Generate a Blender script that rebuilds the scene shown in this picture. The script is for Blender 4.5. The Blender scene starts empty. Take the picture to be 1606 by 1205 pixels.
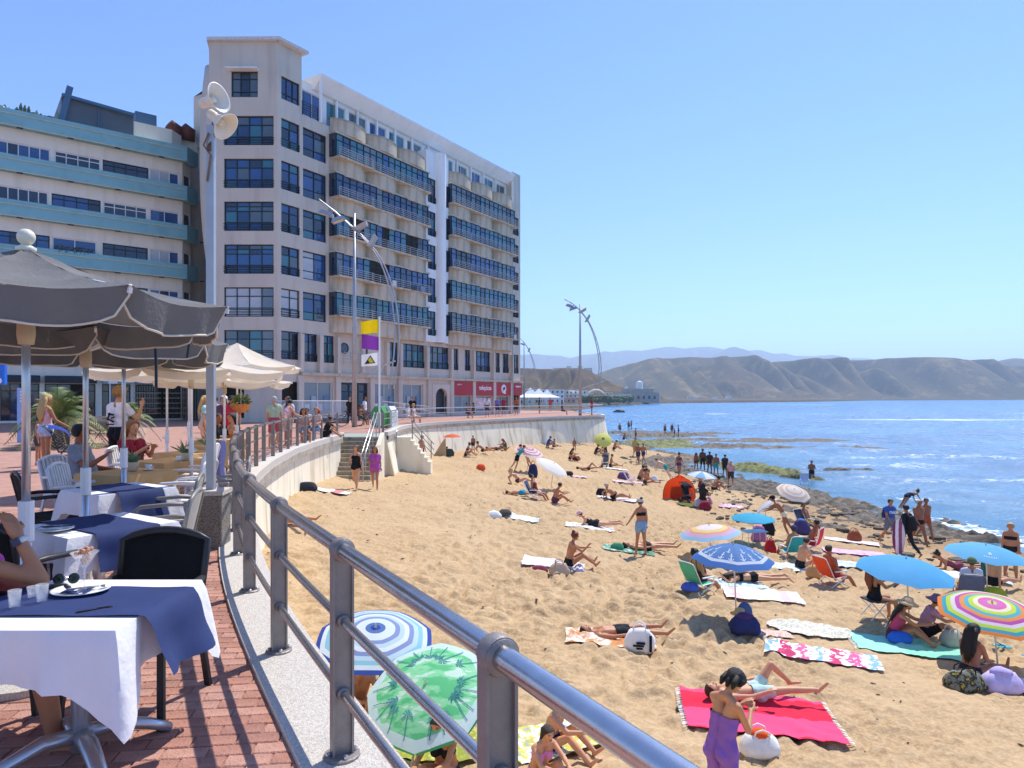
import bpy, bmesh, math, random
import numpy as np
from math import sin, cos, pi, radians, atan2, sqrt
from mathutils import Vector as V, Matrix as M

random.seed(7)
SC = bpy.context.scene
COL = SC.collection
# ------------------------------------------------------------ camera, sky, sun
EYE = 1.72
F = 1070.0
cd = bpy.data.cameras.new('camera')
cd.sensor_width = 36; cd.lens = 36 * F / 1606; cd.shift_y = 21.5 / 1606
cd.clip_start = 0.05; cd.clip_end = 60000
cam = bpy.data.objects.new('camera', cd); COL.objects.link(cam)
cam.location = (0, 0, EYE); cam.rotation_euler = (radians(90), 0, 0)
SC.camera = cam
SUN_AZ, SUN_EL = 33.0, 58.0
w = bpy.data.worlds.new('World'); SC.world = w; w.use_nodes = True
nt = w.node_tree; bg = nt.nodes['Background']
sk = nt.nodes.new('ShaderNodeTexSky'); sk.sky_type = 'NISHITA'; sk.sun_disc = False
sk.sun_elevation = radians(SUN_EL); sk.sun_rotation = radians(SUN_AZ)
sk.air_density = 1.0; sk.dust_density = 0.2; sk.ozone_density = 1.3; sk.altitude = 0
tint = nt.nodes.new('ShaderNodeMix'); tint.data_type = 'RGBA'; tint.blend_type = 'MULTIPLY'; tint.inputs[0].default_value = 1; tint.inputs[7].default_value = (.57, .77, 1.19, 1)
nt.links.new(sk.outputs[0], tint.inputs[6]); nt.links.new(tint.outputs[2], bg.inputs[0]); bg.inputs[1].default_value = 0.145
sl = bpy.data.lights.new('sun', 'SUN'); sl.energy = 4.3; sl.angle = radians(0.53); sl.color = (1, .96, .885)
so = bpy.data.objects.new('sun', sl); COL.objects.link(so); so.location = (20, 20, 60)
so.rotation_euler = (radians(90 - SUN_EL), 0, radians(180 - SUN_AZ))
vs = SC.view_settings
vs.view_transform = 'Standard'; vs.look = 'None'; vs.gamma = 1; vs.use_curve_mapping = False; vs.exposure = 0.40
SC.cycles.max_bounces = 6; SC.cycles.transparent_max_bounces = 6; SC.cycles.volume_bounces = 1
SC.cycles.use_denoising = True

# ------------------------------------------------------------ helpers
def ray(px, py): return V(((px - 803) / F, 1, (624 - py) / F))
def at(px, py, z=0.0):
    r = ray(px, py); d = (z - EYE) / r.z
    return V((r.x * d, d, z))
def atd(px, py, d): r = ray(px, py); return V((r.x * d, d, EYE + r.z * d))
def S(c):   # srgb hex -> linear
    c = c.lstrip('#'); o = []
    for i in (0, 2, 4):
        v = int(c[i:i + 2], 16) / 255; o.append(v / 12.92 if v <= .04045 else ((v + .055) / 1.055) ** 2.4)
    return tuple(o)
MATS = {}
def mat(name, col, rough=.6, metal=0, var=.12, scale=6, bump=0, bscale=40, spec=.5, trans=0, dirt=None, dirt_amt=0, streak=0):
    if name in MATS: return MATS[name]
    m = bpy.data.materials.new(name); m.use_nodes = True; MATS[name] = m
    if isinstance(col, str): col = S(col)
    t = m.node_tree; b = t.nodes['Principled BSDF']; N = t.nodes.new; L = t.links.new
    b.inputs['Roughness'].default_value = rough; b.inputs['Metallic'].default_value = metal
    b.inputs['Specular IOR Level'].default_value = spec
    tc = N('ShaderNodeTexCoord')
    if var:
        n = N('ShaderNodeTexNoise'); n.inputs['Scale'].default_value = scale; n.inputs['Detail'].default_value = 5
        L(tc.outputs['Object'], n.inputs['Vector'])
        r = N('ShaderNodeMapRange'); r.inputs[1].default_value = .3; r.inputs[2].default_value = .7
        r.inputs[3].default_value = 1 - var; r.inputs[4].default_value = 1 + var
        L(n.outputs[0], r.inputs[0])
        mx = N('ShaderNodeMix'); mx.data_type = 'RGBA'; mx.blend_type = 'MULTIPLY'; mx.inputs[0].default_value = 1
        mx.inputs[6].default_value = (*col, 1); L(r.outputs[0], mx.inputs[7]); out = mx.outputs[2]
        if dirt:
            n2 = N('ShaderNodeTexNoise'); n2.inputs['Scale'].default_value = scale * 1.7; n2.inputs['Detail'].default_value = 8
            if streak:
                mp = N('ShaderNodeMapping'); mp.inputs['Scale'].default_value = (streak, streak, .12 * streak); L(tc.outputs['Object'], mp.inputs[0]); L(mp.outputs[0], n2.inputs['Vector'])
            else: L(tc.outputs['Object'], n2.inputs['Vector'])
            r2 = N('ShaderNodeMapRange'); r2.inputs[1].default_value = .5; r2.inputs[2].default_value = .72; r2.inputs[4].default_value = dirt_amt
            L(n2.outputs[0], r2.inputs[0])
            m2 = N('ShaderNodeMix'); m2.data_type = 'RGBA'; L(r2.outputs[0], m2.inputs[0]); L(out, m2.inputs[6])
            m2.inputs[7].default_value = (*(S(dirt) if isinstance(dirt, str) else dirt), 1); out = m2.outputs[2]
        L(out, b.inputs['Base Color'])
    else:
        b.inputs['Base Color'].default_value = (*col, 1)
    if bump:
        n3 = N('ShaderNodeTexNoise'); n3.inputs['Scale'].default_value = bscale; n3.inputs['Detail'].default_value = 6
        L(tc.outputs['Object'], n3.inputs['Vector'])
        bp = N('ShaderNodeBump'); bp.inputs['Strength'].default_value = bump; bp.inputs['Distance'].default_value = .02
        L(n3.outputs[0], bp.inputs['Height']); L(bp.outputs[0], b.inputs['Normal'])
    if trans:
        tr = N('ShaderNodeBsdfTranslucent'); ms = N('ShaderNodeMixShader'); ms.inputs[0].default_value = trans
        tr.inputs[0].default_value = (*col, 1)
        o = t.nodes['Material Output']; L(b.outputs[0], ms.inputs[1]); L(tr.outputs[0], ms.inputs[2]); L(ms.outputs[0], o.inputs[0])
    return m
CN = {}
def cmat(hexc, kind='cloth'):
    k = kind + '_' + hexc
    if k in MATS: return MATS[k]
    if kind == 'cloth': return mat(k, hexc, .8, 0, .10, 9, .25, 60, .2)
    if kind == 'canopy': return mat(k, hexc, .7, 0, .05, 5, .1, 30, .2, trans=.35)
    if kind == 'skin': return mat(k, hexc, .48, 0, .07, 14, .08, 90, .35)
    if kind == 'hair': return mat(k, hexc, .5, 0, .3, 40, .6, 120, .4)
    if kind == 'paint': return mat(k, hexc, .4, 0, .05, 4)
    if kind == 'plastic': return mat(k, hexc, .35, 0, .03, 4)
class G:
    """collects shapes; build() links them as one mesh object"""
    def __init__(s): s.v = []; s.f = []; s.mi = []; s.cur = 0
    def add(s, vs, fs):
        o = len(s.v); s.v.extend([tuple(p) for p in vs]); s.f.extend([tuple(i + o for i in f) for f in fs]); s.mi.extend([s.cur] * len(fs)); return s
    def box(s, c, d, rz=0, m=None):
        x, y, z = d[0] / 2, d[1] / 2, d[2] / 2
        p = [V((a * x, b * y, e * z)) for e in (-1, 1) for a, b in ((-1, -1), (1, -1), (1, 1), (-1, 1))]
        R = m or M.Rotation(rz, 3, 'Z'); c = V(c)
        return s.add([c + R @ q for q in p], [(3, 2, 1, 0), (4, 5, 6, 7), (0, 1, 5, 4), (1, 2, 6, 5), (2, 3, 7, 6), (3, 0, 4, 7)])
    def bar(s, p, q, a, b=None, up=(0, 0, 1)):
        p, q = V(p), V(q); b = b or a; d = (q - p); l = d.length; d.normalize()
        u = V(up)
        if abs(d.dot(u)) > .98: u = V((0, 1, 0))
        x = d.cross(u).normalized(); y = x.cross(d)
        R = M((x, y, d)).transposed()
        return s.box((p + q) / 2, (a, b, l), m=R)
    def rbox(s, c, d, r, rz=0):   # box with rounded vertical edges and softened top
        x, y, h = d[0] / 2, d[1] / 2, d[2]; pr = []
        for (sx, sy, a0) in ((1, 1, 0), (-1, 1, 90), (-1, -1, 180), (1, -1, 270)):
            for k in range(4):
                a = radians(a0 + k * 30); pr.append((sx * (x - r) + r * cos(a), sy * (y - r) + r * sin(a)))
        rings = [(0, .97), (r * .3, 1), (h - r * .5, 1), (h - r * .1, 1 - r * .3 / x), (h, 1 - r * .8 / x)]
        R = M.Rotation(rz, 3, 'Z'); vs = []; n = len(pr)
        for z, k in rings: vs += [V(c) + R @ V((px * k, py * k, z)) for px, py in pr]
        fs = [(i * n + j, i * n + (j + 1) % n, (i + 1) * n + (j + 1) % n, (i + 1) * n + j) for i in range(4) for j in range(n)]
        fs += [tuple(range(n))[::-1], tuple(range(4 * n, 5 * n))]
        return s.add(vs, fs)
    def tube(s, pts, r, n=8, caps=True, flat=1):
        pts = [V(p) for p in pts]; rs = r if isinstance(r, (list, tuple)) else [r] * len(pts)
        vs = []; u = None
        for i, p in enumerate(pts):
            d = (pts[min(i + 1, len(pts) - 1)] - pts[max(i - 1, 0)])
            if d.length < 1e-9: d = V((0, 0, 1))
            d.normalize()
            if u is None:
                u = V((0, 0, 1)) if abs(d.z) < .9 else V((1, 0, 0))
            u = (u - d * u.dot(d))
            if u.length < 1e-6: u = d.orthogonal()
            u.normalize(); w_ = d.cross(u)
            for k in range(n):
                a = 2 * pi * k / n; vs.append(p + (u * cos(a) + w_ * (sin(a) * flat)) * rs[i])
        fs = [(i * n + k, i * n + (k + 1) % n, (i + 1) * n + (k + 1) % n, (i + 1) * n + k) for i in range(len(pts) - 1) for k in range(n)]
        if caps: fs += [tuple(range(n))[::-1], tuple(range((len(pts) - 1) * n, len(pts) * n))]
        return s.add(vs, fs)
    def lathe(s, prof, c=(0, 0, 0), n=16, m=None):
        vs = []; c = V(c)
        for r, z in prof:
            for k in range(n):
                a = 2 * pi * k / n; q = V((r * cos(a), r * sin(a), z)); vs.append(c + (m @ q if m else q))
        fs = [(i * n + k, i * n + (k + 1) % n, (i + 1) * n + (k + 1) % n, (i + 1) * n + k) for i in range(len(prof) - 1) for k in range(n)]
        fs += [tuple(range(n))[::-1], tuple(range((len(prof) - 1) * n, len(prof) * n))]
        return s.add(vs, fs)
    def ball(s, c, r, n=10, sc=(1, 1, 1), m=None):
        k = n // 2 + 1; vs = []; c = V(c)
        for i in range(k):
            t = -pi / 2 + pi * i / (k - 1)
            for j in range(n):
                a = 2 * pi * j / n; q = V((cos(t) * cos(a) * r * sc[0], cos(t) * sin(a) * r * sc[1], sin(t) * r * sc[2])); vs.append(c + (m @ q if m else q))
        fs = [(i * n + j, i * n + (j + 1) % n, (i + 1) * n + (j + 1) % n, (i + 1) * n + j) for i in range(k - 1) for j in range(n)]
        return s.add(vs, fs)
    def prism(s, poly, z0, z1):
        n = len(poly)
        return s.add([(x, y, z0) for x, y in poly] + [(x, y, z1) for x, y in poly],
                     [tuple(range(n))[::-1], tuple(range(n, 2 * n))] + [(i, (i + 1) % n, n + (i + 1) % n, n + i) for i in range(n)])
    def quad(s, *p): return s.add(p, [tuple(range(len(p)))])
    def grid(s, nu, nv, fn):
        vs = [fn(i / nu, j / nv) for j in range(nv + 1) for i in range(nu + 1)]
        return s.add(vs, [(j * (nu + 1) + i, j * (nu + 1) + i + 1, (j + 1) * (nu + 1) + i + 1, (j + 1) * (nu + 1) + i) for j in range(nv) for i in range(nu)])
    def mesh(s, name, mats, smooth=False):
        me = bpy.data.meshes.new(name); me.from_pydata(s.v, [], s.f)
        for m_ in (mats if isinstance(mats, (list, tuple)) else [mats]): me.materials.append(m_)
        me.polygons.foreach_set('material_index', s.mi)
        if smooth: me.polygons.foreach_set('use_smooth', [True] * len(s.f))
        me.update(); return me
    def build(s, name, mats, parent=None, smooth=False, loc=None, fix=False, angle=None):
        me = s.mesh(name, mats, smooth or angle is not None)
        if fix:
            b = bmesh.new(); b.from_mesh(me); bmesh.ops.recalc_face_normals(b, faces=b.faces); b.to_mesh(me); b.free()
        if angle is not None:
            me.set_sharp_from_angle(angle=radians(angle))
        return link(name, me, parent, loc)
def link(name, me, parent=None, loc=None, rz=0):
    o = bpy.data.objects.new(name, me); COL.objects.link(o)
    if parent: o.parent = parent
    if loc is not None: o.location = loc
    if rz: o.rotation_euler = (0, 0, rz)
    return o
def tag(o, label, cat, group=None):
    o['label'] = label; o['category'] = cat
    if group: o['group'] = group
    return o
def thing(name, label, cat, loc=(0, 0, 0), rz=0, group=None):
    o = bpy.data.objects.new(name, None); COL.objects.link(o); o.empty_display_size = .1
    o.location = loc; o.rotation_euler = (0, 0, rz)
    return tag(o, label, cat, group)
def dup(root, loc, rz=0, label=None, scale=None):
    ch = {}
    for o in bpy.data.objects:
        if o.parent: ch.setdefault(o.parent, []).append(o)
    def rec(o, par):
        c = o.copy(); COL.objects.link(c)
        if par: c.parent = par
        for k in ch.get(o, []): rec(k, c)
        return c
    r = rec(root, None); r.location = loc; r.rotation_euler = (0, 0, rz)
    if label: r['label'] = label
    if scale: r.scale = (scale,) * 3
    return r
def setting(o, kind='structure'): o['kind'] = kind; return o
# lattice noise, vectorised
def _h(ix, iy, s):
    n = (ix.astype(np.int64) * 374761393 + iy.astype(np.int64) * 668265263 + s * 974711) & 0x7fffffff
    n = ((n ^ (n >> 13)) * 1274126177) & 0x7fffffff
    return ((n ^ (n >> 16)) & 0xffff) / 65535.0
def vn(x, y, s=0):
    x = np.asarray(x, float); y = np.asarray(y, float)
    ix, iy = np.floor(x), np.floor(y); fx, fy = x - ix, y - iy
    fx = fx * fx * (3 - 2 * fx); fy = fy * fy * (3 - 2 * fy)
    a, b, c, d = _h(ix, iy, s), _h(ix + 1, iy, s), _h(ix, iy + 1, s), _h(ix + 1, iy + 1, s)
    return (a * (1 - fx) + b * fx) * (1 - fy) + (c * (1 - fx) + d * fx) * fy - .5
def fbm(x, y, s=0, o=4):
    t = 0; a = 1
    for k in range(o): t = t + a * vn(x * 2 ** k + 17.3 * k, y * 2 ** k - 9.1 * k, s + k); a *= .5
    return t
def crv(pts, n=8):
    """Catmull-Rom through plan points"""
    p = [V((*q, 0)) if len(q) == 2 else V(q) for q in pts]; out = []
    for i in range(len(p) - 1):
        a, b, c, d = p[max(i - 1, 0)], p[i], p[i + 1], p[min(i + 2, len(p) - 1)]
        for k in range(n):
            t = k / n
            out.append(.5 * ((2 * b) + (c - a) * t + (2 * a - 5 * b + 4 * c - d) * t * t + (3 * b - a - 3 * c + d) * t ** 3))
    out.append(p[-1]); return out
def walk_curve(pts, step, start=0):
    """points every step metres along a polyline with tangents"""
    out = []; acc = -start
    for a, b in zip(pts, pts[1:]):
        l = (b - a).length
        if l < 1e-6: continue
        t = (b - a) / l; s = 0
        while acc + (l - s) >= 0 and True:
            if acc < 0 and l - s < -acc: acc += l - s; break
            s += -acc if acc < 0 else 0
            out.append((a + t * s, t)); acc = -step
            if s + step > l: acc = -(step - (l - s)); break
    return out
# ------------------------------------------------------------ sand, sea, rocks
SEA = -4.3
CP = np.array([(-1, 1, -2.7), (0, 8, -2.75), (2, 6.5, -2.6), (-2, 11, -2.8), (-4, 14, -2.4), (-6.8, 22, -1.5), (-8, 30, -1.72), (-5.5, 38, -2.1),
  (-4.8, 46, -2.1), (1.5, 57, -2.25), (9, 66, -2.5), (4, 21, -3.2), (2.5, 14, -3.0), (5, 15.3, -3.25), (10, 15, -3.45), (9.5, 12, -3.35), (14, 22, -3.75),
  (15, 25, -3.95), (18.5, 28, -4.22), (15, 19.5, -3.75), (21.5, 29, -4.45), (12, 40, -3.7), (13.5, 54, -4.12), (11.6, 62, -4.05), (18, 36, -4.2),
  (19, 42, -4.5), (20, 50, -4.6), (20, 60, -4.6), (30, 40, -5.0), (40, 60, -5.4), (30, 28, -4.9), (26, 18, -4.5), (22, 8, -3.9), (14, 5, -3.4), (7, 3, -2.9), (12, 80, -4.5), (30, 80, -5), (3, 33, -3.05), (6, 46, -3.3), (-2.5, 30, -2.5), (8, 30, -3.6)])
def _tps():
    n = len(CP); P = CP[:, :2]; d2 = ((P[:, None] - P[None]) ** 2).sum(-1)
    K = np.where(d2 > 0, d2 * np.log(d2 + 1e-9) * .5, 0) + np.eye(n) * 6
    A = np.zeros((n + 3, n + 3)); A[:n, :n] = K; A[:n, n] = 1; A[:n, n + 1:] = P; A[n:, :n] = A[:n, n:].T
    return np.linalg.solve(A, np.concatenate([CP[:, 2], [0, 0, 0]]))
TW = _tps()
def sand_base(x, y):
    x = np.asarray(x, float); y = np.asarray(y, float); t = TW[-3] + TW[-2] * x + TW[-1] * y
    for i in range(len(CP)):
        d2 = (x - CP[i, 0]) ** 2 + (y - CP[i, 1]) ** 2; t = t + TW[i] * d2 * np.log(d2 + 1e-9) * .5
    return t
def sand_np(x, y):
    b = sand_base(x, y)
    wx = x + .25 * vn(x * 1.3, y * 1.3, 3); wy = y + .25 * vn(x * 1.3, y * 1.3, 4)
    dm = np.abs(vn(wx * 3.3, wy * 4.0, 11)) * 2; dm2 = np.abs(vn(wx * 6.3, wy * 7.6, 12)) * 2
    wet = np.clip((b - SEA - .12) / .5, .15, 1)
    return b + wet * ((.9 + 1.1 * vn(x * .28, y * .33, 15)) * (.15 * (dm - .45) + .085 * (dm2 - .45)) + .08 * vn(x * .5, y * .5, 5) + .03 * vn(x * 9, y * 9, 6)), b
def sz(x, y): return float(sand_np(np.array([x]), np.array([y]))[0][0])
def on_sand(px, py):
    r = ray(px, py); lo = 2.0
    for k in range(400):
        d = lo + k * .25
        if EYE + r.z * d < sand_base(r.x * d, d): break
    return V((r.x * d, d, sz(r.x * d, d)))
def axis(segs):
    o = [segs[0][0]]
    for a, b, s in segs:
        n = max(1, round((b - a) / s)); o += [a + (b - a) * (i + 1) / n for i in range(n)]
    return np.array(o)
def sheet(name, xs, ys, zf, m, attr=None, smooth=True):
    X, Y = np.meshgrid(xs, ys); Z = zf(X, Y)
    nx, ny = len(xs), len(ys)
    me = bpy.data.meshes.new(name); me.vertices.add(nx * ny)
    me.vertices.foreach_set('co', np.stack([X, Y, Z], -1).ravel())
    i = np.arange(nx * ny).reshape(ny, nx)
    q = np.stack([i[:-1, :-1], i[:-1, 1:], i[1:, 1:], i[1:, :-1]], -1).reshape(-1, 4)
    me.loops.add(q.size); me.loops.foreach_set('vertex_index', q.ravel().astype(np.int32))
    me.polygons.add(len(q)); me.polygons.foreach_set('loop_start', np.arange(0, q.size, 4, dtype=np.int32))
    me.polygons.foreach_set('use_smooth', np.full(len(q), smooth))
    me.update(calc_edges=True); me.materials.append(m)
    if attr:
        for an, f in attr.items():
            at_ = me.attributes.new(an, 'FLOAT', 'POINT'); at_.data.foreach_set('value', f(X, Y, Z).ravel().astype(np.float32))
    return link(name, me)
def node_mat(name):
    m = bpy.data.materials.new(name); m.use_nodes = True; MATS[name] = m
    t = m.node_tree
    return m, t, t.nodes['Principled BSDF'], t.nodes.new, t.links.new
def noise(N, L, vec, scale, detail=5, rough=.5):
    n = N('ShaderNodeTexNoise'); n.inputs['Scale'].default_value = scale; n.inputs['Detail'].default_value = detail; n.inputs['Roughness'].default_value = rough
    if vec is not None: L(vec, n.inputs['Vector'])
    return n.outputs[0]
def rng(N, L, v, a, b, c=0, d=1):
    r = N('ShaderNodeMapRange'); r.inputs[1].default_value = a; r.inputs[2].default_value = b; r.inputs[3].default_value = c; r.inputs[4].default_value = d
    L(v, r.inputs[0]); return r.outputs[0]
def mixc(N, L, f, a, b, mode='MIX'):
    x = N('ShaderNodeMix'); x.data_type = 'RGBA'; x.blend_type = mode
    for s_, v in ((0, f), (6, a), (7, b)):
        if isinstance(v, (int, float)): x.inputs[s_].default_value = v
        elif isinstance(v, tuple): x.inputs[s_].default_value = (*v, 1)
        else: L(v, x.inputs[s_])
    return x.outputs[2]
def mth(N, L, op, a, b=None):
    x = N('ShaderNodeMath'); x.operation = op
    for i, v in ((0, a), (1, b)):
        if v is None: continue
        if isinstance(v, (int, float)): x.inputs[i].default_value = v
        else: L(v, x.inputs[i])
    return x.outputs[0]
def bump(N, L, b, h, strength, dist=.02):
    x = N('ShaderNodeBump'); x.inputs['Strength'].default_value = strength; x.inputs['Distance'].default_value = dist
    L(h, x.inputs['Height']); L(x.outputs[0], b.inputs['Normal'])
# sand material: dry to damp with height above the sea, grit and seaweed specks
m, t, b, N, L = node_mat('sand')
tc = N('ShaderNodeTexCoord').outputs['Object']
wetA = N('ShaderNodeAttribute'); wetA.attribute_name = 'height'
n1 = noise(N, L, tc, 1.1, 6); n2 = noise(N, L, tc, 14, 6, .65)
c = mixc(N, L, rng(N, L, n1, .3, .7), S('#c0a27c'), S('#a98a66'))
n5 = noise(N, L, tc, .28, 3)
c = mixc(N, L, rng(N, L, n5, .42, .66, 0, .45), c, S('#9c7d58'))
c = mixc(N, L, rng(N, L, n2, .35, .7), c, S('#cbb088'))
n3 = noise(N, L, tc, 5.5, 3, .7)
c = mixc(N, L, rng(N, L, n3, .70, .76, 0, .7), c, S('#5d4630'))
hh = mth(N, L, 'ADD', wetA.outputs['Fac'], mth(N, L, 'MULTIPLY', mth(N, L, 'SUBTRACT', n1, .5), .55))
c = mixc(N, L, rng(N, L, hh, .05, .5, .75, 0), c, S('#8c6f50'))
n4 = noise(N, L, tc, 2.2, 8, .75)
far = mth(N, L, 'MULTIPLY', rng(N, L, n4, .5, .6), rng(N, L, hh, .15, .9, .55, 0))
c = mixc(N, L, far, c, S('#5a4a3a'))
L(c, b.inputs['Base Color']); b.inputs['Roughness'].default_value = .95; b.inputs['Specular IOR Level'].default_value = .1
bump(N, L, b, mth(N, L, 'ADD', noise(N, L, tc, 7, 5), mth(N, L, 'MULTIPLY', noise(N, L, tc, 45, 4), .3)), .6, .06)
xs = axis([(-10, -3, .14), (-3, 12, .068), (12, 24, .14), (24, 48, .5)])
ys = axis([(-3, 4, .4), (4, 17, .066), (17, 30, .11), (30, 80, .3)])
setting(sheet('sand', xs, ys, lambda X, Y: sand_np(X, Y)[0], m, {'height': lambda X, Y, Z: sand_base(X, Y) - SEA}))
# sea
m, t, b, N, L = node_mat('sea')
tc = N('ShaderNodeTexCoord').outputs['Object']
fo = N('ShaderNodeAttribute'); fo.attribute_name = 'foam'
dp = N('ShaderNodeAttribute'); dp.attribute_name = 'depth'
mp = N('ShaderNodeMapping'); mp.inputs['Scale'].default_value = (1, 1.0, 1); mp.inputs['Rotation'].default_value = (0, 0, .5); L(tc, mp.inputs[0])
n1 = noise(N, L, mp.outputs[0], .05, 4); 
c = mixc(N, L, rng(N, L, n1, .4, .65), S('#23648f'), S('#3a80a8'))
c = mixc(N, L, rng(N, L, dp.outputs['Fac'], 0, .9, .6, 0), c, S('#5a7d80'))
nf = noise(N, L, tc, 1.6, 9, .75)
ff = rng(N, L, mth(N, L, 'ADD', mth(N, L, 'MULTIPLY', mth(N, L, 'SUBTRACT', nf, .5), 1.6), fo.outputs['Fac']), .45, .62)
c = mixc(N, L, ff, c, (.85, .87, .88))
L(c, b.inputs['Base Color'])
L(mth(N, L, 'MAXIMUM', rng(N, L, ff, 0, 1, 0, .8), rng(N, L, noise(N, L, mp.outputs[0], .25, 6, .7), .4, .65, .14, .36)), b.inputs['Roughness'])
b.inputs['Specular IOR Level'].default_value = .5
h = mth(N, L, 'ADD', mth(N, L, 'MULTIPLY', noise(N, L, mp.outputs[0], .6, 3), .9), mth(N, L, 'ADD', mth(N, L, 'MULTIPLY', noise(N, L, mp.outputs[0], 2.6, 4), .8), mth(N, L, 'MULTIPLY', noise(N, L, tc, 9, 3), .35)))
calm = rng(N, L, dp.outputs['Fac'], .05, .8, .12, 1)
bp = N('ShaderNodeBump'); bp.inputs['Distance'].default_value = .26; L(h, bp.inputs['Height']); L(calm, bp.inputs['Strength']); L(bp.outputs[0], b.inputs['Normal'])
def foam_f(X, Y, Z):
    d = SEA - sand_base(np.clip(X, -10, 45), np.clip(Y, 0, 85))
    edge = np.exp(-((d - .12) / .13) ** 2) * .62 * (Y < 85) * np.clip((55 - Y) / 25, .25, 1)
    f = edge
    for (y0, x0, x1, wd, a) in ((78, 14, 40, 1.2, .5), (96, 30, 110, 2.6, .5), (128, 20, 70, 3, .42), (185, 60, 200, 6, .72), (260, 120, 330, 8, .75), (245, 60, 130, 4, .6), (215, 160, 330, 11, .85), (330, 130, 420, 7, .5), (60, 27, 44, 1.2, .52), (50, 24, 33, 1.2, .5), (40, 21, 30, .9, .5), (560, 90, 300, 12, .7)):
        yy = y0 + 9 * vn(X * 4 / y0, Y * 0, 21) * (y0 / 100)
        br = np.clip(.75 + 1.1 * vn(X / (wd * 6), Y / (wd * 3), 23) + .5 * vn(X / (wd * 2), Y / wd, 24), .2, 1.1); f = np.maximum(f, a * br * np.exp(-((Y - yy) / wd) ** 2) * np.clip((X - x0) / (.2 * (x1 - x0)), 0, 1) * np.clip((x1 - X) / (.2 * (x1 - x0)), 0, 1))
    sp = np.clip((vn(X * .11, Y * .2, 91) + .5 * vn(X * .3, Y * .5, 92) - .02) * 3, 0, 1); f = np.maximum(f, .47 * sp * np.clip((X - 18) / 6, 0, 1) * np.clip((120 - Y) / 30, 0, 1) * np.clip((d - .05) / .2, 0, 1))
    return f
xs = axis([(-2, 14, 4), (14, 50, .5), (50, 130, 2.5), (130, 500, 12), (500, 9000, 300)])
ys = axis([(-40, 14, 4), (14, 80, .5), (80, 300, 2), (300, 700, 12), (700, 9000, 300)])
def sea_z(X, Y):
    d = SEA - sand_base(np.clip(X, -10, 45), np.clip(Y, 0, 85))
    a = np.clip(d / 1.0, .08, 1)
    return SEA + a * np.where((X < 300) & (Y < 400), .22 * vn(X * .22 + Y * .1, Y * .33, 31) + .13 * vn(X * .7, Y * .9, 32), 0)
setting(sheet('sea', xs, ys, sea_z, m, {'foam': foam_f, 'depth': lambda X, Y, Z: np.where((X < 45) & (Y < 85), SEA - sand_base(np.clip(X, -10, 45), np.clip(Y, 0, 85)), 1.5)}))
# reef: lava shelf, green with weed on its landward edge
m, t, b, N, L = node_mat('reef_rock')
tc = N('ShaderNodeTexCoord').outputs['Object']
gA = N('ShaderNodeAttribute'); gA.attribute_name = 'weed'
n1 = noise(N, L, tc, 2.5, 8, .7); n2 = noise(N, L, tc, .6, 5)
c = mixc(N, L, rng(N, L, n1, .3, .7), S('#2e2720'), S('#857661'))
g = rng(N, L, mth(N, L, 'ADD', gA.outputs['Fac'], mth(N, L, 'ADD', mth(N, L, 'MULTIPLY', mth(N, L, 'SUBTRACT', n2, .5), 1.3), mth(N, L, 'MULTIPLY', mth(N, L, 'SUBTRACT', n1, .5), 3.0))), .55, .9)
c = mixc(N, L, g, c, mixc(N, L, rng(N, L, n1, .35, .65), S('#4a5120'), S('#8c9040')))
L(c, b.inputs['Base Color']); b.inputs['Roughness'].default_value = .75
bump(N, L, b, noise(N, L, tc, 6, 8, .7), .8, .12)
# plan shapes of the shelves: (centre x, y, half length, half width, direction deg, height, weed)
SH = []
for (px, py, a, bb, rot, hh_, wd) in ((1010, 694, 9, 3, 20, .42, 1), (1060, 700, 6, 2.2, -8, .36, 1), (1165, 729, 4.5, 1.5, -42, .42, 1), (1200, 738, 3.5, 1.1, -45, .45, 1), (1130, 700, 8, 2.5, 5, .34, .1), (1215, 690, 9, 3, 5, .26, 0), (1040, 683, 9, 3.8, 10, .34, .2), (990, 678, 7, 3, 10, .32, .1), (1080, 680, 9, 2.5, 0, .3, .05),
   (1170, 758, 5, 2.0, -45, .34, .1), (1215, 766, 4, 1.8, -45, .32, .0), (1255, 748, 1.6, .6, -40, .42, .6), (1245, 775, 4, 1.2, -40, .22, 0), (1320, 790, 3.2, .6, -45, .2, 0), (1370, 805, 2.5, .4, -35, .2, 0), (1490, 835, 1.6, .3, -30, .24, 0), (1545, 845, 1.5, .45, -25, .3, 0), (1460, 827, 1.2, .3, -30, .24, 0), (975, 700, 5, 4, 60, .5, .55), (1330, 735, 2, .5, 0, .22, 0), (1120, 688, 10, 1.6, 5, .16, 0), (1180, 702, 6, 1.2, -5, .15, 0), (1290, 700, 6, 1, -4, .12, 0)):
    p = at(px, py, SEA + .1); SH.append((p.x, p.y, a, bb, radians(rot), hh_, wd))
def reef_parts(X, Y):
    z = np.full(X.shape, -9.0); wd = np.zeros(X.shape)
    for (cx, cy, a, bb, r, h_, w_) in SH:
        u = (X - cx) * cos(r) + (Y - cy) * sin(r); v = -(X - cx) * sin(r) + (Y - cy) * cos(r)
        q = 1 - (u / a) ** 2 - (v / bb) ** 2 + 1.1 * fbm(X * .6, Y * .6, 40, 3)
        zz = SEA + h_ * np.clip(q, -1.5, .8) + .30 * np.clip(q + .3, 0, 1) * (fbm(X * 1.4, Y * 1.4, 44, 4) + .9 * np.abs(fbm(X * 3, Y * 3, 47, 2)) - .3)
        wd = np.where(zz > z, w_, wd); z = np.maximum(z, zz)
    return z, wd
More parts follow.
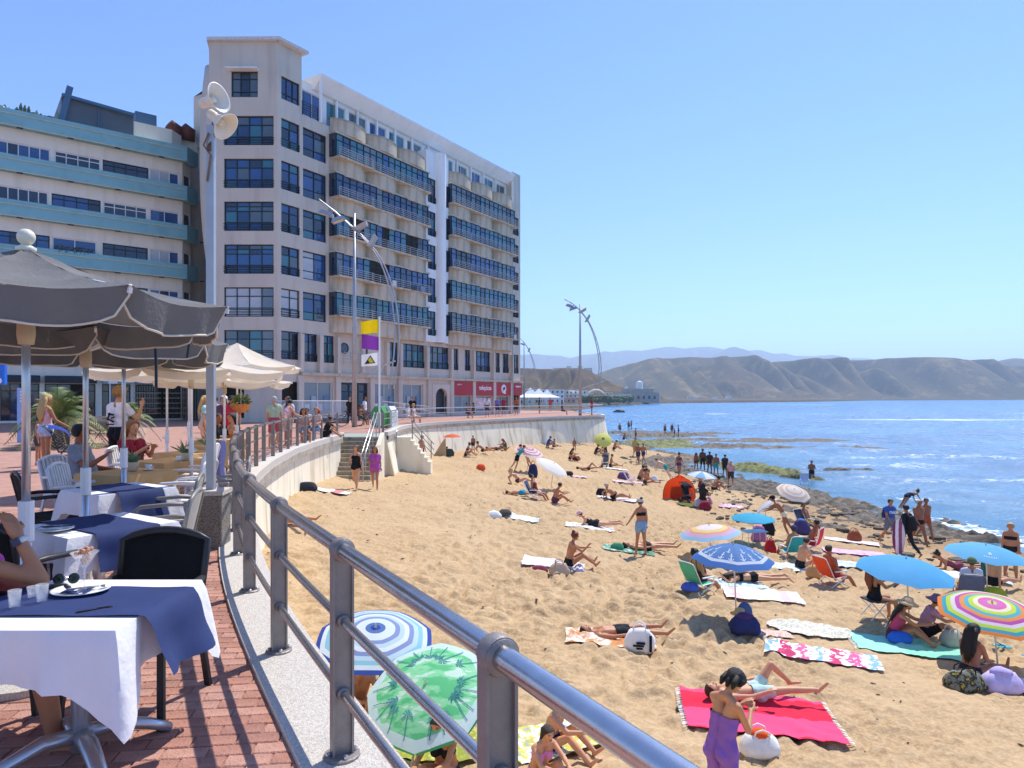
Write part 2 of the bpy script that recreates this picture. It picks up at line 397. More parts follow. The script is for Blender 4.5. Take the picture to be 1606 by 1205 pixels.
def reef_z(X, Y):
    z, _ = reef_parts(X, Y); bz = np.maximum(sand_base(X, Y), SEA - .2)
    sb = sand_base(X, Y); k = np.clip((sb - SEA) / .75, 0, 1); nn = fbm(X * .5, Y * .5, 52, 3) * .34 + fbm(X * 1.9, Y * 1.9, 56, 3) * .30 + .20 * (np.abs(fbm(X * 2.6, Y * 2.6, 58, 2)) - .25)
    zone = np.clip((X - 8) / 3, 0, 1) * np.clip((84 - Y) / 6, 0, 1) * np.clip((Y - 24) / 6, 0, 1)
    shelf = sb + .14 - .46 * k + nn - .5 * np.clip((SEA - .05 - sb) / .5, 0, 1) - (1 - zone) * .9
    return np.maximum(np.maximum(z, bz - .45), shelf)
xs = axis([(7, 30, .15), (30, 56, .4)]); ys = axis([(24, 60, .18), (60, 130, .45)])
setting(sheet('reef', xs, ys, reef_z, m, {'weed': lambda X, Y, Z: reef_parts(X, Y)[1]}, smooth=False), 'stuff')
REEF = m
# ------------------------------------------------------------ promenade, its wall and kerb
R1 = [(2.2, -2.0), (1.47, -.72), (.72, .58), (-.04, 1.9), (-.8, 3.21), (-1.55, 4.54), (-2.29, 5.95), (-2.95, 7.35), (-3.5, 8.65), (-4.07, 9.95), (-4.6, 11.25), (-5.1, 12.6), (-5.55, 14), (-5.95, 15.4), (-6.3, 16.8), (-6.62, 18.2), (-6.9, 19.7), (-7.15, 21.1), (-7.38, 22.5), (-7.55, 24), (-7.7, 25.4), (-7.8, 26.8), (-7.88, 28.2), (-7.95, 29.6), (-8.0, 31.2)]
R2 = [(-6.35, 33.6), (-6.4, 36), (-6.75, 40), (-6.5, 43.5), (-5.4, 47.2), (-3.6, 50.7), (-1.0, 55), (1.6, 59), (4.6, 62.6), (7.2, 65), (8.7, 67.2), (9.2, 69.5), (8.8, 73), (8.0, 80)]
RC1, RC2 = crv(R1), crv(R2)
def off(cv, d):
    out = []
    for i, p in enumerate(cv):
        t_ = (cv[min(i + 1, len(cv) - 1)] - cv[max(i - 1, 0)]).normalized(); out.append(p + V((t_.y, -t_.x, 0)) * d)
    return out
paving = mat('red_paving', '#b58a79', .85, 0, .16, 3, .5, 60, .2, dirt='#a08070', dirt_amt=.5)
E1, E2 = off(RC1, -.19), off(RC2, -.19)
poly = [(p.x, p.y) for p in E1] + [(-8.2, 32.9), (-6.45, 32.9)] + [(p.x, p.y) for p in E2] + [(8, 90), (-60, 110), (-110, 60), (-90, -12), (-10, -12)]
# the brick zone beside the rail is cut out of the flat sheet: bricks are built there
g = G(); g.add([(x, y, -.004) for x, y in poly], [tuple(range(len(poly)))])
o = g.build('promenade', paving); setting(o)
bm_ = bmesh.new(); bm_.from_mesh(o.data); bmesh.ops.triangulate(bm_, faces=bm_.faces); bmesh.ops.recalc_face_normals(bm_, faces=bm_.faces)
if sum(f.normal.z for f in bm_.faces) < 0: bmesh.ops.reverse_faces(bm_, faces=bm_.faces)
bm_.to_mesh(o.data); bm_.free(); PROM = o
# individual bricks, running bond; the 300 nearest are objects of their own
brk = [mat('brick_%s' % k, c_, .85, 0, .14, 9, .6, 90, .2) for k, c_ in (('rose', '#b98d7d'), ('red', '#b07f6e'), ('pale', '#bf907e'), ('brown', '#a87a6b'))]
def brick_mesh(nm, mm, l=.205, w_=.098):
    g = G(); a, b_ = l / 2, w_ / 2; e = .006
    g.add([(-a, -b_, -.02), (a, -b_, -.02), (a, b_, -.02), (-a, b_, -.02), (-a, -b_, .001), (a, -b_, .001), (a, b_, .001), (-a, b_, .001), (-a + e, -b_ + e, .006), (a - e, -b_ + e, .006), (a - e, b_ - e, .006), (-a + e, b_ - e, .006)],
          [(0, 1, 5, 4), (1, 2, 6, 5), (2, 3, 7, 6), (3, 0, 4, 7), (4, 5, 9, 8), (5, 6, 10, 9), (6, 7, 11, 10), (7, 4, 8, 11), (8, 9, 10, 11)])
    return g.mesh(nm, mm)
BM = [brick_mesh('brick', k) for k in brk]
edge_y = np.array([p.y for p in E1]); edge_x = np.array([p.x for p in E1])
o_ = np.argsort(edge_y); edge_y, edge_x = edge_y[o_], edge_x[o_]
cells = []; ang = radians(7)
for j in range(-20, 125):
    for i in range(-95, 40):
        u, v = i * .212 + (j % 2) * .106, j * .105
        x, y = u * cos(ang) - v * sin(ang), u * sin(ang) + v * cos(ang)
        if y < 2 or y > 10.5: continue
        ex = np.interp(y, edge_y, edge_x)
        if x > ex + .1 or x < ex - 3.4 - y * .12 or x < -.72 * y - .5: continue
        cells.append((y, x, y))
cells.sort()
vis = [c_ for c_ in cells if c_[0] > 2.85 and c_[1] > -.62 * c_[0]]
near = sorted(vis, key=lambda c_: c_[0] - 1.2 * c_[1])
near = set(near[:298]); rest = G(); rest_m = []
for c_ in cells:
    k = random.randrange(4); tz_ = random.uniform(-.0015, .0015)
    if c_ in near:
        q = link('brick', BM[k], PROM, (c_[1], c_[2], tz_)); q.rotation_euler = (random.uniform(-.01, .01), random.uniform(-.01, .01), ang + random.uniform(-.012, .012))
    else:
        rest.cur = k; me = BM[k]; R_ = M.Rotation(ang, 3, 'Z')
        rest.add([R_ @ v_.co + V((c_[1], c_[2], tz_)) for v_ in me.vertices], [tuple(p.vertices) for p in me.polygons])
setting(rest.build('brick_field', brk, PROM), 'stuff')
# kerb strip, beach wall
conc = mat('kerb_concrete', '#d6cdc0', .9, 0, .22, 70, .7, 160, .2, dirt='#a79d90', dirt_amt=.5)
cream = mat('cream_render', '#f3e8cc', .9, 0, .07, .8, .5, 14, .2, dirt='#a68e64', dirt_amt=.65, streak=1.6)
capm = mat('wall_cap', '#b3a898', .85, 0, .14, 2, .5, 30, .2, dirt='#7d7264', dirt_amt=.6)
def strip_between(g, A, B, za, zb):
    n = len(A); g.add([(p.x, p.y, za) for p in A] + [(p.x, p.y, zb) for p in B], [(i, i + 1, n + i + 1, n + i) for i in range(n - 1)])
for cv, nm in ((RC1, 'a'), (RC2, 'b')):
    i_, o1 = off(cv, -.19), off(cv, .24); g = G()
    n = len(cv); A = [(p.x, p.y) for p in i_]; B = [(p.x, p.y) for p in o1]
    vs_ = [(x, y, z) for (x, y), z in zip(A, [-.1] * n)] + [(x, y, .035) for x, y in A] + [(x, y, .035) for x, y in B] + [(x, y, -.16) for x, y in B] + [(p.x, p.y, -.16) for p in off(cv, .0)]
    g.add(vs_, [(k * n + i, k * n + i + 1, (k + 1) * n + i + 1, (k + 1) * n + i) for k in range(4) for i in range(n - 1)] + [(0, n, 2 * n, 3 * n, 4 * n), tuple(k * n + n - 1 for k in (4, 3, 2, 1, 0))])
    setting(g.build('kerb', conc, fix=True, angle=35))
    wl = off(cv, .14); wi = off(cv, -.2); g = G()
    zt, zb = -.14, -4.2
    vs_ = [(p.x, p.y, zt) for p in wi] + [(p.x, p.y, zt) for p in wl] + [(p.x, p.y, -1.2) for p in off(cv, .16 if nm == 'a' else .35)] + [(p.x, p.y, zb) for p in off(cv, .3 if nm == 'a' else 1.0)] + [(p.x, p.y, zb) for p in wi]
    g.add(vs_, [(k * n + i, k * n + i + 1, (k + 1) * n + i + 1, (k + 1) * n + i) for k in range(4) for i in range(n - 1)] + [(0, n, 2 * n, 3 * n, 4 * n), tuple(k * n + n - 1 for k in (4, 3, 2, 1, 0))])
    wo = g.build('sea_wall', [cream], fix=True, angle=40)
    tag(wo, 'curved cream rendered beach wall under the near railing' if nm == 'a' else 'long stained cream beach wall beyond the stairs under the far railing', 'wall')
    # stone coping below the kerb
    g = G(); c1, c2 = off(cv, .12), off(cv, .27)
    vs_ = [(p.x, p.y, -.14) for p in c1] + [(p.x, p.y, -.14) for p in c2] + [(p.x, p.y, -.34) for p in c2] + [(p.x, p.y, -.38) for p in c1]
    g.add(vs_, [(k * n + i, k * n + i + 1, ((k + 1) % 4) * n + i + 1, ((k + 1) % 4) * n + i) for k in range(4) for i in range(n - 1)])
    g.build('coping', capm, wo, fix=True, angle=35)
# ------------------------------------------------------------ stairs to the beach
step_m = mat('step_stone', '#a3957e', .9, 0, .18, 3, .6, 40, .2, dirt='#5f5646', dirt_amt=.7)
st = thing('beach_stairs', 'stone stairs leading from the promenade down to the sand', 'stairs', (-7.25, 33, 0))
for k in range(11):
    wd = 1.7 if k < 6 else 2.25; g = G()
    g.rbox((-.0 - (.0 if k < 6 else .12), -.2 - .29 * k, -.172 * (k + 1) - .25), (wd, .34, .25 + .0), .012)
    g.build('step', step_m, st, angle=30)
for sx, ww in ((-.98, .22), (.98, .2)):
    g = G(); g.add([(sx - ww / 2, 0, .04), (sx + ww / 2, 0, .04), (sx + ww / 2, -2.0, -1.0), (sx - ww / 2, -2.0, -1.0), (sx - ww / 2, 0, -2.6), (sx + ww / 2, 0, -2.6), (sx + ww / 2, -2.0, -2.6), (sx - ww / 2, -2.0, -2.6)], [(0, 1, 2, 3), (4, 7, 6, 5), (0, 4, 5, 1), (3, 2, 6, 7), (0, 3, 7, 4), (1, 5, 6, 2)])
    g.build('side_wall', cream, st, fix=True)
steel = mat('brushed_steel', '#b7b5b4', .32, .9, .1, 12, .1, 200)
for sx in (.78, .62):
    g = G(); g.tube([(sx, .3, 0), (sx, .3, .95), (sx, -.1, 1.0), (sx, -2.7, -.62), (sx, -3.3, -.98), (sx, -3.35, -2.0)], .025, 8); g.build('handrail', steel, st, smooth=True)
g = G()
for k in range(4): y = -.1 - .8 * k; g = G(); g.tube([(.7, y, -.172 - .5 * k - .1), (.7, y, .95 - .5 * k)], .02, 6); g.build('handrail_post', steel, st)
# landing block with a narrow side stair
lb = tag(G().build('x', cream), 'x', 'x'); bpy.data.objects.remove(lb)
lb = thing('side_stairs', 'cream walled side stairs with steps running down along the beach wall', 'stairs', (-5.9, 36.2, 0))
g = G(); g.prism([(-.35, -.4), (.55, -.4), (.55, .6), (-.35, .6)], -2.8, -.35); g.build('landing_wall', cream, lb)
for k in range(6):
    g = G(); g.box((.64 + .18 * k, .1, -.55 - .22 * k - 1.1), (.18, .98, 2.2)); g.build('step', cream, lb)
g = G()
for z_ in (.0, -.3, -.6): g.tube([(.55, .1, .55 + z_), (1.75, .1, -.75 + z_)], .022, 6)
for k in range(3): g.tube([(.6 + .5 * k, .1, -.5 - .5 * k), (.6 + .5 * k, .1, .5 - .54 * k)], .025, 6)
g.build('handrail', mat('grey_rail_paint', '#7d7a78', .5, .3), lb)
g = G(); g.tube([(-.1, -.45, -.1), (-.1, -.7, .0), (-.1, -.8, -.2), (-.1, -.8, -1.6)], .04, 8); g.build('shower_pipe', steel, lb, smooth=True)
# ------------------------------------------------------------ buildings
wallm = mat('greige_render', '#d5cab9', .85, 0, .05, .5, .3, 25, .2, dirt='#a1968a', dirt_amt=.4, streak=1.5)
concm = mat('raw_concrete', '#cfbfa6', .9, 0, .12, 1.2, .5, 25, .2, dirt='#85796a', dirt_amt=.6, streak=1.4)
whitem = mat('white_render', '#f5f4f1', .8, 0, .03, .6, .2, 30, .2, dirt='#cfccc4', dirt_amt=.3, streak=1.5)
darkf = mat('window_frame_dark', '#1d2a33', .45, .2, 0)
whitef = mat('window_frame_white', '#e9e8e4', .45, 0, 0)
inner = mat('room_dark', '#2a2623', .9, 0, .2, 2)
def glassm(nm, col, r=.04, spec=.9): return mat(nm, col, r, 0, .35, .35, 0, 1, spec)
GL = [glassm('glass_blue', '#1b4068'), glassm('glass_teal', '#2d7482'), glassm('glass_navy', '#13263e'), glassm('glass_blue_deep', '#25548c'), glassm('glass_grey', '#54666c')]
CUR = glassm('glass_curtain', '#c2c7ca', .12, .6); BLIND = glassm('glass_blind', '#6f8088', .08, .7)
unit = G(); unit.box((.5, 0, .5), (1, .015, 1)); PANE = {}
def pane_me(m_):
    if m_.name not in PANE: PANE[m_.name] = unit.mesh('pane', m_)
    return PANE[m_.name]
FRAMES = {}
def win(parent, o, ang, w_, h, cols, trans=(.68,), fm=None, gl=None, name='window', bars=0, fw=.07, seed=0):
    """window object (frame) with a pane per light; o = lower left corner, wall runs along ang"""
    fm = fm or darkf; key = (round(w_, 2), round(h, 2), cols, trans, fm.name, bars, fw)
    zs = [0] + [t_ * h for t_ in trans] + [h]
    if key not in FRAMES:
        g = G()
        for i in range(cols + 1):
            ww = fw if i in (0, cols) else fw * .75
            x = w_ * i / cols; x = min(max(x, ww / 2), w_ - ww / 2); g.box((x, 0, h / 2), (ww, .09, h))
        for i, z in enumerate(zs): z = min(max(z, fw / 2), h - fw / 2); g.box((w_ / 2, -.004, z), (w_ - .01, .08, fw if i in (0, len(zs) - 1) else fw * .8))
        for k in range(bars): g.box((w_ / 2, -.14, .16 + .17 * k), (w_ + .1, .03, .045))
        if bars:
            for k in (0.02, .5, .98): g.box((w_ * k, -.11, .3), (.04, .05, .5))
        FRAMES[key] = g.mesh(name, fm)
    f = link(name, FRAMES[key], parent, o, ang); r = random.Random(seed + int(o[0] * 31 + o[2] * 17))
    for i in range(cols):
        for j in range(len(zs) - 1):
            gm = gl[(i + (j * 0)) % len(gl)] if isinstance(gl, list) else (gl or r.choice(GL))
            q = link('pane', pane_me(gm), f, (w_ * i / cols, .02, zs[j])); q.scale = (w_ / cols, 1, zs[j + 1] - zs[j])
            q.rotation_euler = (r.uniform(-.008, .008), 0, r.uniform(-.012, .012))
    return f
def fac(g, o, ang, W, z0, z1, ops, depth=.25):
    """wall front with real openings and reveals"""
    c, s = cos(ang), sin(ang)
    def P(u, v, z): return (o[0] + u * c - v * s, o[1] + u * s + v * c, z)
    us = sorted({0, W} | {x for q in ops for x in q[:2]}); zs = sorted({z0, z1} | {x for q in ops for x in q[2:]})
    for u0, u1 in zip(us, us[1:]):
        for a, b_ in zip(zs, zs[1:]):
            um, zm = (u0 + u1) / 2, (a + b_) / 2
            if any(q[0] < um < q[1] and q[2] < zm < q[3] for q in ops): continue
            g.quad(P(u0, 0, a), P(u1, 0, a), P(u1, 0, b_), P(u0, 0, b_))
    for u0, u1, a, b_ in ops:
        d = depth
        g.quad(P(u0, 0, a), P(u0, d, a), P(u1, d, a), P(u1, 0, a)); g.quad(P(u0, 0, b_), P(u1, 0, b_), P(u1, d, b_), P(u0, d, b_))
        g.quad(P(u0, 0, a), P(u0, 0, b_), P(u0, d, b_), P(u0, d, a)); g.quad(P(u1, 0, a), P(u1, d, a), P(u1, d, b_), P(u1, 0, b_))
    return P
def text(parent, s_, size, m_, loc, rot, ext=.004, name='lettering', bold=0):
    cu = bpy.data.curves.new('t', 'FONT'); cu.body = s_; cu.size = size; cu.extrude = ext; cu.align_x = 'CENTER'; cu.align_y = 'CENTER'; cu.offset = bold; cu.resolution_u = 3
    t_ = bpy.data.objects.new('t', cu); COL.objects.link(t_); bpy.context.view_layer.update()
    me = bpy.data.meshes.new_from_object(t_.evaluated_get(bpy.context.evaluated_depsgraph_get()))
    bpy.data.objects.remove(t_); me.name = name; me.materials.clear(); me.materials.append(m_)
    o = link(name, me, parent, loc); o.rotation_euler = rot; return o
# ---- main apartment block
F0 = V((-15.2, 49.3, 0)); FA = radians(58)
B = thing('apartment_block', 'tall greige apartment block with tower, blue ribbon windows and scalloped balconies', 'building', F0, FA)
Ri = M.Rotation(-FA, 3, 'Z')
def Lc(x, y): q = Ri @ (V((x, y, 0)) - F0); return (q.x, q.y)
def tf(px): r = (px - 803) / F; return (r * F0.y - F0.x) / (cos(FA) - r * sin(FA))
T0, T1, T2 = Lc(-21.1, 47.5), Lc(-16.35, 47.5), (0, 0)
a1 = atan2(T1[1] - T0[1], T1[0] - T0[0]); a2 = atan2(T2[1] - T1[1], T2[0] - T1[0]); W1 = 4.75; W2 = V(T1).length
FL = lambda k: 6.43 + 2.985 * k   # window head of floor k
g = G(); top = 26.5
# openings of the tower's front and side
o1 = [(1.05, 4.5, FL(k) - 2.05, FL(k)) for k in range(6)] + [(1.55, 3.4, 22.65, 24.45)] + [(1.0, 2.45, .3, 2.85)]
o2 = [(.35, 1.95, FL(k) - 2.0, FL(k)) for k in range(6)] + [(.35, 1.95, 22.7, 24.3)] + [(.4, 1.95, .3, 2.85)]
P1 = fac(g, T0, a1, W1, 0, top, o1); P2 = fac(g, T1, a2, W2, 0, top - .0, o2)
# plain wall strips along the long front: first bay column and first floor, right-hand column
wins1 = [(474, 498), (507.5, 524), (571, 577), (611, 624), (630, 666), (672, 704), (709.5, 719), (729, 738), (743, 769), (775, 784), (788.5, 798), (804, 813.5)]
opsF = [(tf(a), tf(b_), 4.35, 6.4) for a, b_ in wins1] + [(.12, 2.35, FL(k) - 2.05, FL(k)) for k in range(1, 6)]
opsF += [(tf(804), tf(813.5), FL(k) - 1.95, FL(k)) for k in range(1, 6)]
opsF += [(tf(a), tf(b_), .25, 2.9) for a, b_ in ((477, 522), (535, 578), (586, 622), (630, 664), (682, 700), (712, 738), (746, 771), (777, 797.5), (805, 815))]
LEN = tf(816)
PF = fac(g, T2, 0, LEN, 0, 22.2, opsF, .3)
g.quad(PF(28.7, 0, 22.2), PF(LEN, 0, 22.2), PF(LEN, 0, top - .35), PF(28.7, 0, top - .35)); g.quad(PF(28.7, 0, 22.2), PF(28.7, 0, top - .35), PF(28.7, 7, top - .35), PF(28.7, 7, 22.2))
E = (LEN, 0); Bk = (LEN, 13); Tb = Lc(-26.2, 60)
g.quad((*E, 0), (*Bk, 0), (*Bk, top - .35), (*E, top - .35)); g.quad((*Bk, 0), (*Tb, 0), (*Tb, 22.2), (*Bk, 22.2)); g.quad((*Tb, 0), (*T0, 0), (*T0, top), (*Tb, top))
g.quad((28.7, 0, top - .35), (*E, top - .35), (*Bk, top - .35), (28.7, 13, top - .35))
g.quad((*T2, 22.2), (*E, 22.2), (*Bk, 22.2), (0, 13, 22.2)); g.quad((0, 0, 22.2), (0, 13, 22.2), (0, 13, top), (0, 0, top))
g.quad((*T0, top), (*T1, top), (*T2, top), (0, 13, top), (*Tb, top))
g.build('wall', wallm, B)
# dark solid core added behind the glass to stop light leaking through
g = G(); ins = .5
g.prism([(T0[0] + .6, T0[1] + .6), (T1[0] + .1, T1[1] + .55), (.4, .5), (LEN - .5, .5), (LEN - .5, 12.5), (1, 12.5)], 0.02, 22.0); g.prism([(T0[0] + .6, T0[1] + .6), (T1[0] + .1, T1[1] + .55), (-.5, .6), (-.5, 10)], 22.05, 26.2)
g.build('dark_core', inner, B)
# round turret on the tower's left flank
g = G(); q = Lc(-21.0, 48.6); prof = []
for k in range(15): z = 9 + k * 1.15; prof.append((max(.25, 1.15 * sqrt(max(0, 1 - ((z - 18.5) / 9.2) ** 2))), z))
g.lathe(prof, (q[0], q[1], 0), 20); g.build('turret', wallm, B, smooth=True)
g = G()
def ring_slab(g, pts, z0, z1): g.prism(pts, z0, z1)
ring_slab(g, [(T0[0] - .25, T0[1] - .1), (T1[0] - .12, T1[1] - .42), (.22, -.5), (.3, 13.2), (Tb[0] - .2, 13.2)], top + .002, top + .22)
g.build('tower_roof', mat('roof_edge', '#d9d3ca', .7), B, fix=True)
CURT = [CUR, CUR, BLIND]
for k in range(6):
    gl = [CUR, CUR, CUR, BLIND] if k == 1 else ([GL[4], GL[2], GL[1], BLIND] if k == 0 else None)
    win(B, P1(1.05, .14, FL(k) - 2.05), a1, 3.45, 2.05, 4, (.30, .68, .84) if k in (2, 3) else (.3, .7), bars=3, gl=gl)
    win(B, P2(.35, .14, FL(k) - 2.0), a2, 1.6, 2.0, 2, (.3, .7), bars=3, gl=[CUR, CUR] if k == 1 else None)
    if k: win(B, PF(.12, .14, FL(k) - 2.05), 0, 2.23, 2.05, 2, (.3, .78), bars=0, gl=[CUR, GL[3]] if k == 2 else None)
win(B, P1(1.55, .14, 22.65), a1, 1.85, 1.8, 3, (.22, .72), gl=[GL[4], GL[2], GL[4]]); win(B, P2(.35, .14, 22.7), a2, 1.6, 1.6, 3, (.28,), gl=GL[0])
for P_, u, w_, a_ in ((P1, 1.3, 2.2, a1),):
    g = G(); c_ = P_(u + w_ / 2, -.25, 24.5); g.box(c_, (w_, .5, .08), a_); g.build('window_hood', whitem, B)
for a, b_ in wins1: win(B, PF(tf(a), .16, 4.35), 0, tf(b_) - tf(a), 2.05, max(2, round((tf(b_) - tf(a)) / .75)), (.28, .72), bars=3)
for k in range(1, 6): win(B, PF(tf(804), .16, FL(k) - 1.95), 0, tf(813.5) - tf(804), 1.95, 2, (.3, .72), bars=3)
# porthole and its little balcony
g = G(); tp = tf(540); R90 = M.Rotation(radians(90), 3, 'X'); g.lathe([(.42, 0), (.42, .06), (.36, .07), (.36, .01)], (tp, .0, 5.55), 20, R90); ph = g.build('porthole', darkf, B)
g = G(); g.lathe([(.36, .03), (.01, .035)], (tp, 0, 5.55), 20, R90); g.build('pane', GL[2], ph)
g = G()
for z in (4.45, 4.7, 4.95, 5.2): g.bar((tf(532), -.5, z), (tf(566), -.5, z), .04)
for px in (532, 543, 555, 566): g.bar((tf(px), -.5, 4.3), (tf(px), -.5, 5.22), .04)
g.build('balcony_rail', mat('rail_pale', '#b6b2ab', .5, .4), B); railp = MATS['rail_pale']
# bays with scalloped balcony fronts and ribbon windows
def lobe_mesh(ch, h, bulge=.78):
    g = G(); n = 12; pr = []
    for i in range(n + 1):
        x = ch * i / n; pr.append((x, -.06 - bulge * (1 - (2 * i / n - 1) ** 2) ** .7))
    g.add([(x, y, z) for z in (0, h) for x, y in pr], [(i, i + 1, n + 2 + i, n + 1 + i) for i in range(n)])
    g.add([(x, y, h) for x, y in pr] + [(ch, .3, h), (0, .3, h)], [tuple(range(n + 3))]); g.add([(x, y, 0) for x, y in pr] + [(ch, .3, 0), (0, .3, 0)], [tuple(range(n + 3))[::-1]])
    g.add([(x, y - .04, z) for z in (h, h + .07) for x, y in pr], [(i, i + 1, n + 2 + i, n + 1 + i) for i in range(n)]); g.add([(x, y - .04, h + .07) for x, y in pr] + [(ch, .3, h + .07), (0, .3, h + .07)], [tuple(range(n + 3))])
    me = g.mesh('balcony_front', concm, True); me.set_sharp_from_angle(angle=radians(40)); return me
clut = [cmat(c_) for c_ in ('#8d97a5', '#d9d6d0', '#40506b')]
for bi, (ta, tb, bot) in enumerate(((tf(517), tf(664), 2), (tf(699), tf(800), 2))):
    ch = (tb - ta) / 3; LM = lobe_mesh(ch, 1.22); LT = lobe_mesh(ch, 1.05)
    for k in range(1, 6):
        zt = FL(k) + .28; zb = zt - 1.72
        for j in range(3): link('balcony_front', LM, B, (ta + j * ch, 0, zb - 1.32))
        gl = []
        rr = random.Random(bi * 10 + k)
        base = [GL[0], GL[1], GL[3], GL[1]][(k + bi) % 4] if bi == 0 else [GL[1], GL[4], GL[1], GL[3]][k % 4]
        nc = 15 if bi == 0 else 14
        for i in range(nc): gl.append(base if rr.random() < .62 else rr.choice([BLIND, GL[2], GL[1], GL[3], GL[0]]))
        if bi == 0 and k in (2, 3):   # dark panes paint in the shade of open loggias
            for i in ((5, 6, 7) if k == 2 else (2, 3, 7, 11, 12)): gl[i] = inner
        win(B, (ta + .05, -.62, zb), 0, tb - ta - .15, 1.72, nc, (.72,), gl=gl, name='ribbon_window', fw=.055)
        g = G(); g.box(((ta + tb) / 2, -.32, zt + .06), (tb - ta + .1, .78, .12)); g.build('lintel', concm, B)
        g = G(); s1 = ta + ch * (1 if bi == 0 else 2)
        g.box(((ta + s1) / 2, -.5, zb - .09), (s1 - ta, 1.2 if bi == 0 else .95, .14)); g.box(((s1 + tb) / 2 + .002, -.45, zb - .07), (tb - s1, .9 if bi == 0 else 1.15, .14)); g.build('balcony_slab', concm, B)
        g = G(); ya, yb = (-1.05, -.85) if bi == 0 else (-.92, -.98)
        for z in (.14, .30, .46, .62):
            g.bar((ta, ya, zb + z), (s1, ya, zb + z), .035); g.bar((s1, yb, zb + z), (tb, yb, zb + z), .035)
        for i in range(13): x = ta + (tb - ta) * i / 12; y = ya if x < s1 else yb; g.bar((x, y, zb - .02), (x, y, zb + .63), .035)
        g.build('balcony_rail', railp, B)
        g = G(); g.box((ta - .02, -.3, (zb + zt) / 2), (.07, .62, zt - zb)); g.build('side_glazing', GL[2], B)
    for j in range(3): link('balcony_front', LT, B, (ta + j * ch, 0, FL(5) + .42))
    for k in range(3):
        j = rr.uniform(.45, .95); g = G(); x = ta + (tb - ta) * j
        g.grid(4, 4, lambda u, v: (x + u * .5, -1.12 - .02 * sin(u * 9 + v * 4), FL(2 - bi) - 1.06 - v * .45)); g.build('hung_towel', clut[k], B)
# white stair column
ta, tb = tf(664), tf(699); g = G(); n = 14; z0, z1 = 6.75, 23.9
ops = [(.25, 1.35, FL(k) - 2.1, FL(k) + .1) for k in range(1, 6)] + [(2.78, 3.22, FL(k) - 2.0, FL(k)) for k in range(1, 6)]
PW = fac(g, (ta, -.32), 0, tb - ta, z0, z1, ops, .2)
g.quad(PW(0, 0, z0), PW(tb - ta, 0, z0), PW(tb - ta, .33, z0), PW(0, .33, z0)); g.quad(PW(0, 0, z1), PW(tb - ta, 0, z1), PW(tb - ta, 1, z1), PW(0, 1, z1)); g.quad(PW(0, 0, z0), PW(0, 0, z1), PW(0, 1, z1), PW(0, 1, z0)); g.quad(PW(tb - ta, 0, z0), PW(tb - ta, 0, z1), PW(tb - ta, 1, z1), PW(tb - ta, 1, z0))
g.lathe([(.66, z0), (.66, z1 + .1)], (ta + 2.05, -.15, 0), 24); g.build('stair_column', whitem, B, angle=30)
for k in range(1, 6):
    win(B, PW(.25, .1, FL(k) - 2.1), 0, 1.1, 2.2, 2, (.3, .72), bars=3); win(B, PW(2.78, .1, FL(k) - 2.0), 0, .44, 2.0, 1, (.3, .72), bars=3)
# penthouse: set-back white wall, glazed openings, slanted white roof edge
tz0, tz1 = 22.3, 25.15; g = G(); po = [(.4 + i * 2.35, 2.35 + i * 2.35, tz0 + .35, 24.5) for i in range(12)]
fac(g, (.3, .75), 0, 28.4, tz0, tz1, po, .2); g.build('penthouse_wall', whitem, B)
for i, q in enumerate(po): win(B, (.3 + q[0], .88, q[2]), 0, q[1] - q[0], q[3] - q[2], 2, (), fm=whitef, gl=GL[(3, 1, 4)[i % 3]], fw=.05)
g = G(); g.add([(1.6, -.35, 25.75), (28.75, -.35, 25.75), (28.75, -.35, 25.6), (1.6, -.35, 25.6), (1.6, 6, 25.75), (28.75, 6, 25.75), (28.75, .45, 24.75), (1.6, .45, 24.75), (28.75, 6, 24.75), (1.6, 6, 24.75)], [(0, 3, 2, 1), (0, 1, 5, 4), (3, 7, 6, 2), (7, 9, 8, 6), (0, 4, 9, 7, 3), (1, 2, 6, 8, 5)])
g.build('penthouse_roof', whitem, B, fix=True)
g = G()
for i in range(13): g = G(); g.box((1.7 + i * 2.24, -.1 if i in (0, 12) else .6, 23.9), (.16, .16, 3.4 if i in (0,) else 2.2)); g.build('roof_post', whitem, B)
g = G()
for z in range(6): g.bar((.15, .1, 22.35 + z * .18), (1.6, .1, 22.35 + z * .18), .04)
for x in (.15, .9, 1.6): g.bar((x, .1, 22.2), (x, .1, 23.3), .05)
g.build('terrace_rail', darkf, B)
# fascia, columns and plinth of the ground floor
g = G(); g.box((LEN / 2 + .1, -.14, 3.45), (LEN + .5, .3, .22)); g.build('fascia', concm, B)
for px in (470, 500.5, 528, 567, 605, 626, 668, 706, 741, 772, 801): g = G(); g.box((tf(px), -.16, 4.95 if True else 0), (.34, .3, 2.75)); g.build('pier', wallm, B)
for px in (470, 528.5, 582, 626, 672, 707.5, 742, 774, 801): g = G(); g.box((tf(px), -.1, 1.67), (.5, .18, 3.32)); g.build('column', wallm, B)
shop = glassm('shop_glass', '#7d8b8f', .05, .8); navy = mat('navy_panel', '#1b2433', .5)
for a, b_, gm in ((477, 522, shop), (586, 622, shop), (630, 664, shop)):
    win(B, PF(tf(a), .2, .25), 0, tf(b_) - tf(a), 2.65, 2, (), fm=whitef, gl=gm, name='shop_window', fw=.06)
    for i in range(4):
        g = G(); x = tf(a) + (tf(b_) - tf(a)) * (.15 + .22 * i); g.box((x, .16, 1.0 + .35 * (i % 2)), (.45, .02, .5 + .5 * (i % 2))); g.build('shop_poster', cmat(['#dfe3e4', '#9fb4bd', '#c9cccb', '#5f86a8'][i], 'paint'), B)
win(B, PF(tf(535), .2, .05), 0, tf(578) - tf(535), 2.85, 3, (.75,), fm=navy, gl=GL[2], name='entrance_door', fw=.16)
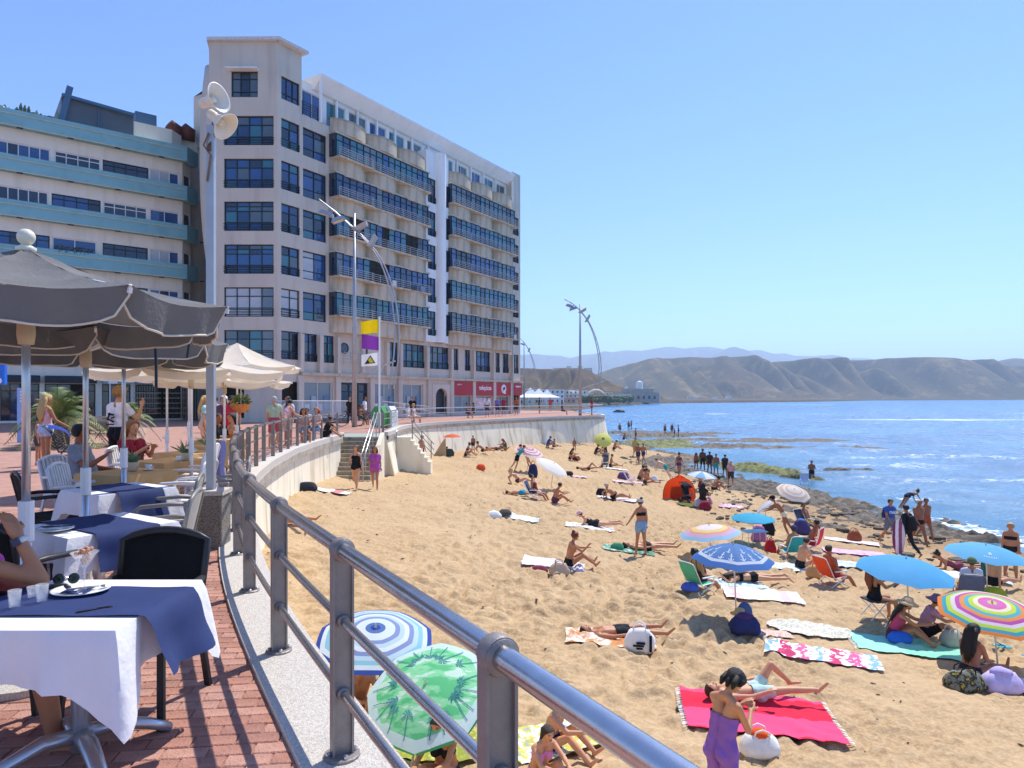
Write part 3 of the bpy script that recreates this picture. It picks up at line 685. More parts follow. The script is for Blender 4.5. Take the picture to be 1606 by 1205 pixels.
g = G(); ta = tf(682); tb = tf(700); n = 10; pts = [(ta - .5, 0), (ta - .5, 2.95), (tb + .5, 2.95), (tb + .5, 0)] + [(tb, 0)] + [((ta + tb) / 2 + (tb - ta) / 2 * cos(pi * i / n), 1.85 + .75 * sin(pi * i / n)) for i in range(n + 1)] + [(ta, 0)]
g.add([(x, -.12, z) for x, z in pts], [tuple(range(len(pts)))]); m_ = len(pts); g.add([(x, y, z) for y in (-.12, .2) for x, z in pts], [(i, (i + 1) % m_, m_ + (i + 1) % m_, m_ + i) for i in range(m_)])
g.build('arched_doorway', wallm, B); g = G(); g.box(((ta + tb) / 2, .28, 1.4), (tb - ta + .2, .04, 2.9)); g.build('arch_gate', darkf, B)
red = mat('red_sign', '#b3202f', .5, 0, .05, 3); white_let = mat('white_lettering', '#f4f2ef', .6, 0, 0)
for i, (a, b_) in enumerate(((710.5, 739), (745, 771.5), (776, 798.5), (804, 816))):
    ta, tb = tf(a), tf(b_); g = G(); g.box(((ta + tb) / 2, -.16, 2.62), (tb - ta, .08, 1.3)); sg = g.build('shop_sign', red, B)
    if i == 1: text(sg, 'telepizza', .62, white_let, ((ta + tb) / 2, -.215, 2.7), (radians(90), 0, 0), .01, bold=.012)
    if i == 0: text(sg, 'telepizza', .2, white_let, (ta + .75, -.215, 3.0), (radians(90), 0, 0), .01)
    if i == 3: text(sg, 'telepizza', .3, white_let, ((ta + tb) / 2, -.215, 2.95), (radians(90), 0, 0), .01, bold=.008)
    if i == 2:
        c_ = (ta + tb) / 2; g = G(); g.lathe([(.46, 0), (.46, .03)], (c_, -.2, 2.65), 20, R90); g.box((c_ + .2, -.22, 2.2), (.4, .03, .12)); lg = g.build('round_logo', white_let, sg)
        g = G(); g.lathe([(.17, 0), (.17, .012)], (c_ + .05, -.234, 2.7), 12, R90); g.box((c_ - .16, -.238, 2.55), (.08, .012, .35)); g.build('logo_mark', darkf, sg)
    if i < 3: win(B, PF(ta, .1, .25), 0, tb - ta, 1.7, 2, (.3,), fm=wallm, gl=shop if i != 2 else GL[4], name='shop_window', fw=.1)
    if i == 1: g = G(); g.box(((ta + tb) / 2, .0, 1.15), (tb - ta - .3, .03, 1.1)); pb = g.build('menu_board', mat('menu_board', '#d9c9c6', .5, 0, .35, 2.2), B)
    if i == 3: g = G(); g.box(((ta + tb) / 2, .2, 1.2), (tb - ta, .05, 2.2)); g.build('shop_door', inner, B)
g = G(); g.tube([(tf(800) - .2, -.45, .1), (tf(800) - .2, -.45, 6.6)], .05, 6); g.tube([(28.6, -.12, 6.6), (28.6, -.12, 22)], .04, 6); g.build('drain_pipe', railp, B)
# ---- teal banded building
teal = mat('teal_render', '#8cc0c4', .75, 0, .05, .7, .2, 30, .2, dirt='#5f959d', dirt_amt=.3); creamw = mat('pale_cream_render', '#f6ecd9', .85, 0, .05, .6, .2, 30, .2, dirt='#c4b9a6', dirt_amt=.4, streak=1.5)
TO = V((-46.0, 36.3, 0)); TA = atan2(53 - 36.3, -25.6 + 46.0); TL = V((20.4, 16.7)).length
T = thing('banded_building', 'apartment building with pale teal balcony bands and cream walls at left', 'building', TO, TA)
def tu(px): r = (px - 803) / F; return (r * TO.y - TO.x) / (cos(TA) - r * sin(TA))
rows = [[(-6, 79, 5, 1, 0), (85.5, 158, 4, 1, 0), (161, 233, 4, 0, 0), (235, 281, 3, 1, 1)], [(-4, 76, 5, 1, 0), (81, 158, 4, 0, 0), (162, 231, 4, 1, 0), (235, 281, 2, 1, 0)],
        [(-6, 78, 4, 0, 0), (82, 152, 2, 1, 0), (161, 232, 4, 0, 0), (235, 281, 3, 1, 1)], [(-6, 78, 4, 0, 0), (82, 152, 4, 1, 0), (161, 232, 4, 0, 1), (235, 281, 3, 1, 0)], [(-6, 78, 4, 0, 0), (82, 152, 4, 1, 0), (161, 232, 4, 0, 0), (235, 281, 3, 1, 0)]]
g = G(); ops = []
for k, row in enumerate(rows):
    zt = 19.05 - 3.03 * k
    ops += [(tu(a), tu(b_), zt - 1.12, zt) for a, b_, *_ in row] + [(2 + 3 * j, 4.4 + 3 * j, zt - 1.1, zt) for j in range(2)]
shops = [(tu(a), tu(b_), .15, 2.7) for a, b_ in ((0, 62), (70, 150), (160, 205), (212, 283))]
PT = fac(g, (0, 0), 0, TL, 0, 21.0, ops + shops, .3)
ca = radians(45); PC = fac(g, (TL, 0), ca, 1.1, 0, 21.0, [(.2, .95, 19.05 - 3.03 * k - 1.1, 19.05 - 3.03 * k) for k in range(5)], .2)
e_ = (TL + 1.1 * cos(ca), 1.1 * sin(ca)); g.quad((*e_, 0), (e_[0], 12, 0), (e_[0], 12, 21), (*e_, 21)); g.quad((0, 0, 21), (TL, 0, 21), (*e_, 21), (e_[0], 12, 21), (0, 12, 21)); g.quad((0, 0, 0), (0, 12, 0), (0, 12, 21), (0, 0, 21))
g.build('wall', creamw, T)
g = G(); g.prism([(.5, .45), (TL - .2, .45), (TL + .3, .8), (TL + .3, 11.5), (.5, 11.5)], .05, 20.8); g.build('dark_core', inner, T)  # dark solid core added inside to block light, as in the apartment block
for k in range(6):
    z1 = 21.1 - 3.03 * k
    g = G(); n = 1
    pr = [(0, -.55), (TL + .2, -.55), (TL + 1.25, .45), (e_[0] + .02, 1.2), (e_[0] - .1, 1.2), (TL, .01), (0, .01)]
    g.prism(pr, z1 - 1.12, z1); g.build('balcony_band', teal, T, fix=True)
    g = G(); g.box((TL / 2, -.58, z1 - .32), (TL, .05, .05)); g.box((TL / 2 + .01, -.57, z1 - 1.1), (TL, .05, .06)); g.build('band_ledge', mat('ledge_cream', '#d8cfae', .8), T)
    for u in range(5): g = G(); g.box((tu(30) + u * 2.9, -.6, z1 - 1.2), (.35, .1, .07)); g.build('drip_spout', darkf, T)
for k, row in enumerate(rows):
    zt = 19.05 - 3.03 * k
    for a, b_, n, wf, cu in row:
        gl = [CUR] * n if cu else [GL[2 if int(k + a) % 2 else 3]] * n
        if cu: gl[-1] = GL[3]
        elif n > 2: gl[(k * 2 + 1) % n] = GL[2]
        win(T, PT(tu(a), .12, zt - 1.12), 0, tu(b_) - tu(a), 1.12, n, (.7,) if n == 4 else (), fm=whitef if wf else darkf, gl=gl, fw=.08 if wf else .06)
    for j in range(2): win(T, PT(2 + 3 * j, .12, zt - 1.1), 0, 2.4, 1.1, 3, (), fm=whitef)
    win(T, PC(.2, .1, zt - 1.1), ca, .75, 1.1, 1, (), fm=darkf, gl=GL[4])
for i, q in enumerate(shops):
    win(T, PT(q[0], .15, .15), 0, q[1] - q[0], 2.55, 4, (.8,), fm=darkf, gl=[GL[2], GL[0], inner, GL[2]], name='shop_window')
    g = G(); g.box(((q[0] + q[1]) / 2, -.3, 3.0), (q[1] - q[0], .55, .5)); g.build('shop_fascia', [navy, darkf, teal, mat('blue_fascia', '#7fa6bd', .7)][i], T)
wood = mat('slat_wood', '#c9a47a', .7, 0, .2, 4)
for k in range(5):
    for j in range(2): g = G(); g.box((tu(228) + j * 2.0, -.7, .55 + .38 * k), (1.8, .3, .05)); g.build('display_shelf', wood, T)
g = G()
for j in range(26): g.box((tu(212) + j * .17, -.2, 1.4), (.04, .06, 2.5))
g.build('shutter_bars', darkf, T)
# rooftop: penthouse, block behind, vents, cacti
slate = mat('slate_panel', '#5d6670', .6, .2, .08, 1); g = G(); a, b_ = tu(98), tu(212)
g.add([(a, .6, 21), (b_, .6, 21), (b_, .6, 22.9), (a, .6, 23.2), (a, 6, 21), (b_, 6, 21), (b_, 6, 22.9), (a, 6, 23.2)], [(0, 1, 2, 3), (3, 2, 6, 7), (1, 5, 6, 2), (0, 3, 7, 4), (4, 7, 6, 5)]); g.build('roof_penthouse', slate, T)
bluem = mat('blue_metal', '#4f7089', .5, .3, .05, 1)
g = G(); g.bar((a, .45, 23.2), (b_, .45, 22.95), .35, .2); g.bar((a - .1, .5, 21), (a + .5, .5, 23.9), .4); g.bar((a - .1, 2.5, 21), (a + .5, 2.5, 23.9), .4); g.build('roof_frame', bluem, T)
g = G(); g.box(((a + b_) / 2, .55, 22.0), (.08, .1, 1.9)); g.build('panel_joint', bluem, T)
q = [(tu(212), .7), (TL - .6, .7), (TL + .3, 1.6), (TL + .5, 2.6), (TL + .5, 11), (tu(212), 11)]; g = G(); g.prism(q, 20.95, 22.6); g.build('roof_block', creamw, T)
g = G(); qx, qy = tu(300), 3.0
prof = [(qx - 1.2, 2.4)] + [(qx + .6 + 1.9 * sin(radians(x)), 4.3 - 1.9 * cos(radians(x))) for x in range(0, 91, 15)] + [(qx + 2.5, 11), (qx - 1.2, 11)]
g.prism(prof, 0, 22.9); g.build('end_block', creamw, T, fix=True, angle=40)
g = G(); g.box((tu(240), 3, 23.3), (1.5, 1.2, 1.5)); g.build('roof_box', bluem, T)
rust = mat('rusty_metal', '#6e3d2c', .7, .3, .3, 3); RX = M.Rotation(radians(90), 3, 'Y')
for j in range(2): g = G(); g.tube([(tu(286) + j * 1.0, 2.2, 22.6), (tu(286) + j * 1.0, 2.2, 23.2), (tu(286) + j * 1.0 - .5, 2.1, 23.5)], [.5, .6, .45], 12); g.build('roof_vent', rust, T, smooth=True)
cac = mat('cactus_green', '#4b5b45', .8, 0, .3, 8)
r = random.Random(4)
for j in range(16):
    u = tu(-5 + j * 6.3); h = r.uniform(.25, .9); g = G(); g.tube([(u, .2, 20.95), (u, .2, 21.1 + h * .6), (u + .02, .2, 21.05 + h)], [.1, .11, .03], 7)
    if j % 4 == 0: g.ball((u + .3, .25, 21.2), .28, 9)
    tag(g.build('cactus', cac if j % 5 else cmat('#8e857a', 'paint'), T), '', ''); o = bpy.data.objects[-1]
for o in [o for o in bpy.data.objects if o.name.startswith('cactus')]:
    mw = M.Translation(TO) @ M.Rotation(TA, 4, 'Z'); o.parent = None; o.matrix_world = mw; tag(o, 'small potted cactus on the roof edge of the teal building', 'cactus', 'cacti on the roof edge')
g = G(); vb = None
for u in range(3):
    vb = G(); x = tu(95 + 20 * u)
    for j in range(40): vb.ball((x + r.uniform(-.4, .4), -.45 + r.uniform(-.1, .1), 12.0 + r.uniform(-.1, .35)), .06, 5)
    o = vb.build('balcony_plant', cac); o.matrix_world = M.Translation(TO) @ M.Rotation(TA, 4, 'Z')
    tag(o, 'green plant on the teal balcony, %s of three' % ('leftmost', 'middle', 'rightmost')[u], 'plant')
# ------------------------------------------------------------ far coast, hills, haze
def terrain_mat(nm, c1, c2, c3, sc_):
    m, t, b, N, L = node_mat(nm); tc = N('ShaderNodeTexCoord').outputs['Object']
    n1 = noise(N, L, tc, sc_, 8, .65); n2 = noise(N, L, tc, sc_ * 4, 6, .7)
    c = mixc(N, L, rng(N, L, n1, .35, .65), S(c1), S(c2)); c = mixc(N, L, rng(N, L, n2, .5, .68), c, S(c3))
    L(c, b.inputs['Base Color']); b.inputs['Roughness'].default_value = 1; b.inputs['Specular IOR Level'].default_value = 0; return m
hm1 = terrain_mat('dry_hillside', '#665844', '#474733', '#927c58', .004); hm2 = terrain_mat('brown_hillside', '#665240', '#4a4434', '#8a7350', .008); hm3 = terrain_mat('far_mountain', '#4f4f48', '#45473c', '#3a3c32', .001)
lowm = terrain_mat('coast_earth', '#6f665a', '#5f574a', '#4a4a38', .02)
def hill(nm, prof, D, depth, m, nx, ny, gully, seed, flat=0, front=None):
    """ridge whose skyline heights (photo pixels at distance D) fall to the shore in front with ravines"""
    pxs = [p[0] for p in prof]; hs = [(624 - p[1]) / F * D + EYE for p in prof]
    x0, x1 = (pxs[0] - 803) / F * D, (pxs[-1] - 803) / F * D
    xs = np.linspace(x0, x1, nx); ys = np.linspace(D - depth, D + depth * .7, ny)
    def zf(X, Y):
        h = np.interp(X / D * F + 803, pxs, hs) * (1 + .05 * fbm(X / (gully * .9), Y * 0, seed + 20, 4)); t_ = (Y - D) / depth
        s_ = np.where(t_ < 0, np.clip(1 + t_, 0, 1), np.clip(1 - t_ / .75, 0, 1) ** 1.2)
        wv = .5 * vn(X / (gully * 2.2), Y / (gully * 5), seed) + .3 * np.abs(vn(X / gully, Y / (gully * 3), seed + 1)) + .2 * vn(X / (gully * .4), Y / (gully * .6), seed + 2)
        wx = X + gully * 1.2 * vn(X / (gully * 3), Y / (gully * 2), seed + 8); rv = np.abs(vn(wx / gully, Y / (gully * 7), seed + 1)) * 2; rv2 = np.abs(vn(wx / (gully * .35), Y / (gully * 2.5), seed + 2)) * 2
        s2 = np.clip(s_ + ((rv - .45) * 1.7 + (rv2 - .45) * .8 + wv * .8) * s_ * (1 - s_) * 1.7, 0, 1)
        s3 = s2 ** 1.15 if flat == 0 else np.clip(s2 * (1 + flat), 0, 1) ** 1.2
        return SEA - 1 + (h - SEA + 1) * s3 + h * .03 * vn(X / (gully * .3), Y / (gully * .3), seed + 5) * s3
    return setting(sheet(nm, xs, ys, zf, m))
hill('far_mountains', [(620, 575), (760, 562), (800, 553), (825, 553), (860, 557), (895, 561), (930, 556), (965, 549), (1000, 547), (1045, 545), (1075, 547), (1110, 546), (1150, 549), (1190, 549), (1215, 556), (1260, 559), (1300, 562), (1345, 561), (1390, 565), (1430, 564), (1480, 567), (1520, 571), (1600, 572), (1800, 580)], 9000, 2600, hm3, 420, 90, 500, 61)
hill('headland_hill', [(870, 612), (930, 590), (960, 578), (1000, 569), (1040, 563), (1080, 563), (1130, 561), (1165, 561), (1190, 570), (1225, 568), (1260, 573), (1290, 566), (1330, 568), (1400, 570), (1470, 572), (1540, 574), (1606, 577), (1700, 580), (1800, 585)], 2600, 620, hm1, 520, 150, 150, 71, flat=.25)
hill('near_hill', [(560, 590), (700, 580), (790, 578), (830, 579), (880, 581), (915, 582), (935, 590), (960, 603), (985, 612), (1010, 616)], 1150, 260, hm2, 260, 90, 60, 81, flat=.3)
hill('round_hill', [(1490, 600), (1530, 580), (1560, 567), (1590, 563), (1620, 565), (1700, 572), (1850, 590)], 3300, 500, hm1, 80, 40, 200, 91)
hill('slope_spur', [(1000, 619), (1040, 606), (1075, 590), (1110, 575), (1140, 570), (1165, 577), (1200, 596), (1240, 612), (1270, 620)], 2250, 300, hm2, 200, 90, 90, 95)
# low coast carrying the far town, and the land behind the promenade
cl = [(2, 82), (9, 160), (30, 330), (70, 520), (170, 740), (420, 980), (800, 1500), (1500, 1900), (2600, 2250), (2600, 2700), (-600, 1500), (-500, 60), (-60, 85)]
g = G(); g.add([(x, y, -.6 if i < 1 or i > 9 else -2.2) for i, (x, y) in enumerate(cl)] + [(x + 3, y - 4, -6) for x, y in cl[:9]], [tuple(range(len(cl)))] + [(i, 13 + i, 14 + i, i + 1) for i in range(8)])
o = g.build('coast_ground', lowm, fix=True); setting(o)
bm_ = bmesh.new(); bm_.from_mesh(o.data); bmesh.ops.triangulate(bm_, faces=bm_.faces); bm_.to_mesh(o.data); bm_.free()
g = G(); g.add([(-60, 60, -2.4), (-400, -300, -2.4), (-2000, 400, -2.4), (-2500, 3000, -2.4), (-300, 3000, -2.4), (-200, 300, -2.4)], [(0, 1, 2, 3, 4, 5)]); setting(g.build('ground', lowm))
r = random.Random(12); fw_ = [mat('far_wall_%s' % n_, c_, .8, 0, .05, .2) for n_, c_ in (('white', '#e9e6df'), ('cream', '#d9cbb2'), ('ochre', '#c79f77'), ('rose', '#c9a598'))]
nm_ = ['white', 'cream', 'ochre', 'rose']
def far_house(px, d, w_, h, k, z0=-2.2, label=None):
    x = (px - 803) / F * d; t_ = thing('far_house', label or 'tiny %s house in the distant town across the bay' % nm_[k], 'house', (x, d, z0), r.uniform(-.4, .4), 'houses of the distant town')
    g = G(); g.box((0, 0, h / 2), (w_, w_ * .7, h)); g.build('wall', fw_[k], t_)
    g = G(); g.box((0, 0, h + .25), (w_ + .4, w_ * .7 + .4, .5)); g.build('roof', fw_[(k + 1) % 4] if w_ < 12 else fw_[0], t_)
    n = max(2, int(w_ / 3)); fl = max(1, int(h / 3))
    for i in range(n):
        for j in range(fl): g = G(); g.box((-w_ / 2 + w_ * (i + .5) / n, -w_ * .35 - .02, 1.8 + 3 * j), (1.1, .1, 1.4)); g.build('window', darkf, t_)
for i in range(46):
    px = r.uniform(822, 1010); d = r.uniform(330, 560) + (px - 820) * 1.6; 
    far_house(px, d, r.choice([8, 10, 13, 17]), r.choice([4, 6.5, 7, 9]), r.choice([0, 0, 0, 1, 1, 2, 3]))
for i in range(16):
    px = r.uniform(1080, 1400); far_house(px, 1950 + (px - 1080) * .9 - 30, r.choice([14, 20, 30]), r.choice([6, 9]), r.choice([0, 1, 1]), -2, 'tiny pale house at the foot of the far hills')
for i in range(10): far_house(835 + i * 9.5 + r.uniform(-3, 3), 1120, r.choice([10, 14, 8]), r.choice([6, 9, 12]), 0, (624 - 581) / F * 1120 - 4, 'tiny white house on the near hilltop skyline')
def wpx(px, py, d): return atd(px, py, d)
# fortress-like concert hall with a white lantern on its roof
p = at(1000, 634, -2.2); d = 640; x = (1003 - 803) / F * d
t_ = thing('concert_hall', 'dark blocky fortress-like building with a white lantern tower at the far water edge', 'building', (x, d, -3), 0)
hall = mat('hall_stone', '#a39a90', .9, 0, .15, .2)
g = G(); g.prism([(-17, -8), (17, -8), (21, 8), (-21, 8)], 0, 9); g.prism([(-14, -5), (12, -5), (14, 8), (-16, 8)], 9.01, 13); g.build('wall', hall, t_)
g = G(); g.box((-13, -3, 14.2), (2.5, 2.5, 2.4)); g.build('corner_turret', fw_[0], t_); g = G(); g.lathe([(3.1, 13), (3.1, 18.2), (2.6, 19.6), (.4, 20.6)], (0, 0, 0), 8); g.build('lantern', fw_[0], t_)
for k in range(6): g = G(); g.box((-12.5 + 5 * k, -8.05, 5), (2, .2, 3)); g.build('window', darkf, t_)
# white arch sculpture
d = 560; t_ = thing('white_arch', 'white arched structure standing over the far promenade left of the dark hall', 'arch', ((935 - 803) / F * d, d, -2), .3)
g = G(); g.tube([(-9.5 * cos(pi * k / 16), 0, 10.2 * sin(pi * k / 16)) for k in range(17)], .75, 6); g.build('arch', fw_[0], t_, smooth=True)
g = G(); g.tube([(-7 * cos(pi * k / 16), 3, 8 * sin(pi * k / 16)) for k in range(5)], .6, 6); g.build('inner_arch', fw_[0], t_, smooth=True)
# white marquee tents past the building corner
for i, (px, d, s_) in enumerate(((832, 150, 6), (845, 165, 6.5), (858, 185, 6))):
    t_ = thing('marquee', 'white peaked marquee beyond the apartment block, %s of three' % ('leftmost', 'middle', 'rightmost')[i], 'tent', ((px - 803) / F * d, d, -.6), .2)
    g = G(); h = s_ / 2; g.add([(-h, -h, 2.4), (h, -h, 2.4), (h, h, 2.4), (-h, h, 2.4), (0, 0, 4.6), (-h * .4, -h * .4, 3.1), (h * .4, -h * .4, 3.1), (h * .4, h * .4, 3.1), (-h * .4, h * .4, 3.1)], [(0, 1, 6, 5), (1, 2, 7, 6), (2, 3, 8, 7), (3, 0, 5, 8), (5, 6, 4), (6, 7, 4), (7, 8, 4), (8, 5, 4)]); g.build('canopy', whitem, t_)
    for a, b_ in ((-1, -1), (1, -1), (1, 1), (-1, 1)): g = G(); g.box((a * h * .97, b_ * h * .97, 1.2), (.15, .15, 2.4)); g.build('pole', whitem, t_)
g = G(); tr_m = mat('far_tree_green', '#4d5a36', .9, 0, .3, .3)
for i in range(70):
    px = r.uniform(905, 990); d = r.uniform(470, 600); x = (px - 803) / F * d
    for k in range(4): g.ball((x + r.uniform(-2, 2), d + r.uniform(-2, 2), -1 + r.uniform(0, 3.2)), r.uniform(1, 2), 6)
for i in range(60):
    px = r.uniform(1060, 1230); d = 2600; g.ball(((px - 803) / F * d, d - 20, (624 - np.interp(px, [1040, 1080, 1130, 1165, 1190, 1230], [563, 563, 561, 561, 570, 568])) / F * d - 4), r.uniform(4, 8), 5)
setting(g.build('far_trees', tr_m), 'stuff')
t_ = thing('sea_rock', 'dark jagged rock rising from the sea beyond the wall end', 'rock', at(970, 647, SEA))
g = G()
for x, y, s_ in ((0, 0, 1.4), (1.3, .3, 1), (-1.4, 0, .8), (2.2, 0, .6)): g.ball((x, y, .2), s_, 8, (1, .7, .75))
for i, q in enumerate(g.v): g.v[i] = tuple(V(q) * (1 + .5 * float(fbm(q[0] * 1.1 + q[2], q[1] + q[2] * 1.3, 5))))
g.build('rock_mass', REEF, t_)
# haze: one closed box of thin pale air
hz = bpy.data.materials.new('haze_air'); hz.use_nodes = True; tt = hz.node_tree
for n_ in list(tt.nodes):
    if n_.type != 'OUTPUT_MATERIAL': tt.nodes.remove(n_)
pv = tt.nodes.new('ShaderNodeVolumePrincipled'); pv.inputs['Density'].default_value = 1.5e-4; pv.inputs['Color'].default_value = (.72, .86, 1, 1); pv.inputs['Anisotropy'].default_value = .2
tt.links.new(pv.outputs[0], tt.nodes['Material Output'].inputs['Volume'])
g = G(); g.box((3500, 5800, 347), (15000, 14000, 720)); HZ = g.build('haze', hz); HZ.location = (0, 0, 0); setting(HZ, 'stuff')
# ------------------------------------------------------------ railings
postm = mat('post_grey_steel', '#938a84', .45, .35, .12, 9, .15, 120, dirt='#7d736c', dirt_amt=.4); railm = mat('rail_steel', '#c9c5c2', .22, .95, .08, 14, .06, 160)
def post_mesh():
    g = G(); n = 10; out = [(-.05, .02), (-.05, 1.0)] + [(-.055 * cos(pi * i / n), 1.005 + .055 * sin(pi * i / n)) for i in range(n + 1)] + [(.05, 1.0), (.05, .02)]
    m_ = len(out)
    g.add([(x, y, z) for y in (-.012, .012) for x, z in out], [tuple(range(m_))[::-1], tuple(range(m_, 2 * m_))])
    inn = [(x * .8, z if i < 2 or i >= m_ - 2 else 1.005 + (z - 1.005) * .8) for i, (x, z) in enumerate(out)]
    for (ya, yb) in ((-.028, .028),):
        P_ = [[(x, y, z) for x, z in o_] for o_, y in ((out, ya), (out, yb), (inn, yb), (inn, ya))]; vs_ = sum(P_, [])
        g.add(vs_, [(a * m_ + i, a * m_ + i + 1, ((a + 1) % 4) * m_ + i + 1, ((a + 1) % 4) * m_ + i) for a in range(4) for i in range(m_ - 1)])
    return g.mesh('post', postm)
PM = post_mesh(); g = G()
g.lathe([(.085, .036), (.085, .046), (.08, .05)], (0, 0, 0), 16); BPM = g.mesh('base_plate', postm)
g = G(); g.lathe([(.013, .05), (.013, .062), (.006, .068)], (0, 0, 0), 8); BOLT = g.mesh('bolt', railm)
RY = M.Rotation(radians(90), 3, 'X')
g = G(); g.lathe([(.05, -.034), (.056, -.02), (.056, .02), (.05, .034)], (0, 0, 1.005), 20, RY); CTOP = g.mesh('collar', postm, True)
g = G(); g.lathe([(.026, -.036), (.031, -.025), (.031, .025), (.026, .036)], (0, 0, 0), 14, RY); CMID = g.mesh('collar', postm, True)
def railing(cv, spots, label):
    t_ = thing('railing', label, 'railing', spots[0][0])
    for p, tn in spots:
        a = atan2(tn.y, tn.x) - pi / 2; q = link('post', PM, t_, p - spots[0][0], a)
        if p.y < 14:
            link('base_plate', BPM, q)
            for sx in (-.062, .062):
                link('bolt', BOLT, q, (sx, 0, 0)); link('bolt', BOLT, q, (0, sx, 0))
            link('collar', CTOP, q)
            for z in (.335, .675): link('collar', CMID, q, (0, 0, z))
    for nm, z, rr in (('top_rail', 1.005, .036), ('middle_rail', .675, .021), ('lower_rail', .335, .021)):
        g = G(); g.tube([p + V((0, 0, z)) - spots[0][0] for p in cv], rr, 14 if z > 1 else 8); g.build(nm, railm, t_, smooth=True)
def near_t(cv, q):
    i = min(range(len(cv)), key=lambda k: (cv[k] - q).length); return (cv[min(i + 1, len(cv) - 1)] - cv[max(i - 1, 0)]).normalized()
sp1 = [(V((*q, 0)), near_t(RC1, V((*q, 0)))) for q in R1[1:]]
railing(RC1[4:], sp1, 'grey steel railing with rounded posts curving along the near promenade edge')
sp2 = walk_curve(RC2, 1.75); railing(RC2, sp2, 'steel railing on top of the far beach wall beyond the stairs')
# ------------------------------------------------------------ lamp posts, flag pole, loudspeakers, bins
galv = mat('galvanised', '#b4b3b3', .45, .6, .08, 3)
def lamp(px, py, pyt, d, label, arc, flood):
    p = atd(px, py, d); H = atd(px, pyt, d).z; t_ = thing('lamp_post', label, 'street lamp', (p.x, p.y, 0)); k = d / F
    W = lambda a, b_: V(((a - px) * k, 0, EYE + (624 - b_) * k))
    g = G(); g.tube([(0, 0, 0), (0, 0, H)], [.16, .07], 10); g.build('pole', galv, t_, smooth=True)
    cv = crv([W(*a) for a in arc], 6)
    for s_ in (-1, 1): g = G(); g.tube([q + V((s_ * .09 * (i / len(cv)) * 1.6, s_ * .08, 0)) for i, q in enumerate(cv)], .045, 6); g.build('arc_tube', galv, t_, smooth=True)
    g = G()
    for i in range(4, len(cv), 5): g.bar(cv[i] + V((0, -.1, 0)), cv[i] + V((0, .1, 0)), .035)
    g.build('tie_bars', galv, t_)
    g = G(); g.tube([W(px - 11, py - 76 * (41 / d) ** 1) if False else V((-.5, 0, H * .22)), V((2.4, 0, H * .31))], .05, 6); g.build('brace', galv, t_)
    for (a, b_, rt) in flood:
        g = G(); c_ = W(a, b_); R_ = M.Rotation(radians(rt), 3, 'Y'); s_ = .26
        g.add([c_ + R_ @ V(v_) for v_ in ((-.32, -.2, .1), (.32, -.2, .1), (.32, .2, .1), (-.32, .2, .1), (-.42, -.27, -.12), (.42, -.27, -.12), (.42, .27, -.12), (-.42, .27, -.12))], [(0, 1, 2, 3), (7, 6, 5, 4), (0, 4, 5, 1), (1, 5, 6, 2), (2, 6, 7, 3), (3, 7, 4, 0)])
        g.tube([c_ + R_ @ V((0, 0, .1)), c_ + R_ @ V((0, 0, .1)) + V((.1, 0, .3))], .03, 5); fl = g.build('floodlight', galv, t_)
        g = G(); g.quad(*[c_ + R_ @ V(v_) for v_ in ((-.36, -.22, -.125), (-.36, .22, -.125), (.36, .22, -.125), (.36, -.22, -.125))]); g.build('lamp_glass', mat('lamp_glass', '#d8d4c4', .15), fl)
lamp(556, 670, 335, 40, 'tall lamp post with curved double arm standing in front of the apartment block', [(500, 313), (525, 332), (552, 356), (578, 382), (600, 415), (615, 460), (622, 510), (621, 560), (613, 610)], [(513, 335, 20), (531, 344, -20), (567, 356, 150), (585, 379, 120)])
lamp(910, 648, 477, 66, 'tall lamp post with curved double arm near the end of the far wall', [(885, 469), (900, 478), (912, 490), (924, 507), (934, 532), (940, 560), (941, 585), (936, 606)], [(894, 480, 20), (899, 484, -20), (914, 488, 150), (922, 500, 120)])
lamp(822, 640, 535, 118, 'distant lamp post with curved arm just right of the apartment block', [(815, 530), (824, 540), (832, 555), (838, 575), (841, 600)], [(820, 540, 20), (830, 549, 120)])
p = at(595, 676); t_ = thing('flag_pole', 'slim white pole carrying three signal flags beside the beach stairs', 'flag pole', (p.x, p.y, 0)); k = p.y / F
g = G(); g.tube([(0, 0, -.1), (0, 0, (624 - 497) * k + EYE)], .05, 8); g.build('pole', whitem, t_)
for i, (x0, x1, y0, y1, c_, lb_) in enumerate(((565, 592, 501, 522, '#f6d30c', 'yellow flag'), (567, 592, 529, 550, '#8d3fa8', 'purple flag'), (568, 593, 553, 573, '#f3f3f0', 'white flag with a yellow warning triangle'))):
    g = G(); A = lambda u, v: V(((594 - (x1 - x0 + 1) * u - 595) * k, -.05 - .12 * sin(u * 6 + i) * u, EYE + (624 - (y0 + (y1 - y0) * v + 4 * u * (1, -1.2, 1)[i] * (1 - .4 * v))) * k))
    g.grid(10, 6, A); fl = g.build('flag', cmat(c_, 'canopy'), t_, smooth=True); fl['label'] = lb_
    if i == 2:
        for s_, c2, dy in ((1, '#1d1d1a', -.05), (.72, '#e9cf1e', -.075)):
            g = G(); pts = [(.5, .12), (.18, .82), (.82, .82)]; cx, cy = .5, .58
            g.quad(*[A(cx + (a - cx) * s_, cy + (b_ - cy) * s_) + V((0, dy, 0)) for a, b_ in pts]); g.build('warning_triangle', cmat(c2, 'paint'), fl)
        g = G(); g.quad(*[A(a, b_) + V((0, -.10, 0)) for a, b_ in ((.44, .7), (.6, .68), (.56, .6), (.5, .54), (.47, .62))]); g.build('warning_mark', cmat('#1d1d1a', 'paint'), fl)
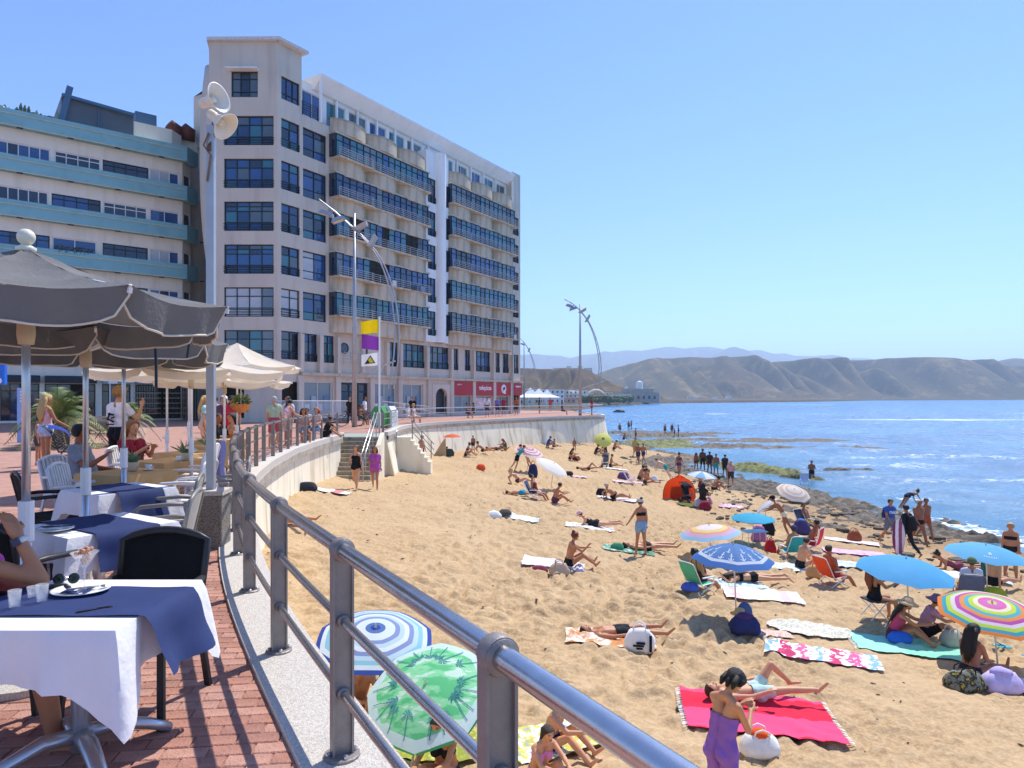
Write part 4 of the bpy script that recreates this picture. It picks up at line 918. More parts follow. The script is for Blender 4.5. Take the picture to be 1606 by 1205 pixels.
# loudspeaker post in a pebble-dashed block
pb = mat('pebble_dash', '#8d857a', .95, 0, .5, 60, 1, 70, .2, dirt='#4f4a44', dirt_amt=.8)
p = at(331, 858); t_ = thing('loudspeaker_post', 'square galvanised post with two cream horn loudspeakers on top', 'loudspeaker', (p.x, p.y, 0)); k = p.y / F
b0 = tag(G().add(*[[], []]).build('footing_block', pb), 'square pebble-dashed concrete footing block under the loudspeaker post', 'block'); bpy.data.objects.remove(b0)
g = G(); g.rbox((0, 0, 0), (.34, .34, .62), .015, .1); g.build('footing_block', pb, t_); g = G(); g.box((0, 0, .64), (.37, .37, .05), .1); g.build('footing_cap', conc, t_)
g = G(); g.box((0, 0, 2.75), (.085, .085, 4.2), .1); g.build('post', galv, t_)
horn = mat('horn_cream', '#e6ddcc', .5, 0, .04, 8); 
for (c_, ax, sc_) in ((V((.0, -.05, (624 - 162) * k + EYE)), V((.9, -.35, .12)), .74), (V((.06, .02, (624 - 186) * k + EYE)), V((.72, -.1, -.62)), .74)):
    ax.normalize(); R_ = ax.to_track_quat('Z', 'Y').to_matrix() * sc_
    g = G(); g.lathe([(.0, -.16), (.07, -.16), (.075, -.06), (.07, -.05), (.085, .0), (.12, .08), (.19, .15), (.225, .19), (.23, .2), (.215, .2), (.11, .1), (.06, .02), (.0, .02)], c_, 20, R_); h_ = g.build('horn', horn, t_, smooth=True)
    g = G(); g.lathe([(.03, .02), (.055, .06), (.05, .12), (.0, .13)], c_, 12, R_); g.build('horn_driver', horn, h_, smooth=True)
g = G(); g.tube([(0, -.06, 4.75), (-.05, -.08, 4.6), (.02, -.06, 4.5), (-.02, -.06, 4.2)], .01, 5); g.bar((0, -.05, 4.55), (.02, .08, 5.0), .04); g.build('bracket', mat('rusty_bracket', '#8a6a4a', .7, .4, .3, 9), t_)
grn = mat('bin_green', '#3f9a3f', .4, 0, .06, 2); gry = mat('bin_grey_white', '#dfe2da', .4, 0, .05, 2)
for i, (px, c1, lb_) in enumerate(((597, grn, 'green recycling container beside the stairs'), (611, gry, 'pale grey recycling container right of the green one'))):
    p = at(px, 671); t_ = thing('recycling_bin', lb_, 'container', (p.x - .12 * i, p.y + .5 * i, 0), -.3); t_.scale = (.72, .72, .82)
    g = G(); g.add([(-.5, -.5, .05), (.5, -.5, .05), (.5, .5, .05), (-.5, .5, .05), (-.55, -.55, 1.1), (.55, -.55, 1.1), (.55, .55, 1.1), (-.55, .55, 1.1), (-.25, -.5, 1.5), (.25, -.5, 1.5), (.25, .5, 1.5), (-.25, .5, 1.5)], [(0, 1, 5, 4), (1, 2, 6, 5), (2, 3, 7, 6), (3, 0, 4, 7), (4, 5, 9, 8), (5, 6, 10, 9), (6, 7, 11, 10), (7, 4, 8, 11), (8, 9, 10, 11)]); g.build('body', c1, t_, fix=True)
    for s_ in (-.3, 0, .3): g = G(); g.box((s_, -.54, .62), (.06, .06, .95)); g.build('rib', whitem if i == 0 else grn, t_)
    g = G(); g.lathe([(.14, 0), (.14, .03)], (0, -.46, 1.28), 12, RY); g.build('slot', darkf, t_)
def bike(px, d, rz, lb_):
    t_ = thing('bicycle', lb_, 'bicycle', (atd(px, 660, d).x, d, 0), rz)
    for x in (-.52, .52):
        g = G(); g.tube([(x + .33 * cos(2 * pi * k / 20), 0, .34 + .33 * sin(2 * pi * k / 20)) for k in range(21)], .02, 5); w_ = g.build('wheel', darkf, t_)
        g = G()
        for k in range(8): a = pi * k / 8; g.bar((x - .31 * cos(a), 0, .34 - .31 * sin(a)), (x + .31 * cos(a), 0, .34 + .31 * sin(a)), .006)
        g.build('spokes', galv, w_)
    g = G()
    for a, b_ in (((-.52, .34), (-.1, .32)), ((-.1, .32), (-.25, .85)), ((-.52, .34), (-.22, .75)), ((-.1, .32), (.38, .78)), ((-.22, .72), (.36, .82)), ((.52, .34), (.36, .9))): g.tube([(a[0], 0, a[1]), (b_[0], 0, b_[1])], .022, 6)
    g.build('frame', darkf, t_); g = G(); g.tube([(.36, -.28, 1.0), (.36, 0, .93), (.36, .28, 1.0)], .015, 5); g.build('handlebar', darkf, t_); g = G(); g.ball((-.27, 0, .9), .12, 8, (1, .6, .35)); g.build('saddle', darkf, t_)
bike(550, 41, .3, 'dark bicycle leaning beside the foot of the tall lamp post'); bike(575, 41.5, .1, 'dark bicycle parked between the lamp post and the green container')
# glass screen and ramp rails before the shops
t_ = thing('glass_screen', 'glass terrace screen with a white top rail before the shop windows', 'screen', (0, 0, 0)); a, b_ = at(428, 663), at(546, 664); glz = mat('screen_glass', '#b9cdd4', .05, 0, 0, spec=.6); glz.node_tree.nodes['Principled BSDF'].inputs['Alpha'].default_value = .3
for i in range(5):
    p, q = a.lerp(b_, i / 5), a.lerp(b_, (i + .97) / 5); g = G(); g.bar(p + V((0, 0, .9)), q + V((0, 0, .9)), .012, 1.1); g.build('glass_pane', glz, t_); g = G(); g.tube([p, p + V((0, 0, 1.5))], .03, 6); g.build('post', whitem, t_)
g = G(); g.tube([a + V((0, 0, 1.5)), b_ + V((0, 0, 1.5))], .03, 6); g.build('top_rail', whitem, t_)
g = G(); g.bar(a + V((0, .02, .17)), b_ + V((0, .02, .17)), .3, .34); g.build('plinth', mat('dark_plinth', '#6f6a68', .8), t_)
t_ = thing('ramp_rail', 'grey double handrail of the ramp before the arched doorway', 'handrail', (0, 0, 0)); a, b_ = at(600, 661), at(672, 655)
for z in (.6, .95): g = G(); g.tube([a + V((0, 0, z + .5)), b_ + V((0, 0, z))], .03, 6); g.build('rail', galv, t_)
for i in range(6): p = a.lerp(b_, i / 5); g = G(); g.tube([p, p + V((0, 0, 1.4 - .09 * i))], .025, 6); g.build('post', galv, t_)
# ------------------------------------------------------------ terrace: parasols, tables, chairs, table things
charc = mat('charcoal_canvas', '#777572', .85, 0, .10, 3, .3, 40, .15, trans=.12, dirt='#9c9994', dirt_amt=.3); creamc = mat('cream_canvas', '#efe4d0', .8, 0, .05, 3, .25, 30, .2, trans=.4)
pipe_m = mat('cream_piping', '#d8cdb8', .8, 0, 0); alu = mat('aluminium', '#c9ccd0', .28, .7, .05, 8)
def parasol(label, c, ze, zp, rad, nseg, rot, val, canv, polem, pr=.03, group=None, ball=True, inward=.04):
    t_ = thing('parasol', label, 'parasol', c, 0, group)
    Vx = [V((rad * cos(rot + 2 * pi * i / nseg), rad * sin(rot + 2 * pi * i / nseg), ze)) for i in range(nseg)]
    ap = V((0, 0, zp)); can = G(); ni, nj = 8, 8
    for i in range(nseg):
        a, b_ = Vx[i], Vx[(i + 1) % nseg]
        def P_(u, v):
            e = a.lerp(b_, u); q = ap.lerp(e, v); s_ = 4 * u * (1 - u)
            q.z -= .10 * sin(pi * v) * rad / 1.2 * .55 + s_ * v * .05; q -= V((e.x, e.y, 0)) * (s_ * v * .03); q.z += .006 * sin(v * 23 + i * 3 + u * 5); return q
        can.grid(ni, nj, P_)
    cano = can.build('canopy', canv, t_); cano.data.polygons.foreach_set('use_smooth', [True] * len(cano.data.polygons)); cano.data.set_sharp_from_angle(angle=radians(50))
    rv = random.Random(int(c[0] * 100))
    for i in range(nseg):
        a, b_ = Vx[i], Vx[(i + 1) % nseg]; n_ = 14
        nrm = (a + b_); nrm.z = 0; nrm.normalize(); ph = rv.random() * 6
        def hem(u):   # valance depth: rounded corners at the ribs
            e = min(u, 1 - u) * (a - b_).length; return val * (.35 + .65 * sqrt(max(0, 1 - (1 - min(1, e / .13)) ** 2))) + .008 * sin(u * 9 + ph)
        def Q(u, v):
            e = a.lerp(b_, .005 + .99 * u); s_ = 4 * u * (1 - u); e.z -= s_ * .05; e -= V((e.x, e.y, 0)) * (s_ * .03)
            return e + V((0, 0, -hem(u) * v)) + nrm * (-inward * v + .018 * v * sin(u * 13 + ph) + .012 * v * sin(u * 29 + ph))
        vg = G(); vg.grid(n_, 4, Q); vo = vg.build('valance', canv, t_, smooth=True)
        if pipe_m and val > .1:
            pg = G(); pg.tube([Q(0, .0)] + [Q(k / n_, 1) for k in range(n_ + 1)] + [Q(1, 0)], .007, 5); pg.build('piping', pipe_m, vo)
        g = G(); g.bar(ap + V((0, 0, -.12)), a + V((0, 0, -.03)), .018, .03); g.build('rib', polem if polem != alu else whitem, t_)
        g = G(); g.bar(V((0, 0, ze - .12)), ap.lerp(a, .5) + V((0, 0, -.1)), .016, .026); g.build('strut', polem if polem != alu else whitem, t_)
    g = G(); g.tube([(0, 0, 0), (0, 0, 1.02)], pr * 1.15, 12); g.build('lower_pole', polem, t_, smooth=True)
    g = G(); g.tube([(0, 0, 1.0), (0, 0, zp - .02)], pr * .86, 12); g.build('upper_pole', polem, t_, smooth=True)
    g = G(); g.tube([(0, 0, .86), (0, 0, 1.1)], pr * 1.55, 12); g.tube([(-.08, 0, .95), (0, 0, .95)], .02, 8); g.build('pole_clamp', whitem, t_)
    g = G(); g.lathe([(pr * 1.5, ze - .26), (pr * 1.8, ze - .2), (pr * 1.6, ze - .02)], (0, 0, 0), 12); g.build('runner_hub', mat('pale_wood', '#c8b393', .6), t_, smooth=True)
    if ball: g = G(); g.lathe([(.05, zp - .03), (.055, zp + .0), (.02, zp + .02)], (0, 0, 0), 14); g.ball((0, 0, zp + .065), .05, 14); g.build('finial', mat('finial_cream', '#eadfc2', .4), t_, smooth=True)
    g = G(); g.lathe([(.26, .0), (.26, .05), (.05, .08), (.05, .2)], (0, 0, 0), 18); g.build('base', conc, t_)
    return t_
parasol('charcoal parasol nearest the camera with cream piping and white pole', (-2.92, 4.1, 0), 2.30, 2.62, 1.14, 8, radians(-32), .17, charc, alu, .027)
p2 = parasol('second charcoal parasol standing just behind the nearest one', (-3.78, 6.05, 0), 2.25, 2.68, 1.2, 8, radians(-10), .17, charc, alu, .027)
g = G(); g.tube([(.8, -.6, 2.38), (.98, -.7, 2.26), (1.0, -.72, 1.95), (1.0, -.72, 1.8)], .012, 5); g.tube([(.9, -.35, 2.36), (1.12, -.42, 2.2), (1.1, -.42, 2.05)], .01, 5); g.build('hanging_strap', navy, p2)
parasol('third charcoal parasol half hidden behind the second one', (-4.78, 8.4, 0), 2.33, 2.75, 1.2, 8, radians(8), .17, charc, alu, .027)
for i, (px, d, ze, zp, rad, lb_) in enumerate(((300, 10.5, 2.12, 2.45, 1.45, 'cream parasol over the paper covered tables nearest the charcoal ones'), (262, 13.2, 2.2, 2.6, 1.5, 'cream parasol behind the standing man in white'), (352, 13.6, 2.05, 2.3, 1.3, 'low cream parasol beside the loudspeaker post'), (372, 15.3, 2.42, 2.95, 1.42, 'brightest cream parasol at the right end of the terrace with a hanging basket'), (296, 17.5, 2.25, 2.65, 1.5, 'cream parasol at the back of the terrace'))):
    parasol(lb_, ((px - 803) / F * d, d, 0), ze, zp, rad, 8, radians(11 * i), .10, creamc, whitem, .024, 'cream terrace parasols', ball=False)
q = V(((385 - 803) / F * 15.0, 15.0, 1.65)); t_ = thing('hanging_basket', 'orange hanging basket with green plants beside the right cream parasol', 'basket', q - V((.1, 0, .12))); t_.scale = (.68,) * 3
g = G(); g.lathe([(.12, -.2), (.26, -.08), (.3, .06), (.27, .07), (.1, -.1)], (0, 0, 0), 14); g.build('basket', mat('orange_wicker', '#d98a4c', .8, 0, .2, 20, .6, 60), t_)
rb = random.Random(3); g = G()
leafm = mat('leaf_green', '#6d8040', .6, 0, .35, 12)
def leafy(g, c, r_, n, s_, rnd, up=.4):
    for k in range(n):
        d_ = V((rnd.gauss(0, 1), rnd.gauss(0, 1), rnd.gauss(up, .8))).normalized(); p = V(c) + d_ * r_ * rnd.uniform(.3, 1); a = d_.orthogonal().normalized() * s_ * .35; tip = p + (d_ + V((0, 0, rnd.uniform(-.4, .2)))) * s_
        g.add([p, (p + tip) / 2 + a, tip, (p + tip) / 2 - a], [(0, 1, 2, 3)])
leafy(g, (0, 0, .12), .24, 130, .14, rb); g.build('foliage', leafm, t_); g = G(); g.tube([(0, 0, .05), (0, 0, .75)], .012, 5); g.build('hook', whitem, t_)
# tables with white cloths and navy runners
clothm = mat('white_tablecloth', '#f3f1f2', .85, 0, .03, 5, .3, 24, .15, trans=.12); navyc = mat('navy_cloth', '#303d68', .8, 0, .10, 6, .25, 220, .2); brownp = mat('kraft_paper', '#cfa873', .85, 0, .06, 4, .2, 20, .15)
blackf = mat('black_frame', '#2b2b2d', .45, .1, .05, 9); mesh_b = mat('black_mesh_fabric', '#262628', .8, 0, .2, 150, 1, 260, .2)
def cloth(a, b_, h, ov, cor, seed, m, nm='tablecloth', fl=.10):
    g = G(); n = 96; rr = random.Random(seed); ph = [rr.uniform(0, 6) for _ in range(6)]; per = []
    c_ = .05
    for k in range(n):
        t_ = k / n * 4; s_ = int(t_); u = t_ - s_
        e = ((a, -b_), (a, b_), (-a, b_), (-a, -b_)); p0, p1 = V(e[s_]), V(e[(s_ + 1) % 4]); q = p0.lerp(p1, u)
        nr = V(((1, 0), (0, 1), (-1, 0), (0, -1))[s_]); nr2 = V(((0, -1), (1, 0), (0, 1), (-1, 0))[s_]) if u < .5 else V(((0, 1), (-1, 0), (0, -1), (1, 0))[s_])
        dc = min(u, 1 - u) * (p1 - p0).length; kc = math.exp(-(dc / .13) ** 2); no = (nr + nr2 * .9 * math.exp(-(dc / .09) ** 2)); no.normalize()
        per.append((q, no, ov * (1 + .14 * sin(u * 7 + ph[s_])) + cor * kc, kc, u, s_))
    R_ = 7; vs_ = [(0, 0, h)]
    for j in range(1, 4): vs_ += [(p[0].x * j / 3 * (.992 if j == 3 else 1), p[0].y * j / 3 * (.992 if j == 3 else 1), h) for p in per]
    for j in range(1, R_ + 1):
        v = j / R_
        for q, no, L_, kc, u, s_ in per:
            w_ = fl * (.2 + .75 * kc) * v ** .8 + .035 * v * sin(u * 15 + ph[s_ % 6]) * (1 - kc) + .01 * v * sin(u * 40)
            vs_.append((q.x + no.x * w_, q.y + no.y * w_, h - .004 - L_ * (v - .03 * (j > 0))))
    fs = [(0, 1 + k, 1 + (k + 1) % n) for k in range(n)]
    for j in range(2 + R_): fs += [(1 + j * n + k, 1 + j * n + (k + 1) % n, 1 + (j + 1) * n + (k + 1) % n, 1 + (j + 1) * n + k) for k in range(n)]
    g.add(vs_, fs); me = g.mesh(nm, m, True); me.set_sharp_from_angle(angle=radians(60)); return me
def runner(a, w_, h, hang, seed, m, pos=0):
    g = G(); rr = random.Random(seed); ph = rr.uniform(0, 6); xs_ = [-a - .02, -a * .5, 0, a * .5, a + .008]
    pr = [(x, h + .008, 0) for x in np.linspace(-a + .01, a - .01, 12)] + [(a + .03 + .10 * (k / 8) ** .8 + .006 * sin(k), h + .004 - hang * k / 8, k) for k in range(9)]
    pr = [(-x, z, k) for x, z, k in pr[:11:-1]] + pr
    n = 10
    g.grid(len(pr) - 1, n, lambda u, v: ((lambda q: (q[0] + (.03 * sin(v * 8 + ph) * q[2] / 8), pos + (v - .5) * w_ + .03 * (q[2] / 8) * (v - .5), q[1] - (.12 * (v - .5) * hang * q[2] / 8) + .0025 * sin(v * 11 + u * 30)))(pr[int(round(u * (len(pr) - 1)))])))
    me = g.mesh('table_runner', m, True); return me
def table(label, loc, rz, a=.4, b_=.4, kind='white', seed=1, ov=.22, cor=.16):
    t_ = thing('table', label, 'table', loc, rz)
    g = G(); g.box((0, 0, .728), (2 * a - .02, 2 * b_ - .02, .035)); g.build('tabletop', wood, t_)
    g = G(); g.tube([(0, 0, .05), (0, 0, .71)], .04, 12); g.build('pedestal', alu, t_, smooth=True)
    for k in range(4):
        an = pi / 4 + k * pi / 2; g = G(); g.tube([(0, 0, .12), (.15 * cos(an), .15 * sin(an), .13), (.3 * cos(an), .3 * sin(an), .075), (.4 * cos(an), .4 * sin(an), .02)], [.035, .032, .028, .024], 10, flat=1.3); g.build('foot', alu, t_, smooth=True)
    if kind == 'white':
        o = link('tablecloth', cloth(a, b_, .75, ov, cor, seed, clothm), None, loc, rz); tag(o, 'white cloth on the ' + label.replace('table', 'table', 1)[:60].split(' with')[0].replace('small ', ''), 'tablecloth')
        o2 = link('table_runner', runner(a, .46, .752, .27, seed, navyc), None, loc, rz); tag(o2, 'navy runner across the ' + label.split(' with')[0].replace('small ', ''), 'table runner')
    else:
        o = link('paper_cover', cloth(a, b_, .75, .2, .12, seed, brownp, 'paper_cover', .04), None, loc, rz); tag(o, 'brown paper cover on the ' + label.replace('small ', ''), 'table cover')
    return t_
TR = radians(-33)
table('nearest small table with chair, in the front left corner', (-2.05, 3.24, 0), 0, .4, .4, seed=3, ov=.22, cor=.2)
table('second small table behind the nearest one', (-3.17, 5.24, 0), TR, .4, .4, seed=5)
table('third small table before the white chairs', (-4.2, 7.3, 0), TR, .4, .4, seed=8)
TAN = [(-5.05, 8.95, 'first paper covered table behind the white cloth ones'), (-5.35, 10.6, 'paper covered table where the woman in red sits'), (-5.75, 12.2, 'third paper covered table along the terrace'), (-6.1, 13.9, 'fourth paper covered table further along the terrace'), (-6.7, 15.7, 'farthest paper covered table by the railing')]
for i, (x, y, lb_) in enumerate(TAN): table(lb_, (x, y, 0), TR * .7, .42, .42, 'tan', i + 20)
def chair(label, loc, rz, kind='black', group=None):
    t_ = thing('chair', label, 'chair', loc, rz, group); fm = blackf if kind == 'black' else (mat('grey_frame', '#8b8782', .5, .2, .05, 9) if kind == 'grey' else mat('white_resin', '#efeeec', .4, 0, .03, 5))
    pm = mesh_b if kind == 'black' else (mat('grey_mesh', '#c9c4ba', .8, 0, .12, 120, .8, 240, .2) if kind == 'grey' else fm)
    wb, wt, h = .235, .255, .93
    B_ = lambda u, z: V((u, -.2 - (z - .43) * .22, z))
    n = 8; top_ = [B_(wt * (2 * k / n - 1), h - .055 * (2 * k / n - 1) ** 2) for k in range(n + 1)]
    g = G(); g.tube([B_(-wb, .43)] + top_ + [B_(wb, .43)], .022, 8, flat=.8); g.build('back_frame', fm, t_, smooth=True)
    g = G(); g.grid(8, 8, lambda u, v: B_((2 * u - 1) * (wb + (wt - wb) * v - .01), .48 + v * (h - .49 - .055 * (2 * u - 1) ** 2)) + V((0, -.025 * sin(pi * u), 0))); po_ = g.build('back_panel', pm, t_, smooth=True)
    if kind == 'white':
        g = G()
        for k in range(7): x = -.18 + .06 * k; g.bar(B_(x, .47) + V((0, .012, 0)), B_(x * 1.05, .9) + V((0, .012, 0)), .03, .02); 
        g.build('back_ribs', fm, t_)
    g = G(); g.grid(6, 6, lambda u, v: ((2 * u - 1) * .235, -.2 + v * .44, .44 - .015 * sin(pi * v) * sin(pi * u))); g.build('seat', pm, t_, smooth=True)
    g = G(); g.tube([(-.24, -.2, .43), (-.24, .25, .44), (.24, .25, .44), (.24, -.2, .43), (-.24, -.2, .43)], .018, 6); g.build('seat_frame', fm, t_)
    for sx in (-1, 1):
        g = G(); g.bar((sx * .25, .24, .45), (sx * .265, .27, 0), .035, .025); g.build('leg', fm, t_); g = G(); g.bar((sx * .24, -.2, .45), (sx * .255, -.3, 0), .035, .025); g.build('leg', fm, t_)
        g = G(); g.tube([B_(sx * .245, .66), (sx * .27, -.05, .67), (sx * .27, .2, .655), (sx * .262, .25, .62), (sx * .25, .24, .44)], .02, 8); g.build('armrest', fm, t_, smooth=True)
    return t_
CH = [('black chair with arched mesh back tucked at the nearest table', (-2.07, 3.78), 180, 'black'), ('black chair at the left edge beside the second table', (-3.98, 5.42), -60, 'black'), ('black chair left of the third white table', (-5.05, 7.45), -45, 'black'), ('black armchair at the near side of the second table', (-3.3, 4.55), -8, 'black'),
      ('grey mesh chair at the right of the second table', (-2.98, 5.75), 104, 'grey'), ('grey mesh chair between second and third tables by the post', (-3.5, 6.95), 108, 'grey'), ('grey chair behind the loudspeaker post', (-3.75, 8.9), 110, 'grey'),
      ('white resin chair left of the third white table', (-5.2, 8.3), -80, 'white'), ('white resin chair right of the first paper covered table', (-4.15, 8.7), 95, 'white'), ('white resin chair right of the second paper covered table', (-4.85, 10.2), 100, 'white'), ('white resin chair under the woman in red', (-6.1, 11.0), -90, 'white'), ('white resin chair under the man in grey', (-5.95, 9.25), -100, 'white'), ('white resin chair near the far paper tables', (-5.35, 11.6), 100, 'white'), ('white resin chair with an advert by the railing', (-6.15, 14.6), 110, 'white'), ('black chair where the woman in pink sits', (-2.84, 3.42), -90, 'black')]
for lb_, (x, y), az, kd in CH: chair(lb_, (x, y, 0), radians(az), kd)
# things on the tables
glass = mat('clear_glass', '#ffffff', .02, 0, 0); bsdf = glass.node_tree.nodes['Principled BSDF']; bsdf.inputs['Alpha'].default_value = .22
china = mat('white_china', '#f4f3f0', .15, 0, 0); TZ = .757
def on_table(px, py, z=TZ): return at(px, py, z)
p = on_table(127, 930); pl = thing('plate', 'white plate under the dessert glass on the nearest table', 'plate', p); g = G(); g.lathe([(.0, .002), (.07, .003), (.125, .018), (.128, .022), (.118, .016), (.07, .008), (.0, .007)], (0, 0, 0), 28, M.Diagonal((1.05, .95, 1))); g.build('dish', china, pl, smooth=True)
g = G(); g.grid(4, 4, lambda u, v: (-.07 + u * .12, -.06 + v * .1, .012 + .006 * sin(u * 5 + v * 4))); g.build('napkin', navyc, pl, smooth=True)
g = G(); g.tube([(-.06, -.02, .022), (.03, .02, .024), (.07, .035, .024)], [.004, .004, .003], 6); g.ball((.09, .042, .024), .02, 8, (1, .7, .25)); tag(g.build('spoon', steel, loc=p), 'steel spoon lying on the white plate', 'spoon')
ds = thing('dessert_glass', 'stemmed cocktail glass of brown dessert standing on the white plate', 'glass', p + V((.005, .02, .01)))
g = G(); g.lathe([(.035, 0), (.006, .006), (.0045, .02), (.0045, .1), (.012, .112), (.062, .185), (.064, .187), (.060, .187), (.010, .116), (.0, .112)], (0, 0, 0), 24); g.build('stem_glass', glass, ds, smooth=True)
g = G(); rd = random.Random(5)
for k in range(26): a_ = rd.uniform(0, 6.3); z = rd.uniform(.13, .2); q_ = max(.004, (z - .112) * .72 - .004) * rd.uniform(.2, .85); g.ball((q_ * cos(a_), q_ * sin(a_), z), rd.uniform(.008, .014), 7)
g.build('dessert', mat('chocolate_mousse', '#c48a66', .6, 0, .35, 60), ds, smooth=True)
for i, (px, py, h, lb_) in enumerate(((23, 955, .085, 'small clear shot glass nearest the camera on the nearest table'), (66, 945, .085, 'small clear shot glass beside the plate'), (52, 938, .055, 'short clear tumbler between the two shot glasses'))):
    g = G(); r0, r1 = .02, .028; g.lathe([(r0, 0), (r1, h), (r1 - .002, h + .001), (r0 - .003, .018), (0, .017)], (0, 0, 0), 20); tag(g.build('shot_glass', glass, loc=on_table(px, py), smooth=True), lb_, 'glass')
t_ = thing('sunglasses', 'dark green sunglasses lying on the nearest white tablecloth', 'sunglasses', on_table(104, 916) + V((0, 0, .012)), .25)
for s_ in (-1, 1):
    g = G(); g.lathe([(.0, 0), (.02, .001), (.028, 0)], (s_ * .034, 0, .015), 16, M.Rotation(radians(70), 3, 'X')); g.build('lens', mat('green_lens', '#27352c', .06), t_, smooth=True)
    g = G(); g.tube([(s_ * .062, 0, .025), (s_ * .065, .1, .008), (s_ * .06, .125, -.005)], .0025, 5); g.build('temple', steel, t_)
g = G(); g.tube([(-.01, 0, .02), (0, -.002, .025), (.01, 0, .02)], .002, 5); g.build('bridge', steel, t_)
g = G(); g.box((0, 0, .005), (.13, .014, .006), .6); g.box((.035, .03, .006), (.06, .02, .004), .6); tag(g.build('knife', blackf, loc=on_table(146, 958)), 'black handled knife lying on the navy runner', 'knife')
g = G(); g.tube([(-.07, 0, .012), (-.03, .02, .015), (.03, .018, .015), (.06, -.005, .012)], .013, 8); tag(g.build('glasses_case', blackf, loc=on_table(90, 926), smooth=True), 'black spectacle case behind the shot glasses', 'case')
p = on_table(85, 833); pl = thing('plate', 'white plate with used napkin and cutlery on the second table', 'plate', p); g = G(); g.lathe([(.0, .002), (.07, .003), (.125, .018), (.128, .022), (.118, .016), (.07, .008), (.0, .007)], (0, 0, 0), 28); g.build('dish', china, pl, smooth=True)
g = G(); g.grid(6, 6, lambda u, v: (-.08 + u * .15, -.06 + v * .12, .025 + .012 * sin(u * 9 + v * 5) * sin(v * 7))); g.build('napkin', clothm, pl, smooth=True)
g = G(); g.tube([(-.1, .0, .03), (.1, .05, .03)], .004, 5); g.tube([(-.09, -.03, .03), (.1, .03, .034)], .004, 5); tag(g.build('cutlery', blackf, loc=p), 'black cutlery lying across the plate on the second table', 'cutlery')
potm = mat('cream_pot', '#e4d9bd', .6, 0, .04, 6); succ = mat('succulent_green', '#66805a', .6, 0, .25, 20)
for i, (x, y, dx, dy, h, lb_) in enumerate(((-5.05, 8.95, .05, .05, .2, 'small succulent in a cream pot on the first paper covered table'), (-5.35, 10.6, .3, -.05, .26, 'spiky succulent in a cream pot before the woman in red'), (-5.75, 12.2, .33, .0, .3, 'tall spiky aloe in a cream pot on the third paper covered table'))):
    t_ = thing('potted_plant', lb_, 'plant', (x + dx, y + dy, TZ)); g = G(); g.lathe([(.055, 0), (.07, .11), (.074, .115), (.06, .112), (.055, .1), (.0, .1)], (0, 0, 0), 18); g.build('pot', potm, t_, smooth=True); g = G()
    for k in range(22): a_ = rd.uniform(0, 6.3); e = rd.uniform(.3, 1.3); l = h * rd.uniform(.6, 1); g.tube([(0.02 * cos(a_), .02 * sin(a_), .1), (.5 * l * cos(a_) * cos(e), .5 * l * sin(a_) * cos(e), .1 + .55 * l * sin(e)), (l * cos(a_) * cos(e), l * sin(a_) * cos(e), .1 + l * sin(e))], [.013, .011, .002], 5, flat=.5)
    g.build('leaves', succ, t_)
for i, (x, y, lb_) in enumerate(((-5.1, 10.45, 'white coffee cup before the woman in red'), (-4.85, 9.1, 'white coffee cup on the first paper covered table'), (-5.6, 12.0, 'white coffee cup on the third paper covered table'))):
    t_ = thing('coffee_cup', lb_, 'cup', (x, y, TZ)); g = G(); g.lathe([(.03, 0), (.045, .06), (.043, .06), (.028, .008), (0, .008)], (0, 0, .012), 16); g.lathe([(.0, 0), (.06, .004), (.075, .012), (.05, .008), (0, .006)], (0, 0, 0), 16); g.build('cup', china, t_, smooth=True); g = G(); g.tube([(.043, 0, .055), (.068, 0, .05), (.064, 0, .03), (.037, 0, .03)], .005, 5); g.build('handle', china, t_)
# square plaza behind: palm, benches, totem, blue sign, leftmost shop frontage
def palm(c, label, n, L_, sd):
    t_ = thing('palm', label, 'palm', c); rr = random.Random(sd)
    g = G(); g.tube([(0, 0, 0), (.05, 0, .4), (0, 0, .9)], [.3, .28, .26], 12); g.build('trunk', mat('palm_trunk', '#6d5a44', .9, 0, .35, 8, 1, 25), t_, smooth=True)
    for tone in (0, 1, 2):
        g = G()
        for k in range(n // 3):
            a_ = rr.uniform(0, 6.3); e = rr.uniform(.15, 1.4) if tone < 2 else rr.uniform(-.5, .35); l = L_ * rr.uniform(.75, 1); sp = []
            for j in range(12):
                u = j / 11; rr_ = l * u * cos(e) * (1 - .12 * u); z = .9 + l * u * sin(e) - .75 * l * u * u * (.5 + .5 * cos(e)); sp.append(V((rr_ * cos(a_), rr_ * sin(a_), max(z, .08))))
            g.tube(sp, [.022] * 6 + [.014] * 6, 4, False)
            for j in range(2, 12):
                d_ = (sp[j] - sp[j - 1]).normalized(); s_ = d_.cross(V((0, 0, 1))).normalized()
                for q in range(2):
                    b0 = sp[j - 1].lerp(sp[j], q / 2)
                    for sg in (-1, 1):
                        ll = .42 * L_ / 1.9 * sin(pi * (.12 + .8 * j / 12)); tip = b0 + (s_ * sg * .85 + d_ * .55 + V((0, 0, -.25))) * ll; w_ = d_ * .018; g.add([b0 - w_, b0 + w_, tip], [(0, 1, 2)])
        g.build('fronds', mat('palm_%s' % ('green', 'yellow_green', 'dry_straw')[tone], ('#6f8046', '#97995a', '#b5a482')[tone], .6, 0, .3, 6), t_)
    return t_
palm((-15.6, 23.5, 0), 'bushy palm with green and dry fronds before the dark shopfronts', 66, 2.25, 2)
palm((-13.9, 24.6, 0), 'smaller bright green palm right of the big bushy palm', 27, 1.4, 5)
